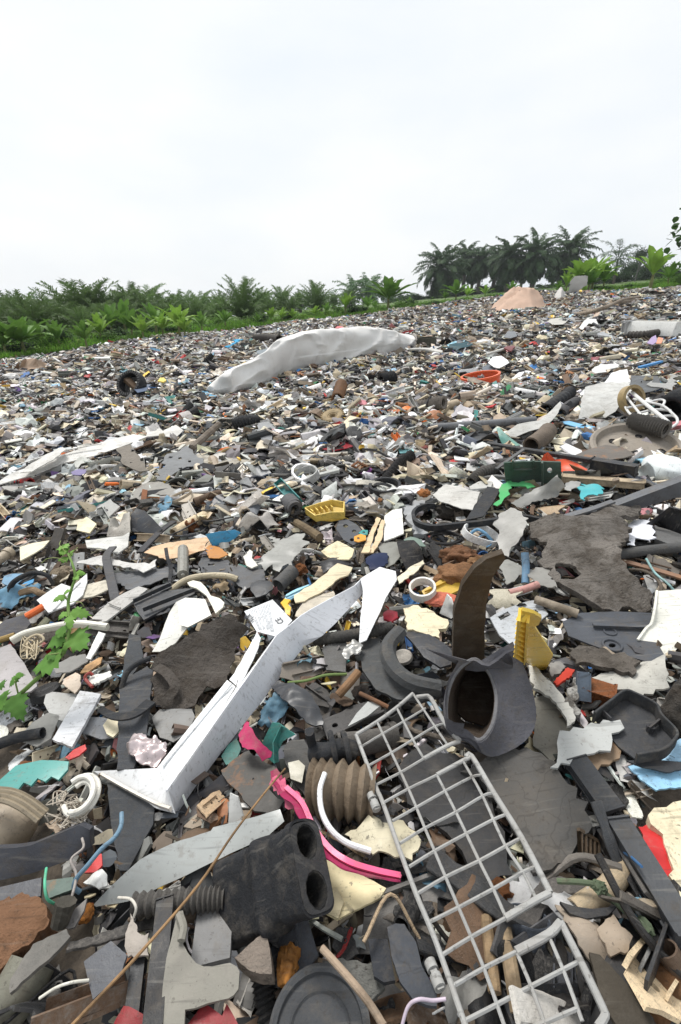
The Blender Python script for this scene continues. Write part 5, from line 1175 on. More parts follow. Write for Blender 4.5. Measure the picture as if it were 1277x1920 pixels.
T('white_cable', 'long cream cable cover lying below the weed toward the border', 'cable cover', 'cream cable cover', (.62, .60, .52), 'clean', "22,1202,5 50,1188,5.5 100,1176,6 150,1170,6 202,1176,5", 8, prof=rect(1.4, 1.8, .3))
T('olive_rod', 'mustard brown rod at the border in line with the cream cable cover', 'rod', 'mustard rod', (.30, .20, .06), 'plastic', "-20,1205,5 0,1200,5 28,1191,5", 6, sm=3)
S('dark_wedge', 'rounded charcoal slab end at the border behind the mustard rod', 'slab', 'rounded charcoal slab', (.07, .07, .078), 'rubber', "-15,1182 10,1162 48,1153 58,1170 40,1190 0,1200", 12, .04, .1, .8, 12, .006)
T('string_bundle', 'bundle of cream rubber bands under the weed', 'string bundle', 'cream string bundle', (.56, .48, .34), 'cloth', "42,1220,4 50,1200,6 70,1190,6 82,1200,5 60,1215,4", 2.2, extra=[sweep(smooth_path(pts(' '.join('%.1f,%.1f,%.1f' % (58 + rng.uniform(-22, 22), 1210 + rng.uniform(-20, 26), rng.uniform(3, 6)) for t in range(6))), 5), circ(.0012, 5)) for _ in range(10)])
S('white_slat', 'narrow white slat beside the weed stem', 'slat', 'narrow white slat', (.64, .64, .62), 'clean', "161,1234 185,1184 198,1188 192,1200 170,1236", 4, .05, .05)
S('peach_wood', 'peach coloured splinter below the narrow white slat', 'splinter', 'peach splinter', (.62, .38, .19), 'wood', "150,1262 160,1248 185,1233 192,1232 188,1244 165,1260", 4, .05, .1)
S('stained_cup', 'round cream cup bottom with a rusty stain', 'cup bottom', 'rust stained cup', (.62, .52, .42), 'rust', "118,1286 124,1272 142,1261 152,1268 152,1286 140,1300 128,1292", 4, .05, .2, 1, 20, .008)
S('toothed_gear', 'white toothed rack piece curving around a red hook', 'toothed piece', 'white toothed piece', (.66, .66, .62), 'clean', "164,1276 172,1266 208,1258 208,1268 182,1282 168,1282", 5, .055, .6)
T('red_hook', 'small dull red hook wire by the white toothed piece', 'hook', 'small red hook', (.32, .05, .04), 'plastic', "173,1288,6 162,1276,6 160,1268,6.5 168,1262,6.5 174,1266,6", 3)
T('black_tube', 'black round tube end near the border below the warm grey panel', 'tube', 'black tube end', C['ch'], 'rubber', "-15,1400,4 30,1384,4.5 80,1374,5", 10, kind='hollow')
S('pale_sheet', 'pale translucent sheet above the pale quarter disc', 'sheet', 'pale translucent sheet', (.45, .44, .42), 'film', "98,1250 130,1232 160,1226 165,1240 130,1260 105,1262", 3, .04, .2)
# left middle
S('white_strip', 'long bowed white plastic strip stretching from the border', 'long strip', 'long bowed white strip', (.62, .61, .58), 'dusty', "-12,908,4 20,888,5 63,872,6 100,857,6 150,842,7 200,826,8 250,814,8 277,818,7 240,833,6 175,855,5 119,868,4 63,890,3 0,908,3", 5, .06, .05, 1, 5, 0, 18, extra=[sweep(smooth_path(pts("30,872,7.5 116,846,8.5 190,832,9"), 5), rect(.012, .004))])
S('white_strip', 'upper splintered half of the bowed strip, folded back over itself', 'long strip', 'splintered upper strip', (.55, .54, .51), 'dusty', "38,886,6 60,868,8 90,850,10 118,838,10 122,844,10 100,862,8 60,884,6", 4, .06, .2, 1, 8)
S('brown_flap', 'grey brown rubber flap standing up behind the bowed strip', 'rubber flap', 'grey brown flap', (.17, .15, .125), 'rubber', "214,828 232,824 252,842 264,860 280,882 262,884 230,872 222,850", 4, .05, .15, 1, 10, .01)
S('holed_plate', 'translucent grey plate with round holes and a torn edge', 'plate', 'torn holed plate', (.40, .41, .42), 'film', "298,898 305,870 312,852 330,850 346,836 368,852 380,866 386,878 352,876 330,888 312,902", 3, .05, .3, 1.5, 10, .006, 14, holes=[cirp(320, 859, 3.2, 2.2), cirp(338, 861, 3.5, 2.4), cirp(356, 867, 3.2, 2.2)], rag=.4)
S('off_white_film', 'wrinkled off white film sheet in front of the torn holed plate', 'film', 'wrinkled off white film', (.56, .54, .50), 'film', "243,942 250,928 258,913 275,905 298,902 318,909 330,920 322,930 298,928 270,936 256,946", 2, .045, .4, 6, 16, .01, 14, rag=.3)
S('white_corner_piece', 'white corner piece with a folded edge behind the red bottle scrap', 'corner piece', 'white corner piece', (.56, .56, .53), 'dusty', "160,1013 195,1010 230,1007 243,997 240,1024 220,1038 200,1031 163,1027", 4, .055, .05, .5, 8, .005)
S('beige_channel', 'beige U shaped channel piece standing by the white corner piece', 'channel', 'beige U channel', (.46, .43, .38), 'plastic', "200,1006,3 207,972,8 216,970,8.5 224,985,5 232,963,9 243,960,9 244,997,5 232,1006,3", 3, .05, .02)
S('cream_shard', 'long cream pointed shard at the left side of the weed tip', 'shard', 'cream pointed shard', (.66, .61, .46), 'clean', "37,1025 62,1018 93,1013 82,1026 63,1038 38,1051", 4, .045, .03)
S('slate_sheet', 'broad slate grey sheet fragments under the dark bent strip', 'sheet', 'broad slate sheet', (.085, .09, .10), 'plastic', "209,1073 240,1070 270,1069 300,1065 320,1062 336,1075 300,1088 263,1101 240,1106 226,1094 212,1092", 3.5, .03, .25, .8, 10, 0, 14, rag=.3)
S('torn_sheet', 'long torn whitish sheet lying above the broad slate sheet', 'torn sheet', 'long torn whitish sheet', (.52, .51, .49), 'dusty', "141,1057 160,1048 188,1041 210,1050 232,1053 260,1056 282,1056 295,1049 290,1062 269,1074 250,1068 226,1063 200,1062", 3, .045, .35, 1.5, 12, .004, 16, rag=.4)
T('bent_strip', 'dark bent rubber strip hanging over the long torn sheet', 'rubber strip', 'dark bent strip', (.085, .085, .09), 'rubber', "212,1026,7 200,1042,7 203,1064,6 210,1095,5 216,1124,4", 7.5, prof=rect(1.9, .5, .1))
T('bent_strip', 'thin dark upright strip beside the caulking tube', 'rubber strip', 'thin upright strip', C['ch'], 'rubber', "311,1028,8 314,1046,7 320,1066,5 318,1092,4", 4, prof=rect(1.6, .6, .1))
T('bent_strip', 'diagonal dark strip running back from the white corner piece', 'rubber strip', 'diagonal dark strip', (.055, .055, .06), 'rubber', "262,1036,4 285,1012,4.5 306,992,5 326,978,5", 8, prof=rect(1.8, .5, .1))
S('arched_cover', 'black arched plastic cover with a recessed panel', 'cover', 'black arched cover', (.035, .038, .045), 'plastic', "244,992,4 246,964,8 256,953,9 272,958,9 288,974,8 304,992,6 296,1000,5 276,1000,4", 4, .05, .02, 0, 1, .004, 12, extra=[slab(pts("246,996,4 252,975,6 285,985,6 292,1000,4"), .003, 0)])
T('caulk_tube', 'used grey sealant cartridge with a brown nozzle', 'cartridge', 'grey sealant cartridge', (.24, .235, .21), 'plastic', "343,1029,5 343,1046,5 343,1063,5 343,1066,5 343,1078,5", 9.5, sm=2, extra=[sweep(pts("343,1062,5.2 343,1080,5.2"), circ(.006, 8))], taper=(1, 1))
S('amber_film', 'long amber stained film panel behind the cartridge', 'film panel', 'amber stained panel', (.60, .42, .26), 'rust', "270,1036 285,1026 310,1020 350,1014 392,1006 402,1012 390,1028 350,1044 310,1050 290,1042", 2.5, .04, .2, 1, 12, .004, 14)
S('amber_scrap', 'brown orange translucent scrap beside the sealant cartridge', 'scrap', 'brown orange scrap', C['amber'], 'clean', "385,1028 392,1022 412,1026 428,1040 410,1047 392,1046", 2.5, .045, .2, 1, 20)
S('blue_basin', 'broken blue basin edge with a curved rim', 'basin piece', 'broken blue basin', (.06, .30, .52), 'plastic', "385,1002,7 412,996,7.5 440,993,7 452,999,6 440,1010,4 420,1020,3 398,1024,3 392,1012,5", 4, .05, .02, 0, 1, .01)
S('slate_sheet', 'dark slate sheet piece with ragged slots beside the amber scrap', 'sheet', 'slotted slate sheet', (.05, .053, .06), 'plastic', "372,1060 382,1042 398,1046 428,1050 432,1062 426,1078 400,1074 376,1072", 4, .035, .3, .8, 12, 0, 12, holes=["390,1056 402,1056 402,1060 390,1060"])
S('slate_sheet', 'wide dark grey sheet in front of the big crumpled film', 'sheet', 'wide dark grey sheet', (.075, .078, .085), 'plastic', "424,1062 440,1056 468,1066 496,1068 496,1090 475,1098 456,1106 440,1090", 4, .035, .2, .8, 12)
S('slate_sheet', 'small charcoal sheet curled below the wide dark grey sheet', 'sheet', 'small curled charcoal sheet', (.055, .057, .062), 'plastic', "470,1094 484,1088 508,1091 513,1104 500,1114 480,1120 470,1108", 4, .04, .15, 1, 12, .008)
S('crumpled_film', 'large crumpled milky plastic film with soft folds', 'film', 'large milky film', (.60, .60, .57), 'film', "484,1062 497,1046 514,1030 505,1004 516,1006 526,1014 548,1004 571,1000 570,1012 578,1026 566,1036 554,1047 551,1064 538,1062 523,1071 508,1064 497,1070", 1.5, .06, .5, 14, 14, .015, 20, rag=.5)
S('white_bent_piece', 'small white bent piece with a hooked end before the milky film', 'plastic piece', 'small white hooked piece', (.62, .61, .55), 'clean', "456,1043 462,1039 468,1030 474,1034 472,1046 484,1060 472,1065 462,1060", 4, .045, .05)
S('cream_dish', 'shallow cream dish fragment lying tilted', 'dish', 'shallow cream dish', (.66, .58, .38), 'plastic', "602,1033 616,1022 633,1014 650,1020 664,1028 660,1042 654,1049 634,1047 614,1042", 4, .05, .03, 0, 1, -.008)
T('black_mouth_pipe', 'short dark pipe with an open black mouth', 'pipe', 'open mouthed dark pipe', (.10, .10, .10), 'rubber', "522,1098,4 536,1084,4.5 550,1070,5", 14, kind='hollow', hollow=.86)
S('black_bag', 'shiny black bag scrap behind the cream dish', 'bag scrap', 'shiny black bag scrap', C['blk'], 'clean', "600,1056 620,1048 652,1047 656,1060 632,1066 606,1073", 3, .04, .3, 6, 20, .008, 12)
S('navy_cloth', 'dark navy crumpled cloth by the black ribbed strap', 'cloth', 'navy crumpled cloth', (.035, .045, .09), 'cloth', "684,1048 698,1040 727,1038 728,1056 712,1066 694,1068", 5, .04, .3, 8, 20, .01, 12)
S('ribbed_strap', 'black ribbed rubber strap folded over on itself', 'strap', 'folded ribbed strap', C['blk'], 'rubber', "743,1014,6 776,1013,7 788,1026,7.5 796,1052,4 780,1064,3.5 762,1070,3.5 750,1042,5", 4, .05, .03, 1.5, 60, .006, 14)
S('white_tile', 'flat white rectangular panel standing among rusty strips', 'panel', 'flat white panel', (.72, .71, .66), 'clean', "721,967 736,956 754,953 757,1000 738,1008 720,1014", 4, .045, .03)
S('rusty_strips', 'pair of orange rust stained cream strips beside the flat white panel', 'strips', 'rust stained strips', (.62, .48, .30), 'rust', "677,1036 690,1005 707,969 714,972 700,1006 692,1036", 4, .05, .1, extra=[slab(pts("693,1036,4.5 706,1004,5 716,974,5.5 722,976,5.5 716,1010,5 700,1036,4.5"), .004, .1)])
S('clear_tub', 'cloudy translucent tub piece below the flat white panel', 'tub piece', 'cloudy tub piece', (.48, .48, .44), 'film', "706,1020 730,1016 754,1016 757,1040 740,1056 724,1064 716,1042", 2.5, .035, .05, .5, 10, .01)
S('green_flask', 'pale green translucent flask piece under the thin bent tube', 'flask piece', 'pale green flask piece', (.36, .46, .40), 'film', "757,1012 770,1006 790,1014 798,1024 780,1024 760,1018", 2.5, .04, .1, .5, 10, .006)
S('grey_fluff', 'tuft of dirty grey fluffy wadding next to the black belt loop', 'wadding', 'grey fluffy wadding', (.36, .37, .38), 'cloth', "752,950 764,938 780,930 812,932 822,938 800,944 780,958 778,974 798,990 800,1000 776,998 762,978", 16, .03, .6, 9, 45, .012, 20, rag=.5)
T('black_wires', 'nest of black looped wires beneath the belt', 'wires', 'nest of black wires', C['blk'], 'rubber', "800,1004,4 830,996,5 862,1004,5 866,1014,4 835,1020,4 805,1016,4", 2.4, closed=True, extra=[sweep(smooth_path(pts(' '.join('%.1f,%.1f,%.1f' % (834 + (26 + k) * math.cos(t * .9 + k), 1010 + (9 + k * .4) * math.sin(t * .9 + k), 3.5 + .5 * (k % 3)) for t in range(6))), 5), circ(.0032, 6)) for k in range(6)])
T('blue_cord', 'knotted blue plastic cord beside the nest of wires', 'cord', 'knotted blue cord', (.12, .28, .45), 'plastic', "878,1014,4 884,1000,6 894,993,7 904,996,7 914,1004,6 922,1014,4", 3, extra=[sweep(smooth_path(pts("894,1010,4 906,1003,5 916,1008,5 921,1020,4 912,1026,4"), 5), circ(.002, 6))])
S('milky_sheet', 'upright milky white plastic sheet behind the larger brown clod', 'sheet', 'upright milky sheet', (.66, .65, .62), 'film', "927,985,7 938,962,9 958,952,10 980,960,10 990,975,9 984,1000,8 972,1018,6 955,1034,4 951,1046,3 936,1040,3 932,1018,4 940,1004,5", 2, .07, .3, 5, 12, .012, 16, rag=.2)
S('milky_sheet', 'folded translucent tray sheet behind the blue grey tube', 'sheet', 'folded translucent sheet', (.52, .52, .49), 'film', "934,1055 952,1048 978,1060 984,1074 965,1090 950,1096 942,1078", 2, .04, .3, 4, 14, .008, 12)
S('pale_flat', 'large pale irregular flat sheet behind the belt loop', 'sheet', 'large pale irregular sheet', (.50, .49, .46), 'dusty', "811,929 822,918 836,908 861,912 880,920 900,923 895,940 886,956 866,954 842,946 826,942", 3, .06, .1, 1, 8, .006, 12, rag=.2)
LU('dark_boulder', 'dark rounded lump lying under the large pale sheet', 'lump', 'dark rounded lump', (.05, .045, .04), 'mud', "858,958", 40, 26, 18, .01, .2, 1.5)
S('black_strap', 'flat black patterned strap lying diagonally', 'strap', 'flat black strap', (.03, .032, .036), 'rubber', "873,975 893,944 914,912 939,917 922,946 906,968 888,972", 4, .06, .02, .5, 50)
T('grey_pipe', 'long straight grey pipe behind the wavy pale strip', 'pipe', 'long grey pipe', (.14, .145, .155), 'plastic', "806,802,6 900,796,6 1004,788,6", 7.5, kind='hollow', sm=4)
HPOLY.append([(805, 793), (1005, 780), (1005, 796), (805, 810)])
S('wavy_strip', 'wavy pale grey strip like a torn ribbon', 'torn strip', 'wavy pale ribbon', (.42, .42, .40), 'dusty', "947,812,5 970,797,6 990,793,6 1011,790,7 1030,774,9 1051,752,12 1053,760,12 1047,775,10 1035,790,8 1020,803,6 992,810,5 961,822,4", 3, .06, .05, 1, 8, .006, 16)
T('elbow_pipe', 'brown grey pipe elbow with its dark mouth facing out', 'pipe elbow', 'brown pipe elbow', (.14, .11, .085), 'rubber', "996,836,6 1008,828,6.5 1020,818,7 1028,808,7", 17, kind='hollow', hollow=.8)
S('teal_fin', 'teal green fin shaped piece beside the brown pipe elbow', 'fin', 'teal fin', (.09, .26, .22), 'plastic', "931,803,9 936,801,9.5 951,816,7 976,835,4 960,838,3 942,834,3 936,820,6", 3, .05, .02)
T('long_black_bar', 'long thin black bar running toward the dark box handle', 'bar', 'long thin black bar', C['ch'], 'plastic', "914,832,8 980,843,8 1050,854,8 1112,864,8", 5, prof=rect(1.6, 1.6, .3), sm=4)
B('handle_box', 'black oblong handle block at the end of the long thin bar', 'handle', 'black handle block', 'ch', 'plastic', "1110,868,8", "1194,882,8", 16, 18)
S('green_box', 'dark sage green plastic box panel with a round hole', 'box panel', 'sage green panel', C['sage'], 'plastic', "945,868 980,866 1017,866 1052,867 1053,898 1044,909 1017,912 948,905", 6, .03, .02, vert=(1000, 910, -.5), holes=[cirp(1031, 882, 5, 5)], extra=[sweep(pts("962,862 962,880 1000,880 1000,862", .03, (1000, 910, -.5)), rect(.006, .012)), sweep(pts("1017,866 1017,912", .04, (1000, 910, -.5)), rect(.006, .014))])
HPOLY.append([(945, 868), (1052, 868), (1050, 912), (945, 905)])
S('orange_wing', 'bright orange red plastic wing behind the sage green panel', 'plastic wing', 'orange red wing', (.72, .10, .04), 'clean', "1014,864,6 1020,852,9 1027,848,10 1041,862,7 1062,861,7 1082,869,6 1102,880,5 1096,886,4 1076,884,4 1054,885,3 1029,872,4", 4, .05, .02, .5, 10, .004)
S('blue_strip', 'light blue plastic strip in front of the big white sheets', 'strip', 'light blue strip', (.16, .42, .66), 'clean', "1054,790 1067,789 1090,795 1116,800 1111,805 1080,800 1058,794", 4, .05, .02)
S('big_sheet', 'large pale grey plastic sheet propped up', 'sheet', 'large pale sheet', (.50, .50, .48), 'dusty', "1086,785,5 1088,760,9 1097,727,14 1120,720,15 1147,716,16 1183,717,16 1182,736,13 1168,756,10 1154,773,6 1135,784,4 1110,788,3", 4, .08, .12, 2, 5, .01, 16, rag=.2)
S('big_sheet', 'white sheet tip rising behind the large pale sheet', 'sheet', 'white sheet tip', (.74, .74, .73), 'clean', "1124,729,14 1136,714,16 1147,699,18 1162,694,19 1176,692,19 1182,716,16 1150,722,14", 4, .1, .1, 1, 6)
S('cream_curl', 'cream curled wedge at the foot of the large pale sheet', 'curled piece', 'cream curled wedge', (.62, .57, .46), 'clean', "1062,784,3 1072,772,6 1084,760,9 1092,770,7 1104,780,4 1082,786,3", 4, .05, .02, 0, 1, .008)
S('dark_sheet', 'dark grey flat sheet beside the white sheet tip', 'sheet', 'dark flat sheet', (.075, .08, .085), 'plastic', "1183,704 1210,704 1234,705 1242,727 1220,734 1200,738 1183,728", 4, .07, .05)
S('white_rag', 'white ragged plastic scrap behind the ring frame', 'plastic scrap', 'white ragged scrap', (.66, .66, .64), 'film', "1206,720 1224,716 1244,722 1258,700 1270,706 1262,722 1256,738 1246,730 1225,726", 3, .07, .3, 6, 8, .01, 12, rag=.4)
T('thick_hose', 'thick black ribbed hose beside the wavy ribbon', 'hose', 'thick black hose', C['ch'], 'rubber', "1024,770,6 1042,756,7 1060,744,7 1068,736,7", 12, kind='corr', rings=10)
T('thick_hose', 'smooth dark duct piece beside the thick black hose', 'duct', 'smooth dark duct', (.06, .06, .065), 'rubber', "1050,778,5 1066,764,6 1080,755,6", 12, kind='hollow')
def wheelcover():
    c = P(1190, 846, .05); m = mpp(c)
    hp = []
    g = lathe(c, (GN + Vector((-.05, -.30, 0))).normalized(), [(a_ * .78, b_) for a_, b_ in [(0, .020), (.06, .022), (.155, .010), (.19, .012), (.205, .035), (.222, .038), (.235, .03), (.232, .0), (.19, -.01), (0, .0)]], 52)
    r = root('wheel_cover', 'big muddy brown wheel cover with a raised rim and holes', 'wheel cover', c, 'muddy wheel cover')
    part('disc', r, g, 'dusty', (.27, .235, .195), smooth=50)
    ax = (GN + Vector((-.05, -.30, 0))).normalized(); a, b, _ = basis(ax)
    for k, (rr, t, q) in enumerate(((.10, .2, .013), (.095, 1.5, .016), (.10, 2.7, .019), (.098, 3.9, .012), (.095, 5.0, .016))):
        part('hole', r, lathe(c + a * rr * math.cos(t) + b * rr * math.sin(t) + ax * .013, ax, [(0, 0), (q, 0), (q * 1.1, .004), (q, .0045), (q * .85, .001), (0, .001)], 18), 'rubber', C['blk'])
    HPOLY.append([(1125, 830), (1150, 798), (1200, 790), (1250, 810), (1258, 845), (1220, 865), (1140, 865)])
wheelcover()
S('brown_saddle', 'grey brown saddle shaped plate in front of the wheel cover', 'plate', 'grey brown saddle plate', (.13, .115, .10), 'rust', "1079,853 1105,844 1135,834 1166,838 1191,853 1170,860 1147,863 1110,862", 4, .085, .03, .5, 8, .008)
T('ribbed_hose', 'ribbed dark grey hose lying on the wheel cover rim', 'hose', 'ribbed grey hose', (.13, .12, .11), 'rubber', "1184,790,14 1216,796,14 1250,806,13", 14, kind='corr', rings=14)
def frame():
    r = root('wire_tangle', 'tangled white metal wire frame with a tape ring', 'wire frame', P(1200, 775, .08), 'white wire frame')
    for k, q in enumerate(("1166,752,12 1184,778,12 1215,782,12 1262,780,12 1270,792,12 1258,802,11", "1182,733,18 1210,757,16 1245,785,13 1256,796,11", "1168,735,16 1192,766,14 1212,790,12 1222,800,11", "1188,748,16 1220,755,16 1245,762,15 1268,782,12", "1196,775,13 1228,768,14 1258,770,13", "1175,765,13 1200,760,14 1232,750,15 1246,752,15 1240,765,14")):
        part('wire', r, sweep(smooth_path(pts(q), 6), circ(.006 if k != 1 else .009, 8)), 'clean', (.62, .62, .61))
    part('tape_ring', r, lathe(P(1184, 748, .15), Vector((.25, -1, .35)).normalized(), [(.055, -.02), (.072, -.02), (.072, .02), (.055, .02)], 32, 1, True), 'plastic', (.34, .25, .12))
frame()
T('black_duct', 'large black flexible duct mouth at the border beside the wire frame', 'duct', 'black duct mouth', C['ch'], 'rubber', "1256,770,8 1272,756,10 1300,745,10", 24, kind='corr', rings=7, hollow=.84)
LU('white_canister', 'glossy white blow moulded canister piece at the border', 'canister', 'white canister', (.68, .72, .72), 'clean', "1248,880,4", 36, 46, 26, .03, .16, 1.1)
S('canister_corner', 'broken white canister corner beside the glossy canister', 'canister piece', 'broken canister corner', (.62, .67, .67), 'clean', "1194,880,5 1206,872,9 1214,866,10 1224,876,8 1230,892,5 1214,896,3 1198,894,3", 3, .05, .1, 0, 1, .006)
B('wooden_plank', 'splintered pale wooden plank with a lengthwise groove', 'plank', 'splintered pale plank', 'beige', 'wood', "1054,896,5", "1208,909,5.5", 16, 12)
def beam():
    s = "1042,969,7 1080,957,8.5 1144,941,11 1210,916,14 1300,882,18 1300,910,14 1240,930,10.5 1203,941,9 1150,962,6 1098,981,4 1066,975,5"
    return S('steel_beam', 'long dark grey beam rising from the mud crust to the border', 'beam', 'long dark grey beam', (.115, .12, .13), 'plastic', s, 30, .06, .0, .6, 6, 0, 18, holes=[cirp(1255, 905, 5, 1.6), cirp(1266, 900, 5, 1.5)], extra=[sweep(smooth_path(pts("1046,973,9 1100,958,11 1150,940,13"), 4), rect(.02, .006))])
beam()
S('green_net', 'bright green mesh cloth crumpled beside the sage panel', 'mesh cloth', 'green mesh cloth', (.10, .42, .16), 'cloth', "926,944 938,922 948,900 955,889 965,893 960,905 972,908 992,902 1002,914 990,920 975,915 958,914 950,936 934,948", 3, .06, .3, 8, 16, .008, 16, rag=.3)
S('clear_film_sheet', 'big translucent film sheet peeling up beside the green mesh', 'film sheet', 'big peeling film', (.48, .48, .46), 'film', "957,944,4 985,928,5 1013,914,7 1030,906,10 1044,890,13 1052,900,12 1061,912,9 1050,925,6 1041,935,5 1020,938,4 1004,942,4 973,954,3", 2, .06, .3, 5, 10, .01, 16, rag=.3)
S('clear_film_sheet', 'white paper like film scrap above the peeling film', 'film sheet', 'white paper scrap', (.66, .66, .64), 'film', "1060,908 1072,902 1090,903 1086,914 1070,920 1058,918", 2, .06, .2, 3, 14, .005, rag=.3)
S('cyan_net', 'crumpled cyan net bag on the white film', 'net bag', 'cyan net bag', (.10, .42, .46), 'cloth', "1082,920 1092,910 1108,912 1124,906 1132,922 1122,932 1102,930 1092,938", 3, .06, .6, 10, 24, .01, 14, rag=.8)
S('crumpled_paper', 'crumpled bluish white paper beside the mud crust', 'paper', 'crumpled white paper', (.70, .71, .76), 'clean', "1175,992 1188,978 1222,973 1218,984 1229,1002 1220,1022 1204,1016 1191,1012 1186,1026 1175,1024", 3, .06, .4, 9, 22, .01, 14, rag=.4)
S('black_box_corner', 'open black box corner at the border', 'box corner', 'open black box corner', C['blk'], 'plastic', "1212,988,5 1234,968,9 1258,953,12 1300,964,12 1300,1010,5 1250,996,5 1228,984,5", 4, .07, .02, extra=[sweep(pts("1212,988,6 1258,953,13 1300,964,13"), rect(.006, .012))])
S('grey_wedge', 'grey foam wedge lying in front of the black box corner', 'wedge', 'grey foam wedge', (.13, .13, .13), 'rubber', "1228,986 1250,992 1295,1008 1295,1022 1255,1020 1228,1010", 20, .06, .02)
T('dark_pipe', 'dark thick pipe sticking out of the mud crust to the border', 'pipe', 'dark thick pipe', (.08, .08, .08), 'rubber', "1150,1042,5 1210,1033,5.5 1300,1024,6", 10, kind='hollow')
T('rusty_rail', 'flat rusty metal rail below the dark thick pipe', 'rail', 'flat rusty rail', (.22, .13, .085), 'rust', "1166,1052,4 1220,1066,4.5 1300,1090,5", 6, prof=rect(2, .6), sm=3)
T('brown_hoop', 'half buried brown rubber hoop below the rusty rail', 'hoop', 'half buried brown hoop', (.11, .09, .07), 'rubber', "1180,1068,4 1205,1070,5 1228,1082,5 1240,1100,5 1236,1116,4", 3, sm=6)
T('teal_cord', 'thin pale teal cord crossing the rusty rail', 'cord', 'thin teal cord', (.25, .42, .42), 'plastic', "1212,1048,6 1228,1074,6 1252,1094,6 1264,1108,5", 2)
# centre middle
def ybox():
    r = root('yellow_box', 'small yellow open plastic box with inner ribs', 'box', P(610, 962, .02), 'small yellow box')
    HPOLY.append([(572, 942), (646, 942), (646, 975), (572, 975)])
    part('front_wall', r, slab(pts("588,972,2.5 622,964,3.5 646,966,3 644,974,1 622,978,1 590,976,1", .03), .004, 0), 'plastic', (.60, .42, .08))
    part('floor', r, slab(pts("573,958,3 623,944,3 646,948,3 645,966,3 622,966,3 590,972,3"), .003, 0), 'plastic', (.55, .38, .08))
    g = [sweep(pts("573,958,5.5 600,949,6 623,943,6.5 646,947,6.5 645,966,5.5 622,966,5.5 592,972,4.5 573,958,5.5"), rect(.004, .028))]
    for i in range(5): g.append(sweep(pts(f"{580 + i * 9},{957 - i * 2.6},5 {588 + i * 9},{964 - i * 2},5"), rect(.004, .024)))
    part('rib_walls', r, join(*g), 'plastic', (.72, .52, .12))
ybox()
T('black_spool', 'dark grey ringed spool with concentric hub', 'spool', 'dark ringed spool', (.10, .10, .105), 'rubber', "552,952,5 541,940,5.5", 17, kind='hollow', hollow=.8, sm=2, extra=[lathe(P(550, 950, .055), P(552, 952, .05) - P(541, 940, .055), [(.016, 0), (.028, 0), (.028, .02), (.016, .02)], 24, 1, True)])
T('driftwood', 'thick weathered wooden stake near the yellow box', 'stake', 'weathered wooden stake', (.20, .15, .09), 'wood', "556,980,3 576,992,4 600,1008,4", 8, sm=4, taper=(.9, 1))
S('dark_gear_plate', 'dark slotted plate with coloured round inserts', 'plate', 'dark slotted plate', (.05, .055, .065), 'plastic', "630,990 636,976 652,974 670,984 684,1000 680,1016 662,1022 644,1012", 4, .045, .05, holes=[cirp(648, 986, 5, 3.4), cirp(664, 996, 4, 3), cirp(660, 1012, 4, 3)])
S('orange_insert', 'small orange plastic piece with round holes on the slotted plate', 'plastic piece', 'orange holed piece', (.62, .28, .03), 'clean', "664,1006 676,1001 686,1004 686,1012 672,1016 664,1014", 3, .06, .02, holes=[cirp(672, 1009, 2.6, 2)])
S('teal_insert', 'small dark teal piece with round holes above the orange holed piece', 'plastic piece', 'teal holed piece', (.03, .24, .22), 'clean', "672,999 680,993 690,994 689,1002 680,1003", 3, .058, .02, holes=[cirp(682, 998, 2.6, 1.8)])
RG('rubber_loop', 'thick black rubber loop lying on its side', 'rubber loop', 'thick black rubber loop', 'ch', 'rubber', "722,921,3", 30, 5, 15, tilt=(0, -.1))
RG('rubber_loop', 'thin black cable loop next to the thick rubber loop', 'rubber loop', 'thin black cable loop', 'ch', 'rubber', "830,905,4", 20, 3, 3)
T('purple_comb', 'small purple toothed clip', 'clip', 'purple toothed clip', (.38, .14, .42), 'clean', "678,888,4 692,882,4.5 706,879,4", 3.5, prof=rect(2, 1))
T('white_beam', 'long narrow whitish slat pointing away', 'slat', 'long whitish slat', (.44, .45, .43), 'dusty', "496,916,5 560,900,6 600,890,6.5 634,882,6.5", 6, prof=rect(2, .9, .1), taper=(.8, 1.1), sm=4)
T('white_beam', 'splintered pale slat crossing behind the long whitish slat', 'slat', 'splintered pale slat', (.44, .42, .38), 'wood', "488,912,4 520,890,5 545,866,6", 4, prof=rect(2, .9), sm=4)
T('wood_slat', 'white painted wooden slat with a brown underside', 'slat', 'painted wooden slat', (.62, .58, .50), 'wood', "530,858,5 590,855,5.5 652,851,6", 4, prof=rect(2.2, 1.6, .2), sm=3)
S('red_pad', 'brown red coarse mesh pad', 'mesh pad', 'brown red mesh pad', (.19, .09, .06), 'foam', "530,850 545,836 580,833 606,836 598,848 570,856 540,858", 8, .04, .2, 3, 60, 0, 14)
S('red_cover', 'long dark red plastic cover', 'cover', 'long dark red cover', C['dred'], 'clean', "604,842 615,832 640,829 690,829 672,835 650,842 625,846", 4, .05, .03, 0, 1, .008)
S('grey_tongue', 'rounded grey rubber tongue beside the dark red cover', 'rubber tongue', 'rounded grey tongue', (.13, .13, .13), 'rubber', "700,836 712,828 740,820 746,826 742,834 716,840 702,842", 12, .05, .02)
S('crust_slab', 'broken white slab with a brown crusty underside', 'slab', 'white crusty slab', (.70, .67, .62), 'wood', "540,830 560,824 600,812 620,808 622,812 600,822 575,832 548,833", 10, .06, .3, 1, 20, 0, 12, rag=.3)
RG('orange_dish', 'flat orange brown rubber disc behind the toy wheel', 'disc', 'orange brown disc', 'rust', 'rubber', "630,804,3", 20, 0, 0, prof=[(20, 0), (20, 3), (12, 6), (8, 9), (0, 9), (0, 0)], closedp=False)
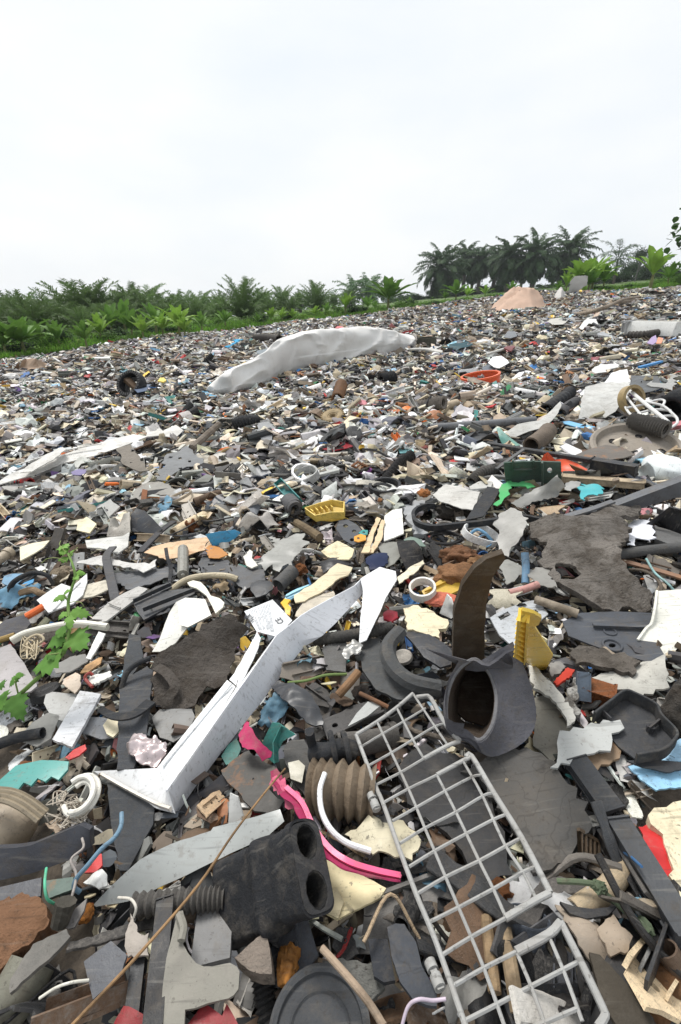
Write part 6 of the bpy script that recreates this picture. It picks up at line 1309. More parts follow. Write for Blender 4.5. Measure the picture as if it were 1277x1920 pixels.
def toywheel():
    c = P(625, 786, .06); ax = (GN + Vector((-.1, -.4, 0))).normalized(); m = mpp(c)
    r = root('toy_wheel', 'knobbly beige rubber toy wheel standing out among dark scraps', 'toy wheel', c, 'beige toy wheel')
    R_ = 21 * m; n = 44; pr = [(.45, -.32), (.80, -.42), (.95, -.36), (1.0, -.2), (1.0, .2), (.95, .36), (.80, .42), (.45, .32)]
    part('tyre', r, lathe(c, ax, [(a * R_, b * R_ * 1.3) for a, b in pr], n, 1, True), 'rubber', (.34, .26, .15), smooth=50)
    part('hub', r, lathe(c, ax, [(.22 * R_, .1 * R_), (.46 * R_, .1 * R_), (.46 * R_, .36 * R_), (.3 * R_, .42 * R_), (.22 * R_, .30 * R_)], 30, 1, True), 'rubber', (.28, .21, .12))
    a, b, _ = basis(ax); g = []
    for i in range(22):
        t = 2 * math.pi * i / 22
        for sg in (-.25, .25): q = c + (a * math.cos(t + sg * .3) + b * math.sin(t + sg * .3)) * R_ * 1.0 + ax * R_ * sg * 1.3; g.append(box(q, a * R_ * .06, b * R_ * .06, ax * R_ * .18, .1))
    part('tread_knobs', r, join(*g), 'rubber', (.36, .27, .15))
toywheel()
def grid2(name, label, lm, col, s, nn, h=.05):
    p = pts(s, h); g = [sweep(p, rect(.008, .012), closed=True)]
    for i in range(1, nn): t = i / nn; g.append(sweep([p[0].lerp(p[1], t), p[3].lerp(p[2], t)], rect(.007, .010)))
    return solo(name, label, 'grille', join(*g), 'plastic', col, lm)
grid2('white_grille', 'white slotted grille piece near the middle', 'white slotted grille', (.60, .60, .58), "652,749 698,737 700,746 660,757", 13)
T('brown_coil', 'rusty brown ribbed cylinder standing near the sack', 'ribbed cylinder', 'rusty ribbed cylinder', (.20, .11, .06), 'rust', "633,748,4 640,722,10", 11, kind='corr', rings=8)
T('black_coil', 'black ribbed cylinder lying near the sack', 'ribbed cylinder', 'black ribbed cylinder', C['ch'], 'rubber', "714,715,5 738,710,5.5", 13, kind='corr', rings=8)
T('black_coil', 'dark grey ribbed cylinder left of the toy wheel', 'ribbed cylinder', 'dark ribbed cylinder', C['ch'], 'rubber', "440,796,4 462,789,6 482,790,4", 11, kind='corr', rings=10)
D_ = COL.objects[-1]; D_['label'] = 'dark grey ribbed cylinder lying among white flakes'
T('tan_cuff', 'tan pipe cuff with a dark opening', 'pipe cuff', 'tan pipe cuff', (.42, .34, .24), 'plastic', "834,764,6 846,760,6.5 856,757,6.5", 9, kind='hollow', hollow=.7)
T('tan_cuff', 'dirty tan pipe cuff behind the first cuff', 'pipe cuff', 'second tan cuff', (.32, .25, .17), 'rust', "884,768,6 876,760,6.5", 9, kind='hollow', hollow=.7)
def oring():
    c = P(901, 711, .05); m = mpp(c)
    r = root('orange_hoop', 'bright orange red round plastic hoop lying flat', 'hoop', c, 'orange hoop')
    ax = (GN + Vector((-.10, -.02, 0))).normalized(); R_ = 36 * m
    part('band', r, lathe(c, ax, [(R_ * .95, -.03), (R_ * .98, -.03), (R_ * .98, .03), (R_ * .95, .03)], 60, 1, True), 'clean', (.70, .10, .035))
    part('lip', r, lathe(c + ax * .03, ax, [(R_ * .90, -.006), (R_ * 1.0, -.006), (R_ * 1.0, .008), (R_ * .90, .008)], 60, 1, True), 'clean', (.74, .13, .045))
oring()
S('white_pentagon', 'clean white angular sheet piece behind the orange hoop', 'sheet piece', 'white angular sheet', (.80, .80, .80), 'clean', "915,680 924,669 940,667 952,675 955,680 944,686 936,690 926,688", 4, .10, .03)
S('blue_flat', 'slate blue flat piece under the white angular sheet', 'sheet piece', 'slate flat piece', (.10, .12, .15), 'plastic', "903,690 915,683 930,690 925,698 910,698", 4, .06, .03)
T('white_pipe', 'long bowed whitish strip lying beyond the sack end', 'strip', 'bowed whitish strip', (.50, .49, .46), 'dusty', "772,655,10 800,655,11 830,661,9 862,668,7", 5, prof=rect(2.4, .8, .2), sm=4)
RG('basket_rim', 'dark olive basket with only its rim above the waste', 'basket', 'dark basket rim', 'brn', 'rubber', "796,646,5", 22, 2, 12, n=40)
D_ = COL.objects[-1]; D_.color = (.07, .07, .055, 1)
S('sage_piece', 'dark blue green bag scraps beyond the basket rim', 'bag scrap', 'blue green bag scraps', (.05, .10, .12), 'cloth', "832,655 845,645 862,640 876,642 880,654 860,660", 4, .08, .5, 30, 6, .02, 14, rag=.6)
# tyre wheel on the left
def bigwheel():
    c = P(247, 722, .12); ax = Vector((-.25, -.80, .55)).normalized(); m = mpp(c)
    r = root('wheel', 'black tyre like wheel ring standing tilted with a brown block in it', 'wheel', c, 'tilted black wheel')
    R_ = 27 * m
    part('tyre', r, lathe(c, ax, [(R_ * .72, -.05), (R_ * .92, -.06), (R_, -.03), (R_, .03), (R_ * .92, .06), (R_ * .72, .05)], 44, 1, True), 'rubber', C['ch'], smooth=50)
    part('inner_rim', r, lathe(c - ax * .03, ax, [(R_ * .45, -.03), (R_ * .74, -.03), (R_ * .74, .0), (R_ * .45, .02)], 40, 1, True), 'rubber', (.07, .07, .07))
    part('ribs', r, join(*[box(c + (basis(ax)[0] * math.cos(t * .2244) + basis(ax)[1] * math.sin(t * .2244)) * R_ * .83 + ax * .058, basis(ax)[0] * math.cos(t * .2244) * R_ * .09 + basis(ax)[1] * math.sin(t * .2244) * R_ * .09, (basis(ax)[0] * -math.sin(t * .2244) + basis(ax)[1] * math.cos(t * .2244)) * .006, ax * .004, 0) for t in range(28)]), 'rubber', (.09, .09, .09))
bigwheel()
B('brown_block', 'brown wooden block leaning in the tilted wheel', 'block', 'leaning brown block', 'brn', 'wood', "238,712,18", "258,730,8", 12, 6)
S('blue_pan', 'slate blue curved trim in front of the tilted wheel', 'trim', 'slate blue trim', (.06, .10, .18), 'plastic', "251,731 264,726 276,721 284,721 274,733 258,736", 4, .08, .02, 0, 1, .01)
RG('basket_ring', 'shallow pale round grille lying flat near the border', 'round grille', 'shallow round grille', 'mg', 'dusty', "72,738,4", 25, 3, 4, n=40, extra=[sweep(pts(f"{72 - 23 * math.cos(i * .45)},{738 - 9 * math.sin(i * .45)},5 {72 + 23 * math.cos(i * .45)},{738 + 9 * math.sin(i * .45)},5"), rect(.012, .008)) for i in range(7)])
RG('basket_ring', 'dark spoked round grille far beyond the tilted wheel', 'round grille', 'dark round grille', 'dg', 'plastic', "257,671,6", 18, 3, 3, n=36, extra=[sweep(pts(f"{257 - 17 * math.cos(i * .39)},{671 - 6 * math.sin(i * .39)},8 {257 + 17 * math.cos(i * .39)},{671 + 6 * math.sin(i * .39)},8"), rect(.02, .015)) for i in range(8)])
T('black_cone', 'black conical rubber plug', 'plug', 'black rubber plug', C['ch'], 'rubber', "352,776,6 372,768,8", 6, sm=2, taper=(.7, 1.5))
T('orange_pot', 'small orange terracotta tube', 'tube', 'small terracotta tube', (.45, .18, .10), 'rubber', "113,784,4 123,783,4.5", 6, kind='hollow')
S('orange_clip', 'upright orange red clip', 'clip', 'upright orange clip', (.62, .14, .04), 'clean', "227,772 226,758 232,758 234,772 230,776", 5, .05, .02)
S('yellow_cap', 'bright yellow cap lying beyond the tilted wheel', 'cap', 'bright yellow cap', (.75, .55, .06), 'clean', "296,714 300,708 308,708 312,713 306,716", 14, .07, .1)
S('lavender_piece', 'purple shard below the bowed white strip', 'shard', 'purple shard', (.16, .13, .28), 'plastic', "133,885 145,880 160,880 168,886 150,891 136,890", 3, .05, .05)
S('cream_oval', 'cream oval pad beside the purple shard', 'pad', 'cream oval pad', (.62, .55, .42), 'plastic', "154,890 168,885 184,883 188,888 176,896 160,897", 5, .05, .05)
T('wood_post', 'grey weathered wooden post lying slanted', 'wooden post', 'grey wooden post', (.20, .17, .14), 'wood', "360,840,5 385,818,7 410,796,8", 7, sm=4)
T('white_rod', 'straight white rod pointing at the tilted wheel', 'rod', 'straight white rod', (.62, .60, .55), 'clean', "190,776,5 204,762,7 218,748,9", 3, sm=3)
T('black_rod', 'long black flattened tube in front of the cream oval pad', 'tube', 'long black tube', (.045, .043, .043), 'rubber', "136,924,3 175,916,5 215,906,6 262,911,4", 7, sm=5, taper=(1, .7))
S('white_flakes', 'pale folded sheet pieces left of the torn grille', 'sheet piece', 'pale folded sheet', (.55, .54, .51), 'dusty', "272,800 290,797 306,810 330,798 344,808 330,820 300,818 276,820", 4, .06, .1, 1, 6, .008)
D_ = COL.objects[-1]; D_['label'] = 'pale folded sheet pieces behind the bowed white strip'
S('milky_cup', 'broken translucent film cup standing up', 'film cup', 'broken translucent cup', (.56, .57, .58), 'film', "480,808 484,795 500,790 512,796 520,812 506,826 492,824", 3, .07, .3, 5, 10, .02, 12, rag=.3)
T('loop_hose', 'tan rubber loop with small teeth', 'rubber loop', 'tan toothed loop', (.36, .26, .13), 'rubber', "412,856,4 420,845,7 436,841,8 446,846,7 450,856,4", 3, sm=6)
S('long_pale_board', 'pale board edge left of the painted slat', 'board', 'pale board', (.44, .41, .35), 'wood', "330,862 372,852 420,858 470,862 480,868 430,872 380,868", 4, .05, .2, 1, 8)
D_ = COL.objects[-1]; D_['label'] = 'pale splintered board beside the tan toothed loop'
# the sack
def sack():
    r = root('woven_sack', 'long dirty white woven plastic sack stretched out with a blue hemmed mouth', 'sack', P(580, 700, .02), 'white sack')
    ctr = [(388, 741, 0, 8), (400, 743, 0, 22), (415, 744, 0, 34), (440, 742, 0, 44), (475, 732, 0, 48), (505, 722, 0, 58), (530, 712, 0, 66), (560, 704, 0, 72), (600, 697, 0, 70), (650, 684, 0, 60), (700, 674, 0, 49), (740, 666, 0, 38), (768, 660, 0, 28), (775, 660, 0, 25)]
    loops = []; n = 120
    rg = lambda q, s: (1 - abs(mn.noise(Vector((q.x * s * 1.5 - q.z * s, q.y * s * .7, q.z * s * 1.3 + q.x * s * .5))))) ** 7
    dense = []
    for i in range(len(ctr) - 1):
        for j in range(9):
            t = j / 9; dense.append(tuple(ctr[i][k] * (1 - t) + ctr[i + 1][k] * t for k in range(4)))
    dense.append(ctr[-1])
    for k, (x, y, hz, hp) in enumerate(dense):
        b = P(x, y, .0); m = mpp(b); hgt = hp * m * 1.05; wid = max(.06, hgt * .6)
        loop = []
        for i in range(n):
            a = 2 * math.pi * i / n; ca, sa = math.cos(a), math.sin(a)
            fold = .05 * math.sin(a * 3 + k * .1) * (1 if sa > -.2 else 0) + .025 * math.sin(a * 5 - k * .21)
            px_ = b + Vector((0, ca * wid * (1 + fold) + wid * .9, max(-.03, (sa * .5 + .5) * hgt * (1 + fold * .8))))
            loop.append(px_ + Vector((mn.noise(px_ * 2.6) * .02, -(rg(px_, 1.6) * .07 + rg(px_ + Vector((5, 1, 2)), 3.1) * .04) * (ca < .3), (mn.noise(px_ * 1.8) * .025 + rg(px_, 1.6) * .018 + rg(px_ + Vector((5, 1, 2)), 3.1) * .012) * (1 if sa > -.5 else 0))))
        loops.append(loop)
    part('sack_body', r, shell(loops), M['cloth'], (.78, .77, .75), smooth=70)
    part('blue_hem', r, sweep(smooth_path(pts('383,733,5 390,740,3.5 405,744,3 422,746,3 442,744,3'), 5), rect(.05, .006)), 'cloth', (.16, .36, .52))
    part('hem_loops', r, join(*[sweep(smooth_path([q + Vector((.02 * (j % 2), -.02, .01 * j)) for j in range(4)], 3), circ(.008, 5)) for q in loops[-1][::6]]), 'cloth', (.6, .56, .52))
    part('peaked_fold', r, slab(pts("622,634,24 640,628,28 655,615,34 672,619,32 684,628,28 690,634,24", .25), .004, .1, .01, 5, .01, 0, 12), 'cloth', (.72, .71, .70))
    HPOLY.append([(385, 742), (400, 700), (500, 665), (560, 625), (680, 620), (778, 635), (775, 668), (600, 710), (440, 745)])
sack()
def mound(name, label, cat, lm, col, s, hgt, seed, na=.12):
    """a sheet draped over a heap: outline on the tip, raised towards the middle"""
    p = pts(s, .02); c = sum(p, Vector()) / len(p); loops = []
    for k in range(22):
        t = k / 21; loops.append([])
        for i, q in enumerate(p):
            w = c.lerp(q, 1 - t * .96); z = hgt * (1 - (1 - t) ** 1.7)
            e = mn.noise(w * 1.3 + Vector((seed, 0, 0))) * na * 1.8 + (1 - abs(mn.noise(w * 1.5 + Vector((0, seed, 0))))) ** 8 * na * 1.1 - na * .3
            loops[-1].append(Vector((w.x, w.y, w.z + z + e * (.3 + t) * min(1, t * 6 + .15))))
    g = loft(loops, .006); g = join(g, ([loops[-1][i] for i in range(len(p))], [tuple(range(len(p)))]))
    return solo(name, label, cat, g, 'cloth', col, lm, smooth=60)
def dens(s, n=7):
    q = [tuple(float(x) for x in t.split(',')[:2]) for t in s.split()]; o = []
    for i in range(len(q)):
        a, b = q[i], q[(i + 1) % len(q)]
        for j in range(n): o.append('%.1f,%.1f' % (a[0] + (b[0] - a[0]) * j / n, a[1] + (b[1] - a[1]) * j / n))
    return ' '.join(o)
mound('peach_tarp', 'peach coloured tarpaulin draped over a heap at the crest', 'tarpaulin', 'peach tarpaulin', C['peach'], dens("918,582 935,571 965,566 995,567 1020,572 1026,579 1002,584 960,586 928,586"), .56, 3, .20)
S('tan_cloth', 'long tan cloth lying rumpled near the grass at the border', 'cloth', 'tan cloth', (.46, .34, .25), 'cloth', '6,704,2 16,692,14 36,683,20 52,676,24 66,676,24 78,682,16 102,686,4 98,693,2 70,694,8 45,696,8 26,700,3 12,708,1', 8, .1, .2, 60, 4, .06, 26, rag=.2)
mound('white_bag_heap', 'small whitish bag heap beside the peach tarpaulin', 'bag', 'small whitish bag', (.56, .54, .52), dens("1038,556 1046,551 1056,552 1062,556 1052,560 1042,560"), .28, 5, .07)
S('hanging_sheet', 'greyish white sheet propped upright against the banana clump', 'sheet', 'propped white sheet', (.58, .58, .57), 'cloth', "1066,550 1070,528 1078,518 1092,516 1103,518 1101,534 1090,541 1080,552", 8, .0, .2, 60, 2.2, .04, 16, vert=(1080, 552, -.3), rag=.3)
T('dead_branch', 'long bleached dead branch lying on the crest', 'branch', 'bleached dead branch', (.33, .27, .21), 'wood', "1075,590,3 1110,584,18 1140,574,25 1170,561,22 1202,556,12 1222,548,10", 3.2, taper=(1.1, .5), sm=6, extra=[sweep(smooth_path(pts("1160,566,20 1185,564,10 1205,563,5"), 4), circ(.05, 7)), sweep(smooth_path(pts("1110,584,12 1090,582,5 1070,592,2"), 4), circ(.045, 7))])
LU('burnt_log', 'black burnt stump with charred roots on the crest', 'stump', 'black burnt stump', (.012, .011, .010), 'mud', "1222,556,0", 26, 16, 8, .05, .6, 2.4)
T('burnt_root', 'charred root lying beside the burnt stump', 'root', 'charred root', (.03, .025, .022), 'wood', "1225,556,6 1245,556,10 1262,562,6", 4, taper=(1.2, .6))
def lamp():
    r = root('light_housing', 'long white fluorescent light housing lying on the waste', 'light housing', P(1230, 622, .03), 'long white housing')
    p, q = P(1183, 615, .10), P(1275, 618, .10); d = (q - p).normalized(); e = d.cross(GN).normalized(); L_ = (q - p).length
    part('body', r, sweep([p, q], [(-.10, 0), (-.07, .09), (.07, .09), (.10, 0), (.10, -.07), (-.10, -.07)]), 'clean', (.72, .72, .70))
    part('end_cap', r, box(p, d * .04, e * .11, GN * .085, .2), 'plastic', (.4, .4, .4))
    part('groove', r, sweep([p + GN * .093, q + GN * .093], rect(.06, .006)), 'dusty', (.45, .44, .40))
lamp()
S('lilac_piece', 'lilac and orange broken toy panel', 'toy panel', 'lilac toy panel', (.32, .22, .42), 'clean', "1213,643 1222,632 1230,628 1232,640 1224,646", 4, .10, .02)
S('lilac_piece', 'orange corner next to the lilac toy panel', 'toy panel', 'orange toy corner', (.66, .25, .12), 'clean', "1230,644 1234,632 1244,634 1240,644", 4, .10, .02)
T('blue_spoon', 'blue plastic handle lying far back', 'handle', 'blue plastic handle', (.05, .24, .55), 'clean', "1198,689,8 1218,684,9 1240,678,9", 3, prof=rect(2.2, 1.2), sm=3)
S('white_flat', 'white bent trim piece lying on the far waste', 'trim piece', 'white bent trim', (.72, .72, .70), 'clean', "1086,614 1096,600 1104,594 1118,598 1122,608 1104,606 1092,618", 5, .12, .02)
S('white_flat', 'pale rounded sheet beyond the white bent trim', 'sheet piece', 'pale rounded sheet', (.48, .47, .43), 'dusty', "1026,602 1036,597 1056,595 1068,598 1056,608 1036,609", 5, .10, .05)
S('white_flat', 'jagged white sheet in front of the far blue handle', 'sheet piece', 'jagged white sheet', (.66, .66, .64), 'clean', "1112,694 1128,686 1140,688 1156,676 1158,690 1140,700 1120,702", 4, .08, .4, 6, 6, .02, rag=.5)
T('dark_hose_far', 'black corrugated hose lying beyond the sack', 'hose', 'far corrugated hose', (.055, .05, .045), 'rubber', "480,634,14 502,634,15 524,637,14", 6.5, kind='corr', rings=16)
S('blue_rag', 'bright blue rag beyond the sack', 'rag', 'bright blue rag', (.06, .34, .58), 'cloth', "431,655 434,645 440,636 452,637 450,646 442,652", 8, .18, .3, 60, 5, .04, 12, rag=.4)
S('water_bag', 'clear film bag with a blue edge behind the sack', 'film bag', 'clear film bag', (.44, .50, .54), 'film', "480,665 488,659 505,657 516,661 510,668 490,670", 6, .12, .3, 30, 6, .05)
S('red_lid', 'small red lid beyond the middle of the sack', 'lid', 'small far red lid', (.55, .05, .06), 'clean', "628,615 634,611 642,612 646,615", 20, .25, .1)
S('dark_maroon', 'maroon oval cup on the far slope', 'cup', 'maroon oval cup', (.15, .015, .02), 'plastic', "945,655 952,650 962,649 966,653 958,658", 14, .10, .05, 0, 1, .02)
T('white_stick', 'white stick pointing at the maroon cup', 'stick', 'white far stick', (.60, .58, .54), 'clean', "913,664,8 930,659,10 946,654,10", 2.4, sm=3)
S('slate_tile', 'slate coloured tile far up the slope', 'tile', 'far slate tile', (.13, .145, .16), 'plastic', "944,632 952,621 966,621 970,630 958,634", 5, .12, .02)
for i, (px, py, w, lb) in enumerate(((690, 781, 20, 'beige'), (1050, 668, 14, 'white'), (760, 700, 14, 'pale'), (1010, 650, 12, 'cream'))):
    pass
T('white_side_pipe', 'cream round tube far up the slope in front of the jagged sheet', 'tube', 'cream far tube', (.52, .47, .36), 'plastic', "1124,674,6 1140,671,7 1162,668,7", 4, sm=3, kind='hollow')
T('rim_pipe', 'dark pipe fragment lying under the far light housing', 'pipe', 'dark far pipe', (.06, .055, .05), 'rubber', "1180,628,6 1210,627,7 1232,624,7", 6, kind='corr', rings=9)
# pieces near the white bracket
T('black_elbow', 'black rubber elbow with an upright spout behind the tan corrugated hose', 'rubber elbow', 'black spouted elbow', C['ch'], 'rubber', "580,1372,11 584,1392,8 592,1416,6", 9, sm=3, extra=[sweep(smooth_path(pts("588,1412,6 615,1412,7 640,1404,7 665,1410,6"), 4), circ(.017, 12)), lathe(P(625, 1406, .075), Vector((1, .2, .1)), torp(.026, .005, 6), 24, 1, True), lathe(P(650, 1406, .07), Vector((1, .2, .1)), torp(.026, .005, 6), 24, 1, True)])
S('black_crumple', 'shiny crumpled dark bag piece below the white bracket', 'bag piece', 'shiny dark bag piece', (.045, .047, .052), 'clean', "508,1284 520,1276 548,1290 575,1302 600,1330 606,1360 585,1360 560,1345 530,1318", 3, .05, .25, 9, 22, .015, 18)
S('glossy_disc', 'dark grey round rubber patch between the elbow and the rust specked plate', 'rubber patch', 'dark round rubber patch', (.085, .083, .08), 'rubber', "533,1400 545,1388 570,1386 582,1410 598,1450 602,1496 580,1502 552,1470 534,1430", 5, .035, .1, 1, 14, .008)
S('clear_scale', 'olive translucent scale shaped piece on the round rubber patch', 'plastic piece', 'olive scale piece', (.30, .28, .21), 'clean', "540,1430 560,1425 572,1436 566,1468 545,1460", 2.5, .05, .03)
T('brown_stick', 'brown broken stick below the dark half ring channel', 'stick', 'brown broken stick', (.24, .14, .075), 'wood', "634,1304,4 652,1284,5 672,1260,5.5", 8, sm=4)
T('brown_stick', 'thin reddish stick near the corner of the rack', 'stick', 'thin reddish stick', (.22, .11, .06), 'wood', "675,1300,5 700,1312,5.5 728,1326,5", 4, sm=4)
S('grey_triangle', 'pointed pale grey triangle beside the rack corner', 'triangle piece', 'pointed grey triangle', (.33, .34, .33), 'clean', "652,1362 668,1338 690,1315 712,1324 690,1342", 3, .05, .02)
T('dark_conduit', 'black ribbed conduit under the neck of the white bracket', 'conduit', 'black conduit', (.05, .048, .045), 'rubber', "590,1200,3 640,1194,4 690,1186,4 735,1176,4", 11, kind='corr', rings=22, depth=.05)
T('green_vine', 'thin green stem crossing under the white bracket', 'stem', 'thin green stem', (.20, .28, .10), 'leaf', "540,1280,5 575,1276,6 610,1266,6 650,1264,5", 2.6)
S('grey_flat_plate', 'flat grey rubber plate beneath the black conduit', 'plate', 'flat grey rubber plate', (.12, .118, .115), 'rubber', "605,1215 640,1200 650,1205 648,1260 612,1256", 4, .03, .1, .5, 12)
S('metal_crumple', 'crumpled silver grey metal strip at the tip of the white bracket', 'metal strip', 'crumpled metal strip', (.30, .30, .29), 'metal', "645,1212 665,1200 680,1208 676,1222 660,1226 650,1236 642,1228", 3, .05, .3, 6, 40, 0, 14)
S('white_underflap', 'thin whitish circular sheet under the torn rubber sheet', 'sheet', 'whitish round sheet', (.24, .24, .235), 'dusty', "284,1345 300,1330 360,1330 366,1345 352,1375 325,1392 300,1384", 3, .03, .05, .5, 10, .004)
B('brown_brick', 'brown brick piece with a slate coloured end beside the tray', 'brick piece', 'brown brick piece', 'rust', 'foam', "1095,1290,4.5", "1150,1308,4.5", 30, 28)
B('slate_block', 'blue grey block standing against the brown brick piece', 'block', 'blue grey block', 'slate', 'plastic', "1094,1262,8", "1094,1312,4", 20, 12)
S('white_crust', 'lumpy white crust between the wedge and the tray', 'crust', 'lumpy white crust', (.56, .55, .52), 'mud', "1066,1290 1082,1262 1096,1262 1090,1290 1080,1320 1090,1340 1070,1346 1062,1320", 10, .05, .5, 6, 30, .006, 14, rag=.5)
S('red_rag', 'twisted orange red rag beside the yellow wedge', 'rag', 'orange red rag', (.50, .06, .04), 'cloth', "1038,1278 1052,1268 1064,1252 1078,1256 1072,1270 1056,1280 1044,1284", 6, .05, .2, 4, 30, .006)
S('grey_rag', 'grey frayed rag knot behind the orange red rag', 'rag', 'grey frayed knot', (.24, .23, .215), 'cloth', "1026,1256 1034,1244 1052,1240 1060,1254 1050,1266 1032,1270", 12, .04, .5, 8, 40, .008, 14, rag=.6)
S('pale_bar_end', 'pale plastic bar splitting into fibres below the yellow wedge', 'bar', 'split pale bar', (.50, .49, .45), 'plastic', "989,1248 998,1244 1050,1296 1075,1330 1082,1352 1064,1362 1052,1330 1030,1306 1000,1290", 6, .055, .25, 1, 20, 0, 14, rag=.3)
S('olive_sheet', 'olive grey sheet beneath the split pale bar', 'sheet', 'olive grey sheet', (.22, .21, .18), 'dusty', "1000,1310 1030,1300 1060,1340 1075,1370 1050,1405 1036,1430 1000,1400 1006,1350", 4, .03, .2, 1.5, 12, .008)
LU('rusty_scrap', 'small rusty orange scrap on the white debris', 'scrap', 'small rusty scrap', (.42, .17, .06), 'foam', "795,924,8", 11, 9, 8, .05, .5, 2.4, 3)
LU('rust_chunk', 'dark rusty chunk behind the toy wheel', 'rust chunk', 'dark rusty chunk', (.20, .07, .035), 'foam', "716,780,5", 17, 12, 12, .05, .5, 2.4, 3)
LU('orange_flower_scrap', 'pale orange crumpled scrap beside the dark rusty chunk', 'scrap', 'pale orange scrap', (.60, .36, .20), 'foam', "683,790,5", 10, 8, 8, .05, .6, 2.4, 3)
S('slate_blade', 'slate grey blade shaped sheet in front of the long grey pipe', 'sheet', 'slate blade sheet', (.12, .13, .14), 'plastic', "730,800 748,785 775,765 796,770 788,785 770,800 750,805", 4, .06, .03, 1, 6)
D_ = COL.objects[-1]; D_['label'] = 'slate grey blade shaped sheet behind the pipe end'
S('blue_tag', 'bright blue tag near the slate blade sheet', 'tag', 'bright blue tag', (.05, .22, .55), 'clean', "742,779 752,772 770,766 772,771 758,777 746,783", 4, .07, .02)
S('white_plate2', 'long whitish plate edge near the dark rusty chunk', 'plate', 'long whitish plate', (.54, .53, .50), 'dusty', "678,775 700,765 735,757 740,764 710,772 688,783", 4, .06, .1)
S('cyan_gear', 'pale turquoise notched tag', 'tag', 'turquoise notched tag', (.30, .62, .64), 'clean', "746,842 754,838 764,839 773,840 776,846 764,848 750,849", 4, .06, .1)
S('dark_sheet', 'dark sheet with a notched end behind the teal fin', 'sheet', 'notched dark sheet', (.06, .064, .07), 'plastic', "862,824 885,810 905,808 932,822 934,834 905,840 870,836", 4, .05, .1)
S('printed_plate', 'clear plate with fine black circuit lines', 'circuit plate', 'clear circuit plate', (.46, .46, .45), 'clean', "874,880 877,862 884,826 896,838 900,858 905,876 890,884", 3, .06, .05, extra=[sweep(smooth_path(pts(q), 2), rect(.004, .003)) for q in ("884,840,6.6 888,858,6.6 886,874,6.6", "890,842,6.6 894,862,6.6 898,870,6.6")])
T('rusty_rod', 'grey dark slanting rod across the waste before the sage panel', 'rod', 'dark slanting rod', (.10, .10, .10), 'plastic', "930,880,7 955,862,8 982,843,9", 3.2, prof=rect(2, 1.2), sm=3)
T('ribbed_duct', 'ribbed dark duct creeping toward the sage green panel', 'duct', 'ribbed dark duct', (.085, .08, .075), 'rubber', "884,904,4 900,888,6 925,880,6 944,878,5", 10, kind='corr', rings=16)
S('grey_flat_left', 'pale sheet at the foot of the ribbed dark duct', 'sheet', 'pale sheet by duct', (.46, .46, .44), 'dusty', "880,912 900,902 925,900 922,912 905,918 884,922", 3, .05, .15)
# ------------------------------------------------------------------ palette of the waste (name, base colour, weight far, weight near)
PAL = [('charcoal', (.030, .031, .034), 12, 21), ('dark grey', (.068, .068, .070), 11, 16), ('mid grey', (.18, .175, .168), 12, 13), ('slate blue-grey', (.09, .10, .12), 4, 6),
       ('light grey', (.44, .44, .425), 24, 12), ('white', (.76, .76, .75), 20, 10), ('cream', (.64, .57, .43), 15, 9), ('beige', (.44, .36, .26), 11, 9), ('brown', (.15, .10, .068), 6, 9),
       ('rusty orange', (.33, .14, .06), 1.2, 1.0), ('blue', (.05, .17, .42), 1.0, .6), ('pale blue', (.28, .50, .66), .9, .5), ('teal', (.05, .24, .22), .5, .5), ('green', (.05, .22, .09), .4, .3),
       ('red', (.42, .03, .03), .6, .5), ('orange', (.70, .17, .03), .35, .12), ('yellow', (.72, .48, .07), .8, .4), ('pink', (.60, .25, .27), .4, .15), ('purple', (.18, .10, .28), .3, .2), ('mud brown', (.13, .105, .08), 6, 9)]
PCOL = np.array([p[1] for p in PAL])
# ------------------------------------------------------------------ low detail pieces for the uncountable mass
def t_flake(s, k=6, th=.05, bend=.15):
    r = random.Random(s); asp = r.uniform(.35, .95); pts = []
    for i in range(k):
        a = 2 * math.pi * (i + r.uniform(-.3, .3)) / k; q = r.uniform(.32, .55); pts.append((math.cos(a) * q, math.sin(a) * q * asp))
    v = [(0, 0, th / 2)] + [(x, y, th / 2 + bend * (x * x - .1)) for x, y in pts] + [(x, y, -th / 2 + bend * (x * x - .1)) for x, y in pts]
    f = []
    for i in range(k):
        j = (i + 1) % k; f += [(0, 1 + i, 1 + j), (1 + i, 1 + k + i, 1 + k + j, 1 + j)]
    f.append(tuple(range(2 * k, k, -1)))
    return v, f
def t_shell(s):
    r = random.Random(s); n = 5; a = r.uniform(.5, 1.3); w = r.uniform(.35, .8); v = []; f = []; cut = r.uniform(-.15, .15)
    for lay in (0, 1):
        R_ = .5 - .04 * lay
        for i in range(n + 1):
            t = -a + 2 * a * i / n
            for y in (-w / 2 + cut * math.sin(i), w / 2 - cut * math.cos(i * 1.3)): v.append((R_ * math.sin(t), y, R_ * math.cos(t) - .45))
    m = 2 * (n + 1)
    for i in range(n):
        q = (2 * i, 2 * i + 2, 2 * i + 3, 2 * i + 1); f += [q, tuple(m + x for x in reversed(q))]
        f += [(2 * i, m + 2 * i, m + 2 * i + 2, 2 * i + 2), (2 * i + 1, 2 * i + 3, m + 2 * i + 3, m + 2 * i + 1)]
    f += [(0, 1, m + 1, m), (2 * n, m + 2 * n, m + 2 * n + 1, 2 * n + 1)]
    return v, f
def t_bar(s):
    r = random.Random(s); w = r.uniform(.06, .2); h = r.uniform(.03, .09); k = r.uniform(-.12, .12)
    return sweep([Vector((-.5, 0, 0)), Vector((0, k, abs(k) * .5)), Vector((.5, 0, 0))], rect(w, h))
def t_chan(s):
    r = random.Random(s); w = r.uniform(.12, .3); h = r.uniform(.08, .2)
    return sweep([Vector((-.5, 0, 0)), Vector((.5, 0, 0))], uprof(w, h, .025) if r.random() < .6 else lprof(w, h, .025))
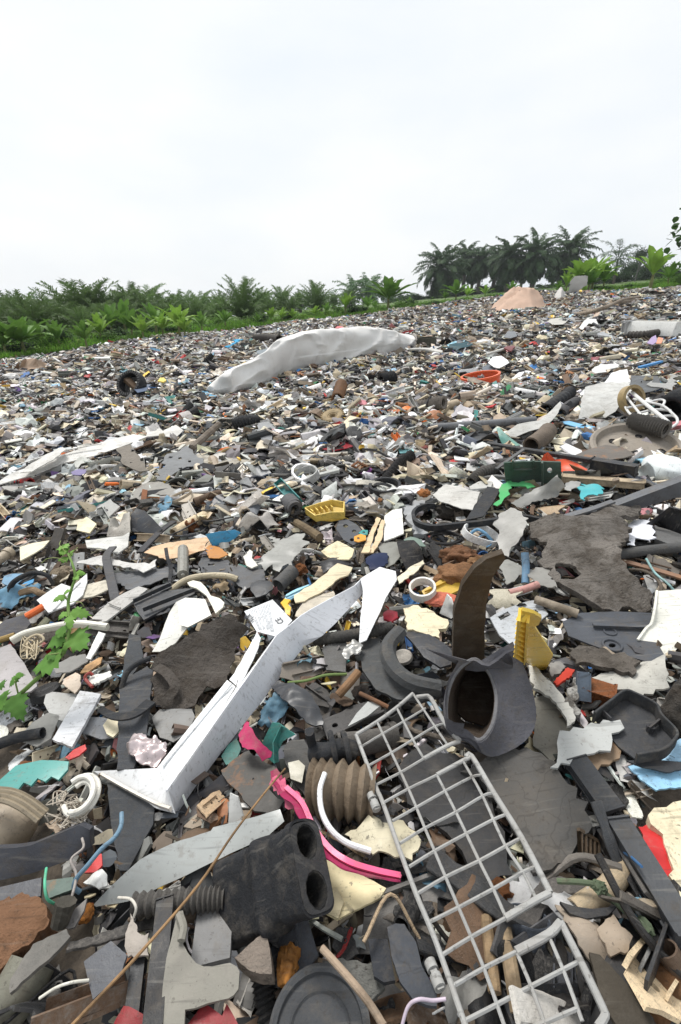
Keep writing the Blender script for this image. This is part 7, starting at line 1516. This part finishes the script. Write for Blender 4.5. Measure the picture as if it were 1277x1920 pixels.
def t_tube(s):
    r = random.Random(s); q = r.uniform(.07, .22); return tube([Vector((-.5, 0, 0)), Vector((.5, 0, 0))], q, 8, .8)
def t_ring(s):
    r = random.Random(s); return lathe(Vector((0, 0, 0)), Vector((0, 0, 1)), [(.42, -.05), (.5, -.05), (.5, .05), (.42, .05)], 12, 1, True)
def t_wire(s):
    r = random.Random(s); p = [Vector((-.5 + i * .33, r.uniform(-.2, .2), r.uniform(0, .12))) for i in range(4)]; return sweep(smooth_path(p, 2), circ(.018, 4))
def t_chunk(s):
    g = lump(Vector((0, 0, 0)), .5, .38, .22, .6, 2.2, 2, s); return g
def t_crump(s):
    r = random.Random(s); n = 4; v = []; f = []
    for i in range(n + 1):
        for j in range(n + 1): v.append((i / n - .5 + r.uniform(-.07, .07), (j / n - .5) * .8 + r.uniform(-.07, .07), r.uniform(-.1, .14)))
    for i in range(n):
        for j in range(n): a = i * (n + 1) + j; f.append((a, a + n + 1, a + n + 2, a + 1))
    return v, f
def t_lbox(s):
    r = random.Random(s); return join(t_flake(s, 4, .04, 0), sweep([Vector((-.3, -.15, .06)), Vector((.3, -.12, .06))], rect(.04, .14)))
LOW = [t_flake(i, 4 + i % 5, .03 + .02 * (i % 3), .1 * (i % 4)) for i in range(22)] + [t_shell(i) for i in range(8)] + [t_bar(i) for i in range(9)] + [t_chan(i) for i in range(6)] + \
      [t_tube(i) for i in range(4)] + [t_ring(1)] + [t_wire(i) for i in range(4)] + [t_chunk(i) for i in range(3)] + [t_crump(i) for i in range(4)] + [t_lbox(i) for i in range(3)]
LOWN = [tris(g) for g in LOW]
LW = np.array([1.5] * 22 + [2.2] * 8 + [2.1] * 9 + [1.2] * 6 + [.7] * 4 + [.5] + [.8] * 4 + [.4] * 3 + [1.6] * 4 + [1.0] * 3); LW /= LW.sum()
def mass(name, n, r0, r1, smin, smax, seed, wcol, tiltmax, zlo, zhi, expo=1.0, azm=.80, pw=2.2):
    q = np.random.RandomState(seed)
    u = q.rand(n); y = (r0 ** expo + u * (r1 ** expo - r0 ** expo)) ** (1 / expo)
    s = q.uniform(-azm, azm, n); x = s * y
    keep = y < edge(s) + q.uniform(-.5, .35, n); x, y, s = x[keep], y[keep], s[keep]; n = len(x)
    sz = smin + (smax - smin) * q.rand(n) ** pw
    z = Tz(x, y) + bump(x, y) + q.uniform(zlo, zhi, n) + sz * .08
    z += np.clip(y / 12, 0, 1) * .05 * (q.rand(n) < .2) * q.rand(n)
    rot = rotm(q.uniform(0, 6.28, n), np.clip(q.normal(0, tiltmax, n), -1.3, 1.3), np.clip(q.normal(0, tiltmax, n), -1.3, 1.3))
    w = np.array([p[wcol] for p in PAL], float); w /= w.sum()
    ci = q.choice(len(PAL), n, p=w); col = PCOL[ci] * q.uniform(.75, 1.3, (n, 1)) * (1 + q.uniform(-.06, .06, (n, 3)))
    sc = np.stack([sz * q.uniform(.8, 1.2, n), sz * q.uniform(.55, 1.1, n), sz * q.uniform(.7, 1.3, n)], -1)
    V, T, C = scatter(LOWN, q.choice(len(LOWN), n, p=LW), np.stack([x, y, z], -1), rot, sc, np.clip(C_(col), 0, .9))
    o = link(name, soup(name, V, T, C, 'debris')); return o
def C_(c): return c
tag(mass('plastic_crumbs', 34000, .12, 2.6, .008, .068, 1, 3, .5, -.035, .012, 1.5, .98), 'small broken crumbs of plastic, rubber and grit filling the gaps of the foreground', 'debris', kind='stuff')
tag(mass('plastic_debris', 56000, 1.6, 7.5, .022, .17, 2, 2, .36, -.03, .03, 1.5), 'shredded plastic of every colour covering the middle of the tip', 'debris', kind='stuff')
tag(mass('shredded_plastic', 90000, 6.3, 26, .05, .27, 3, 2, .32, -.04, .05, 1.7, .82), 'dense carpet of shredded plastic reaching to the far edge of the tip', 'debris', kind='stuff')

# ------------------------------------------------------------------ countable pieces: detailed templates in metres of unit length 1
def V3(l): return [Vector(p) for p in l]
def g_shard(s):
    r = random.Random(s); k = r.choice([4, 5, 5, 6, 7]); asp = r.uniform(.4, .95); pts = []; b = r.uniform(-.55, .6)
    for i in range(k):
        a = 2 * math.pi * (i + r.uniform(-.33, .33)) / k; q = r.uniform(.36, .56); x, y = math.cos(a) * q, math.sin(a) * q * asp
        pts.append((x, y, b * x * x + r.uniform(-.02, .02)))
    g = slab(pts, r.uniform(.018, .045), r.choice([0, .15, .5]), r.choice([.01, .04, .08]), 2.2, r.uniform(-.06, .08), 0, 8, seed=s, up=Vector((0, 0, 1)))
    if r.random() < .3:
        g = join(g, sweep(V3([(-.3, r.uniform(-.15, .15), .03), (.3, r.uniform(-.15, .15), .03)]), rect(.03, .10)))
    if r.random() < .2:
        g = join(g, tube(V3([(0, 0, .0), (0, 0, .12)]), .07, 10, .6))
    return g
def g_panel(s):
    r = random.Random(s); w = r.uniform(.3, .6); c = r.uniform(0, .2)
    pts = [(-.5, -w / 2, 0), (.5 - c, -w / 2 + r.uniform(0, .05), 0), (.5, w / 2 - c, 0), (r.uniform(.0, .3), w / 2, 0), (-.5 + c * .5, w / 2 - r.uniform(0, .08), 0)]
    hs = []
    if r.random() < .7:
        for i in range(r.randint(1, 3)):
            cx = -.3 + .25 * i; q = r.uniform(.025, .05); hs.append([(cx + q * math.cos(t * .785), q * math.sin(t * .785), 0) for t in range(8)])
    g = slab(pts, .03, .1, .01, 2, 0, r.uniform(-.1, .1), 9, hs, s, Vector((0, 0, 1)))
    g = join(g, sweep(V3([(-.5, -w / 2, .04), (.5 - c, -w / 2 + .02, .04)]), rect(.03, .09)))
    if r.random() < .5: g = join(g, sweep(V3([(-.4, w * .2, .035), (.25, w * .22, .035)]), rect(.02, .06)))
    return g
def g_shell(s):
    r = random.Random(s); a = r.uniform(.5, 1.4); w0 = r.uniform(.4, .8); loops = []; n = 9; rr = r.uniform(.3, .5)
    for i in range(n + 1):
        t = -a + 2 * a * i / n; w = w0 * (1 + .25 * math.sin(i * 1.3 + s)); k = 5
        loops.append([Vector((rr * math.sin(t), -w / 2 + w * j / k + .04 * mn.noise(Vector((i, j, s))), rr * math.cos(t) - rr * .9)) for j in range(k + 1)])
    return loft(loops, .025, False)
def g_strip(s):
    r = random.Random(s); w = r.uniform(.07, .2); k = r.uniform(-.2, .2); th = r.uniform(.02, .05)
    p = smooth_path(V3([(-.5, 0, 0), (-.15, k * .7, .03 + abs(k) * .2), (.2, k, r.uniform(-.03, .1)), (.5, r.uniform(-.1, .1), 0)]), 5)
    sc = [1 - .35 * abs(math.sin(i * .9 + s)) * r.random() for i in range(len(p))]
    return sweep(p, rect(w, th, th * .2), sc, twist=r.uniform(-.7, .7))
def g_chan(s):
    r = random.Random(s); w = r.uniform(.14, .3); h = r.uniform(.08, .18)
    g = sweep(smooth_path(V3([(-.5, 0, 0), (0, r.uniform(-.03, .03), 0), (.5, 0, 0)]), 3), uprof(w, h, .02) if s % 2 else lprof(w, h, .022))
    for i in range(r.randint(0, 4)):
        x = -.4 + .2 * i; g = join(g, box(Vector((x, 0, h * .4)), Vector((.008, 0, 0)), Vector((0, w * .4, 0)), Vector((0, 0, h * .35)), 0))
    return g
def g_pipe(s):
    r = random.Random(s); q = r.uniform(.06, .16); k = r.uniform(-.1, .1)
    g = tube(smooth_path(V3([(-.5, 0, 0), (0, k, 0), (.5, 0, 0)]), 4), q, 14, .82)
    if r.random() < .5: g = join(g, tube(V3([(-.5, 0, 0), (-.38, 0, 0)]), q * 1.22, 14, .8))
    return g
def g_hose(s):
    r = random.Random(s); return corr(V3([(-.5, 0, 0), (-.1, r.uniform(-.1, .1), .02), (.5, r.uniform(-.15, .15), 0)]), r.uniform(.09, .15), 14, 12)
def g_ring(s):
    r = random.Random(s); w = r.uniform(.04, .12); h = r.uniform(.06, .22)
    return lathe(Vector((0, 0, 0)), Vector((0, 0, 1)), [(.5 - w, 0), (.5, 0), (.5, h), (.5 - w * .6, h), (.5 - w, h * .6)], 30, r.uniform(.8, 1), True, r.choice([0, .04]))
def g_lid(s):
    r = random.Random(s); h = r.uniform(.1, .3)
    g = lathe(Vector((0, 0, 0)), Vector((0, 0, 1)), [(.0, h), (.2, h), (.42, h), (.47, h * .9), (.5, 0), (.46, 0), (.44, h * .8), (0, h * .86)], 26, 1, True)
    for i in range(3): g = join(g, lathe(Vector((0, 0, h)), Vector((0, 0, 1)), torp(.15 + .09 * i, .012, 5), 24, 1, True))
    return g
def g_cup(s):
    r = random.Random(s); a = r.uniform(.3, .42); return lathe(Vector((0, 0, 0)), Vector((.6, .2, .7)), [(0, 0), (a, 0), (a * 1.2, .7), (a * 1.28, .7), (a * 1.28, .66), (a * 1.13, .66), (a * .92, .04), (0, .04)], 22, 1, True, .03)
def g_wire(s):
    r = random.Random(s); p = [Vector((-.5 + i * .2, r.uniform(-.25, .25), r.uniform(0, .12))) for i in range(6)]; return sweep(smooth_path(p, 6), circ(r.uniform(.010, .022), 7))
def g_stick(s):
    r = random.Random(s); p = smooth_path([Vector((-.5 + i * .25, r.uniform(-.04, .04), r.uniform(0, .04))) for i in range(5)], 4)
    return sweep(p, [(x * (1 + .3 * mn.noise(Vector((x * 30, y * 30, s)))), y) for x, y in circ(r.uniform(.025, .05), 8)], [1 - .3 * i / len(p) + .1 * r.random() for i in range(len(p))])
def g_chunk(s):
    r = random.Random(s); return lump(Vector((0, 0, 0)), .5, r.uniform(.3, .45), r.uniform(.2, .36), .45, 1.8, 3, s)
def g_film(s):
    r = random.Random(s); pts = []
    for i in range(9):
        a = 2 * math.pi * i / 9; q = r.uniform(.28, .55); pts.append((math.cos(a) * q, math.sin(a) * q * .8, r.uniform(-.05, .12)))
    return slab(pts, .006, .8, .16, 3.5, .05, 0, 13, seed=s, up=Vector((0, 0, 1)), rag=.6)
def g_grille(s):
    r = random.Random(s); w = r.uniform(.3, .5); g = sweep(V3([(-.5, -w / 2, 0), (.5, -w / 2, 0), (.5, w / 2, 0), (-.5, w / 2, 0)]), rect(.05, .05), closed=True)
    n = r.randint(8, 14)
    for i in range(n):
        x = -.46 + .92 * i / (n - 1); g = join(g, sweep(V3([(x, -w / 2, 0), (x + .02, w / 2, 0)]), rect(.022, .04)))
    return g
def g_bracket(s):
    r = random.Random(s); g = slab([(-.5, -.2, 0), (.1, -.22, 0), (.14, -.05, 0), (.45, -.05, 0), (.5, .12, 0), (.2, .2, 0), (-.1, .18, 0), (-.2, .3, 0), (-.5, .25, 0)], .04, 0, 0, 2, 0, 0, 8,
                                [[(-.35 + .06 * math.cos(t * .785), .03 + .06 * math.sin(t * .785), 0) for t in range(8)]], s, Vector((0, 0, 1)))
    g = join(g, sweep(V3([(-.5, -.18, .05), (.1, -.2, .05)]), rect(.035, .14)), tube(V3([(.3, .05, -.01), (.3, .05, .16)]), .06, 10, .6))
    if s % 2: g = join(g, sweep(V3([(-.48, .24, .05), (-.2, .28, .05)]), rect(.03, .12)))
    return g
def g_comb(s):
    g = sweep(V3([(-.5, 0, 0), (.5, 0, 0)]), rect(.10, .05, .01))
    for i in range(14): g = join(g, box(Vector((-.46 + .07 * i, .12, 0)), Vector((.014, 0, 0)), Vector((0, .09, 0)), Vector((0, 0, .018)), 0))
    return g
KINDS_ = {  # name: (generator, variants, count, min len, max len, material choices, shape words, category)
    'plastic_shard': (g_shard, 30, 260, .050, .150, ['plastic', 'plastic', 'dusty', 'clean'], ['jagged shard', 'flat shard', 'angular flake', 'bent shard'], 'plastic shard'),
    'panel_piece': (g_panel, 14, 160, .07, .19, ['plastic', 'dusty', 'clean'], ['broken panel piece', 'casing panel with raised edge', 'snapped panel corner'], 'panel piece'),
    'curved_shell': (g_shell, 14, 165, .06, .16, ['plastic', 'dusty', 'rubber'], ['curved shell', 'rounded casing fragment', 'curled shell piece'], 'shell fragment'),
    'plastic_strip': (g_strip, 16, 150, .09, .30, ['plastic', 'dusty', 'rubber', 'rubber'], ['bent strip', 'narrow strip', 'long twisted strip'], 'strip'),
    'channel_piece': (g_chan, 10, 60, .09, .24, ['plastic', 'dusty'], ['ribbed channel', 'channel profile piece'], 'channel piece'),
    'pipe_piece': (g_pipe, 8, 55, .06, .20, ['plastic', 'rubber', 'dusty'], ['short hollow pipe', 'pipe stub'], 'pipe'),
    'hose_piece': (g_hose, 4, 16, .12, .26, ['rubber'], ['corrugated hose end'], 'hose'),
    'plastic_ring': (g_ring, 6, 26, .05, .15, ['rubber', 'plastic'], ['round ring', 'thin ring'], 'ring'),
    'round_lid': (g_lid, 5, 26, .035, .10, ['plastic', 'dusty'], ['round lid', 'ridged lid'], 'lid'),
    'broken_cup': (g_cup, 4, 18, .04, .09, ['plastic', 'dusty', 'film'], ['broken cup', 'dented cup'], 'cup'),
    'wire_piece': (g_wire, 10, 60, .10, .30, ['plastic', 'rubber'], ['curling wire', 'loose wire', 'kinked cable'], 'wire'),
    'wooden_stick': (g_stick, 6, 40, .10, .28, ['wood'], ['crooked stick', 'weathered stick'], 'stick'),
    'dirty_lump': (g_chunk, 8, 70, .03, .10, ['mud', 'foam', 'foam'], ['dirty lump', 'crumbly lump', 'rounded clod'], 'lump'),
    'film_scrap': (g_film, 10, 110, .07, .20, ['film', 'film', 'cloth'], ['crumpled film scrap', 'torn film scrap'], 'film scrap'),
    'grille_piece': (g_grille, 4, 18, .08, .18, ['plastic'], ['slotted grille piece'], 'grille'),
    'broken_bracket': (g_bracket, 4, 50, .06, .15, ['plastic', 'rubber'], ['broken bracket with a hole', 'snapped bracket'], 'bracket'),
    'toothed_strip': (g_comb, 2, 10, .06, .13, ['plastic'], ['toothed strip'], 'toothed strip'),
}
def side_of(lx, ly, px, py):
    dx, dy = px - lx, py - ly
    return None
def mk_label(px, py, words):
    near = sorted(LAND, key=lambda l: (l[0] - px) ** 2 + ((l[1] - py) * 1.6) ** 2)[:6]
    for i in range(6):
        for rel in ('behind' if py < near[i][1] else 'in front of',):
            s = f'{words} just {rel} the {near[i][2]}'
            if i < 2 and s not in USED and len(s.split()) <= 16: return s
    for i in range(5):
        for j in range(i + 1, 6):
            s = f'{words} between the {near[i][2]} and the {near[j][2]}'
            if s not in USED and len(s.split()) <= 16: return s
    return None
LIBS = {}
def filler():
    r = random.Random(21); taken = []
    order = []
    for k, spec in KINDS_.items(): order += [k] * spec[2]
    r.shuffle(order)
    occ = {}
    nz_ = {'wooden_stick': ['beige', 'brown', 'mud brown', 'mid grey'], 'dirty_lump': ['brown', 'mud brown', 'mid grey', 'beige', 'rusty orange', 'dark grey'], 'film_scrap': ['white', 'light grey', 'cream', 'white', 'pale blue'],
           'wire_piece': ['charcoal', 'white', 'blue', 'red', 'light grey', 'teal', 'charcoal', 'beige'], 'hose_piece': ['charcoal', 'beige', 'mid grey', 'dark grey']}
    rej = 0; order2 = order; idx = 0
    HP = [h for h in HPOLY if max(q[0] for q in h) - min(q[0] for q in h) > 34 or max(q[1] for q in h) > 1150]
    while idx < len(order2):
        k = order2[idx]; idx += 1
        gen, nv, cnt, lo, hi, mats, words, cat = KINDS_[k]
        for tr in range(40):
            u = r.random()
            px = r.uniform(-15, 1292)
            if u < .52: py = r.uniform(1000, 1945)
            elif u < .90: py = r.uniform(745, 1000)
            else: py = r.uniform(650, 745)
            zone = (int(px // 45), int(py // 40))
            if py > 745 and any(inside(px, py, q) for q in HPOLY): continue
            if py > 900 and occ.get(zone, 0) >= (2 if py > 1200 else 3): continue
            p0 = P(px, py, 0)
            s = p0.x / p0.y
            if p0.y > edge(s) - .5: continue
            break
        else: continue
        occ[zone] = occ.get(zone, 0) + 1
        far = min(1, max(0, (p0.y - 1.5) / 6.0))
        L = lo + (hi - lo) * r.random() ** 1.5
        L *= (.92 + .75 * far)
        wi = 3 if py > 1150 else 2
        if k in nz_: ci = [i for i, q in enumerate(PAL) if q[0] == r.choice(nz_[k])] or [0]; cn = ci[0]
        else: cn = r.choices(range(len(PAL)), [q[wi] for q in PAL])[0]
        cname, base = PAL[cn][0], PAL[cn][1]
        lb = None
        for _ in range(8):
            szw = 'small' if L < lo + (hi - lo) * .25 else ('large' if L > lo + (hi - lo) * .8 else '')
            lb = mk_label(px, py, (szw + ' ' + cname + ' ' + r.choice(words)).strip())
            if lb: break
        if not lb: continue
        if L > .085 and base[0] > base[1] * 1.9 and r.random() < .8: L *= .5
        if py > 1150: L *= .86
        e = r.uniform(.75, 1.2); wm = r.uniform(-.04, .14); col = tuple(min(.85, c * e * w) for c, w in zip(base, (1 + wm, 1, 1 - wm)))
        vi = r.randrange(nv)
        mat = r.choice(mats)
        if (k, vi, mat) not in LIBS: LIBS[(k, vi, mat)] = mesh_data(k, gen(vi + 3), mat, smooth=32 if k != 'film_scrap' else 60)
        lift = .012 + .010 * r.random() + (.02 * r.random() if L > .1 else 0)
        x, y = p0.x, p0.y
        z = float(Tz(x, y)) + float(bump(np.array(x), np.array(y))) + lift
        me = LIBS[(k, vi, mat)]
        tm = .34 if k in ('plastic_strip', 'pipe_piece', 'wooden_stick', 'wire_piece', 'hose_piece') else .42
        rq = (Matrix.Rotation(r.gauss(0, tm), 3, 'X') @ Matrix.Rotation(r.gauss(0, tm * .8), 3, 'Y') @ Matrix.Rotation(r.uniform(0, 6.28), 3, 'Z')).to_quaternion()
        sc = Vector((L, L * r.uniform(.8, 1.15), L * r.uniform(.8, 1.3)))
        if py > 745:
            vs = me.vertices; st = max(1, len(vs) // 24); hit = n_ = 0
            for q in range(0, len(vs), st):
                w = rq @ (vs[q].co * sc); a, b = pix(Vector((x + w.x, y + w.y, z + w.z))); n_ += 1
                if any(inside(a, b, h_) for h_ in HP): hit += 1
            if hit > n_ * .12: rej += 1; order2.append(k) if rej < 900 else None; continue
        USED.add(lb)
        if k.split('_')[-1] in PARTW: nm = k + '_piece'
        else: nm = k
        o = link(nm, me, col, (x, y, z)); o.rotation_euler = rq.to_euler(); o.scale = sc
        tag(o, lb, cat, kind='thing', group={'plastic_shard': 'loose plastic shards', 'plastic_strip': 'loose strips'}.get(k, 'loose ' + k.replace('_', ' ') + 's'))
filler()
# ------------------------------------------------------------------ labels of the vegetation, told apart by what they stand behind and in which row
VL = [(28, 'dense banana clump'), (152, 'edge banana plant'), (262, 'stiff banana plant'), (332, 'crowded banana plant'), (450, 'fan shaped oil palm'), (548, 'banana row'), (648, 'bright banana plant'),
      (730, 'big banana clump'), (832, 'first tall palm'), (905, 'shaded gap of the grove'), (975, 'peach tarpaulin'), (1080, 'propped white sheet'), (1166, 'thin palm'), (1238, 'large banana plant')]
ORD = ['nearest', 'second nearest', 'third nearest', 'fourth nearest', 'fifth nearest', 'sixth nearest', 'seventh nearest', 'eighth nearest', 'ninth nearest', 'tenth nearest']
WORDS = {'low oil palms of the plantation': ('low oil palm', 'near'), 'low bushes along the verge': ('leafy verge bush', 'near'), 'undergrowth below the palm grove': ('dark shaded bush', 'around'), 'low bushes on the green bank': ('leafy bank bush', 'near'),
         'scrub behind the banana plants': ('dark scrub bush', 'behind'), 'far oil palms on the skyline': ('hazy far oil palm', 'far behind'), 'back row of the tall grove': ('dark back row oil palm', 'behind'), 'bushes on the skyline': ('low skyline bush', 'around'), 'far palms behind the big banana plant': ('far palm on the skyline', 'above')}
buck = {}
for o in COL.objects:
    g = o.get('group')
    if g in WORDS:
        px = pix(o.location)[0]; lm = min(VL, key=lambda l: abs(l[0] - px))[1]; buck.setdefault((g, lm), []).append(o)
for (g, lm), l in buck.items():
    l.sort(key=lambda o: o.location.y)
    for i, o in enumerate(l): o['label'] = f'{WORDS[g][0]} {WORDS[g][1]} the {lm}' + (f', {ORD[min(i, 9)]} of {len(l)} there' if len(l) > 1 else '')

# ------------------------------------------------------------------ haze: one closed box of even air round the whole scene
hv, hf = [], []
x0, x1, y0, y1, z0, z1 = -460, 460, -460, 460, -20, 22
for x in (x0, x1):
    for y in (y0, y1):
        for z in (z0, z1): hv.append((x, y, z))
hf = [(0, 1, 3, 2), (4, 6, 7, 5), (0, 4, 5, 1), (2, 3, 7, 6), (0, 2, 6, 4), (1, 5, 7, 3)]
hm, hn, HN, HL = nodes_new('haze')
ho = HN('ShaderNodeOutputMaterial'); hp_ = HN('ShaderNodeVolumePrincipled'); hp_.inputs['Color'].default_value = (.9, .94, 1, 1); hp_.inputs['Density'].default_value = .0005; hp_.inputs['Anisotropy'].default_value = .2
HL(hp_.outputs[0], ho.inputs['Volume'])
me = bpy.data.meshes.new('haze'); me.from_pydata(hv, [], hf); me.update(); me.materials.append(hm)
tag(link('haze', me), 'thin pale haze in the air over the tip', 'haze', kind='stuff')
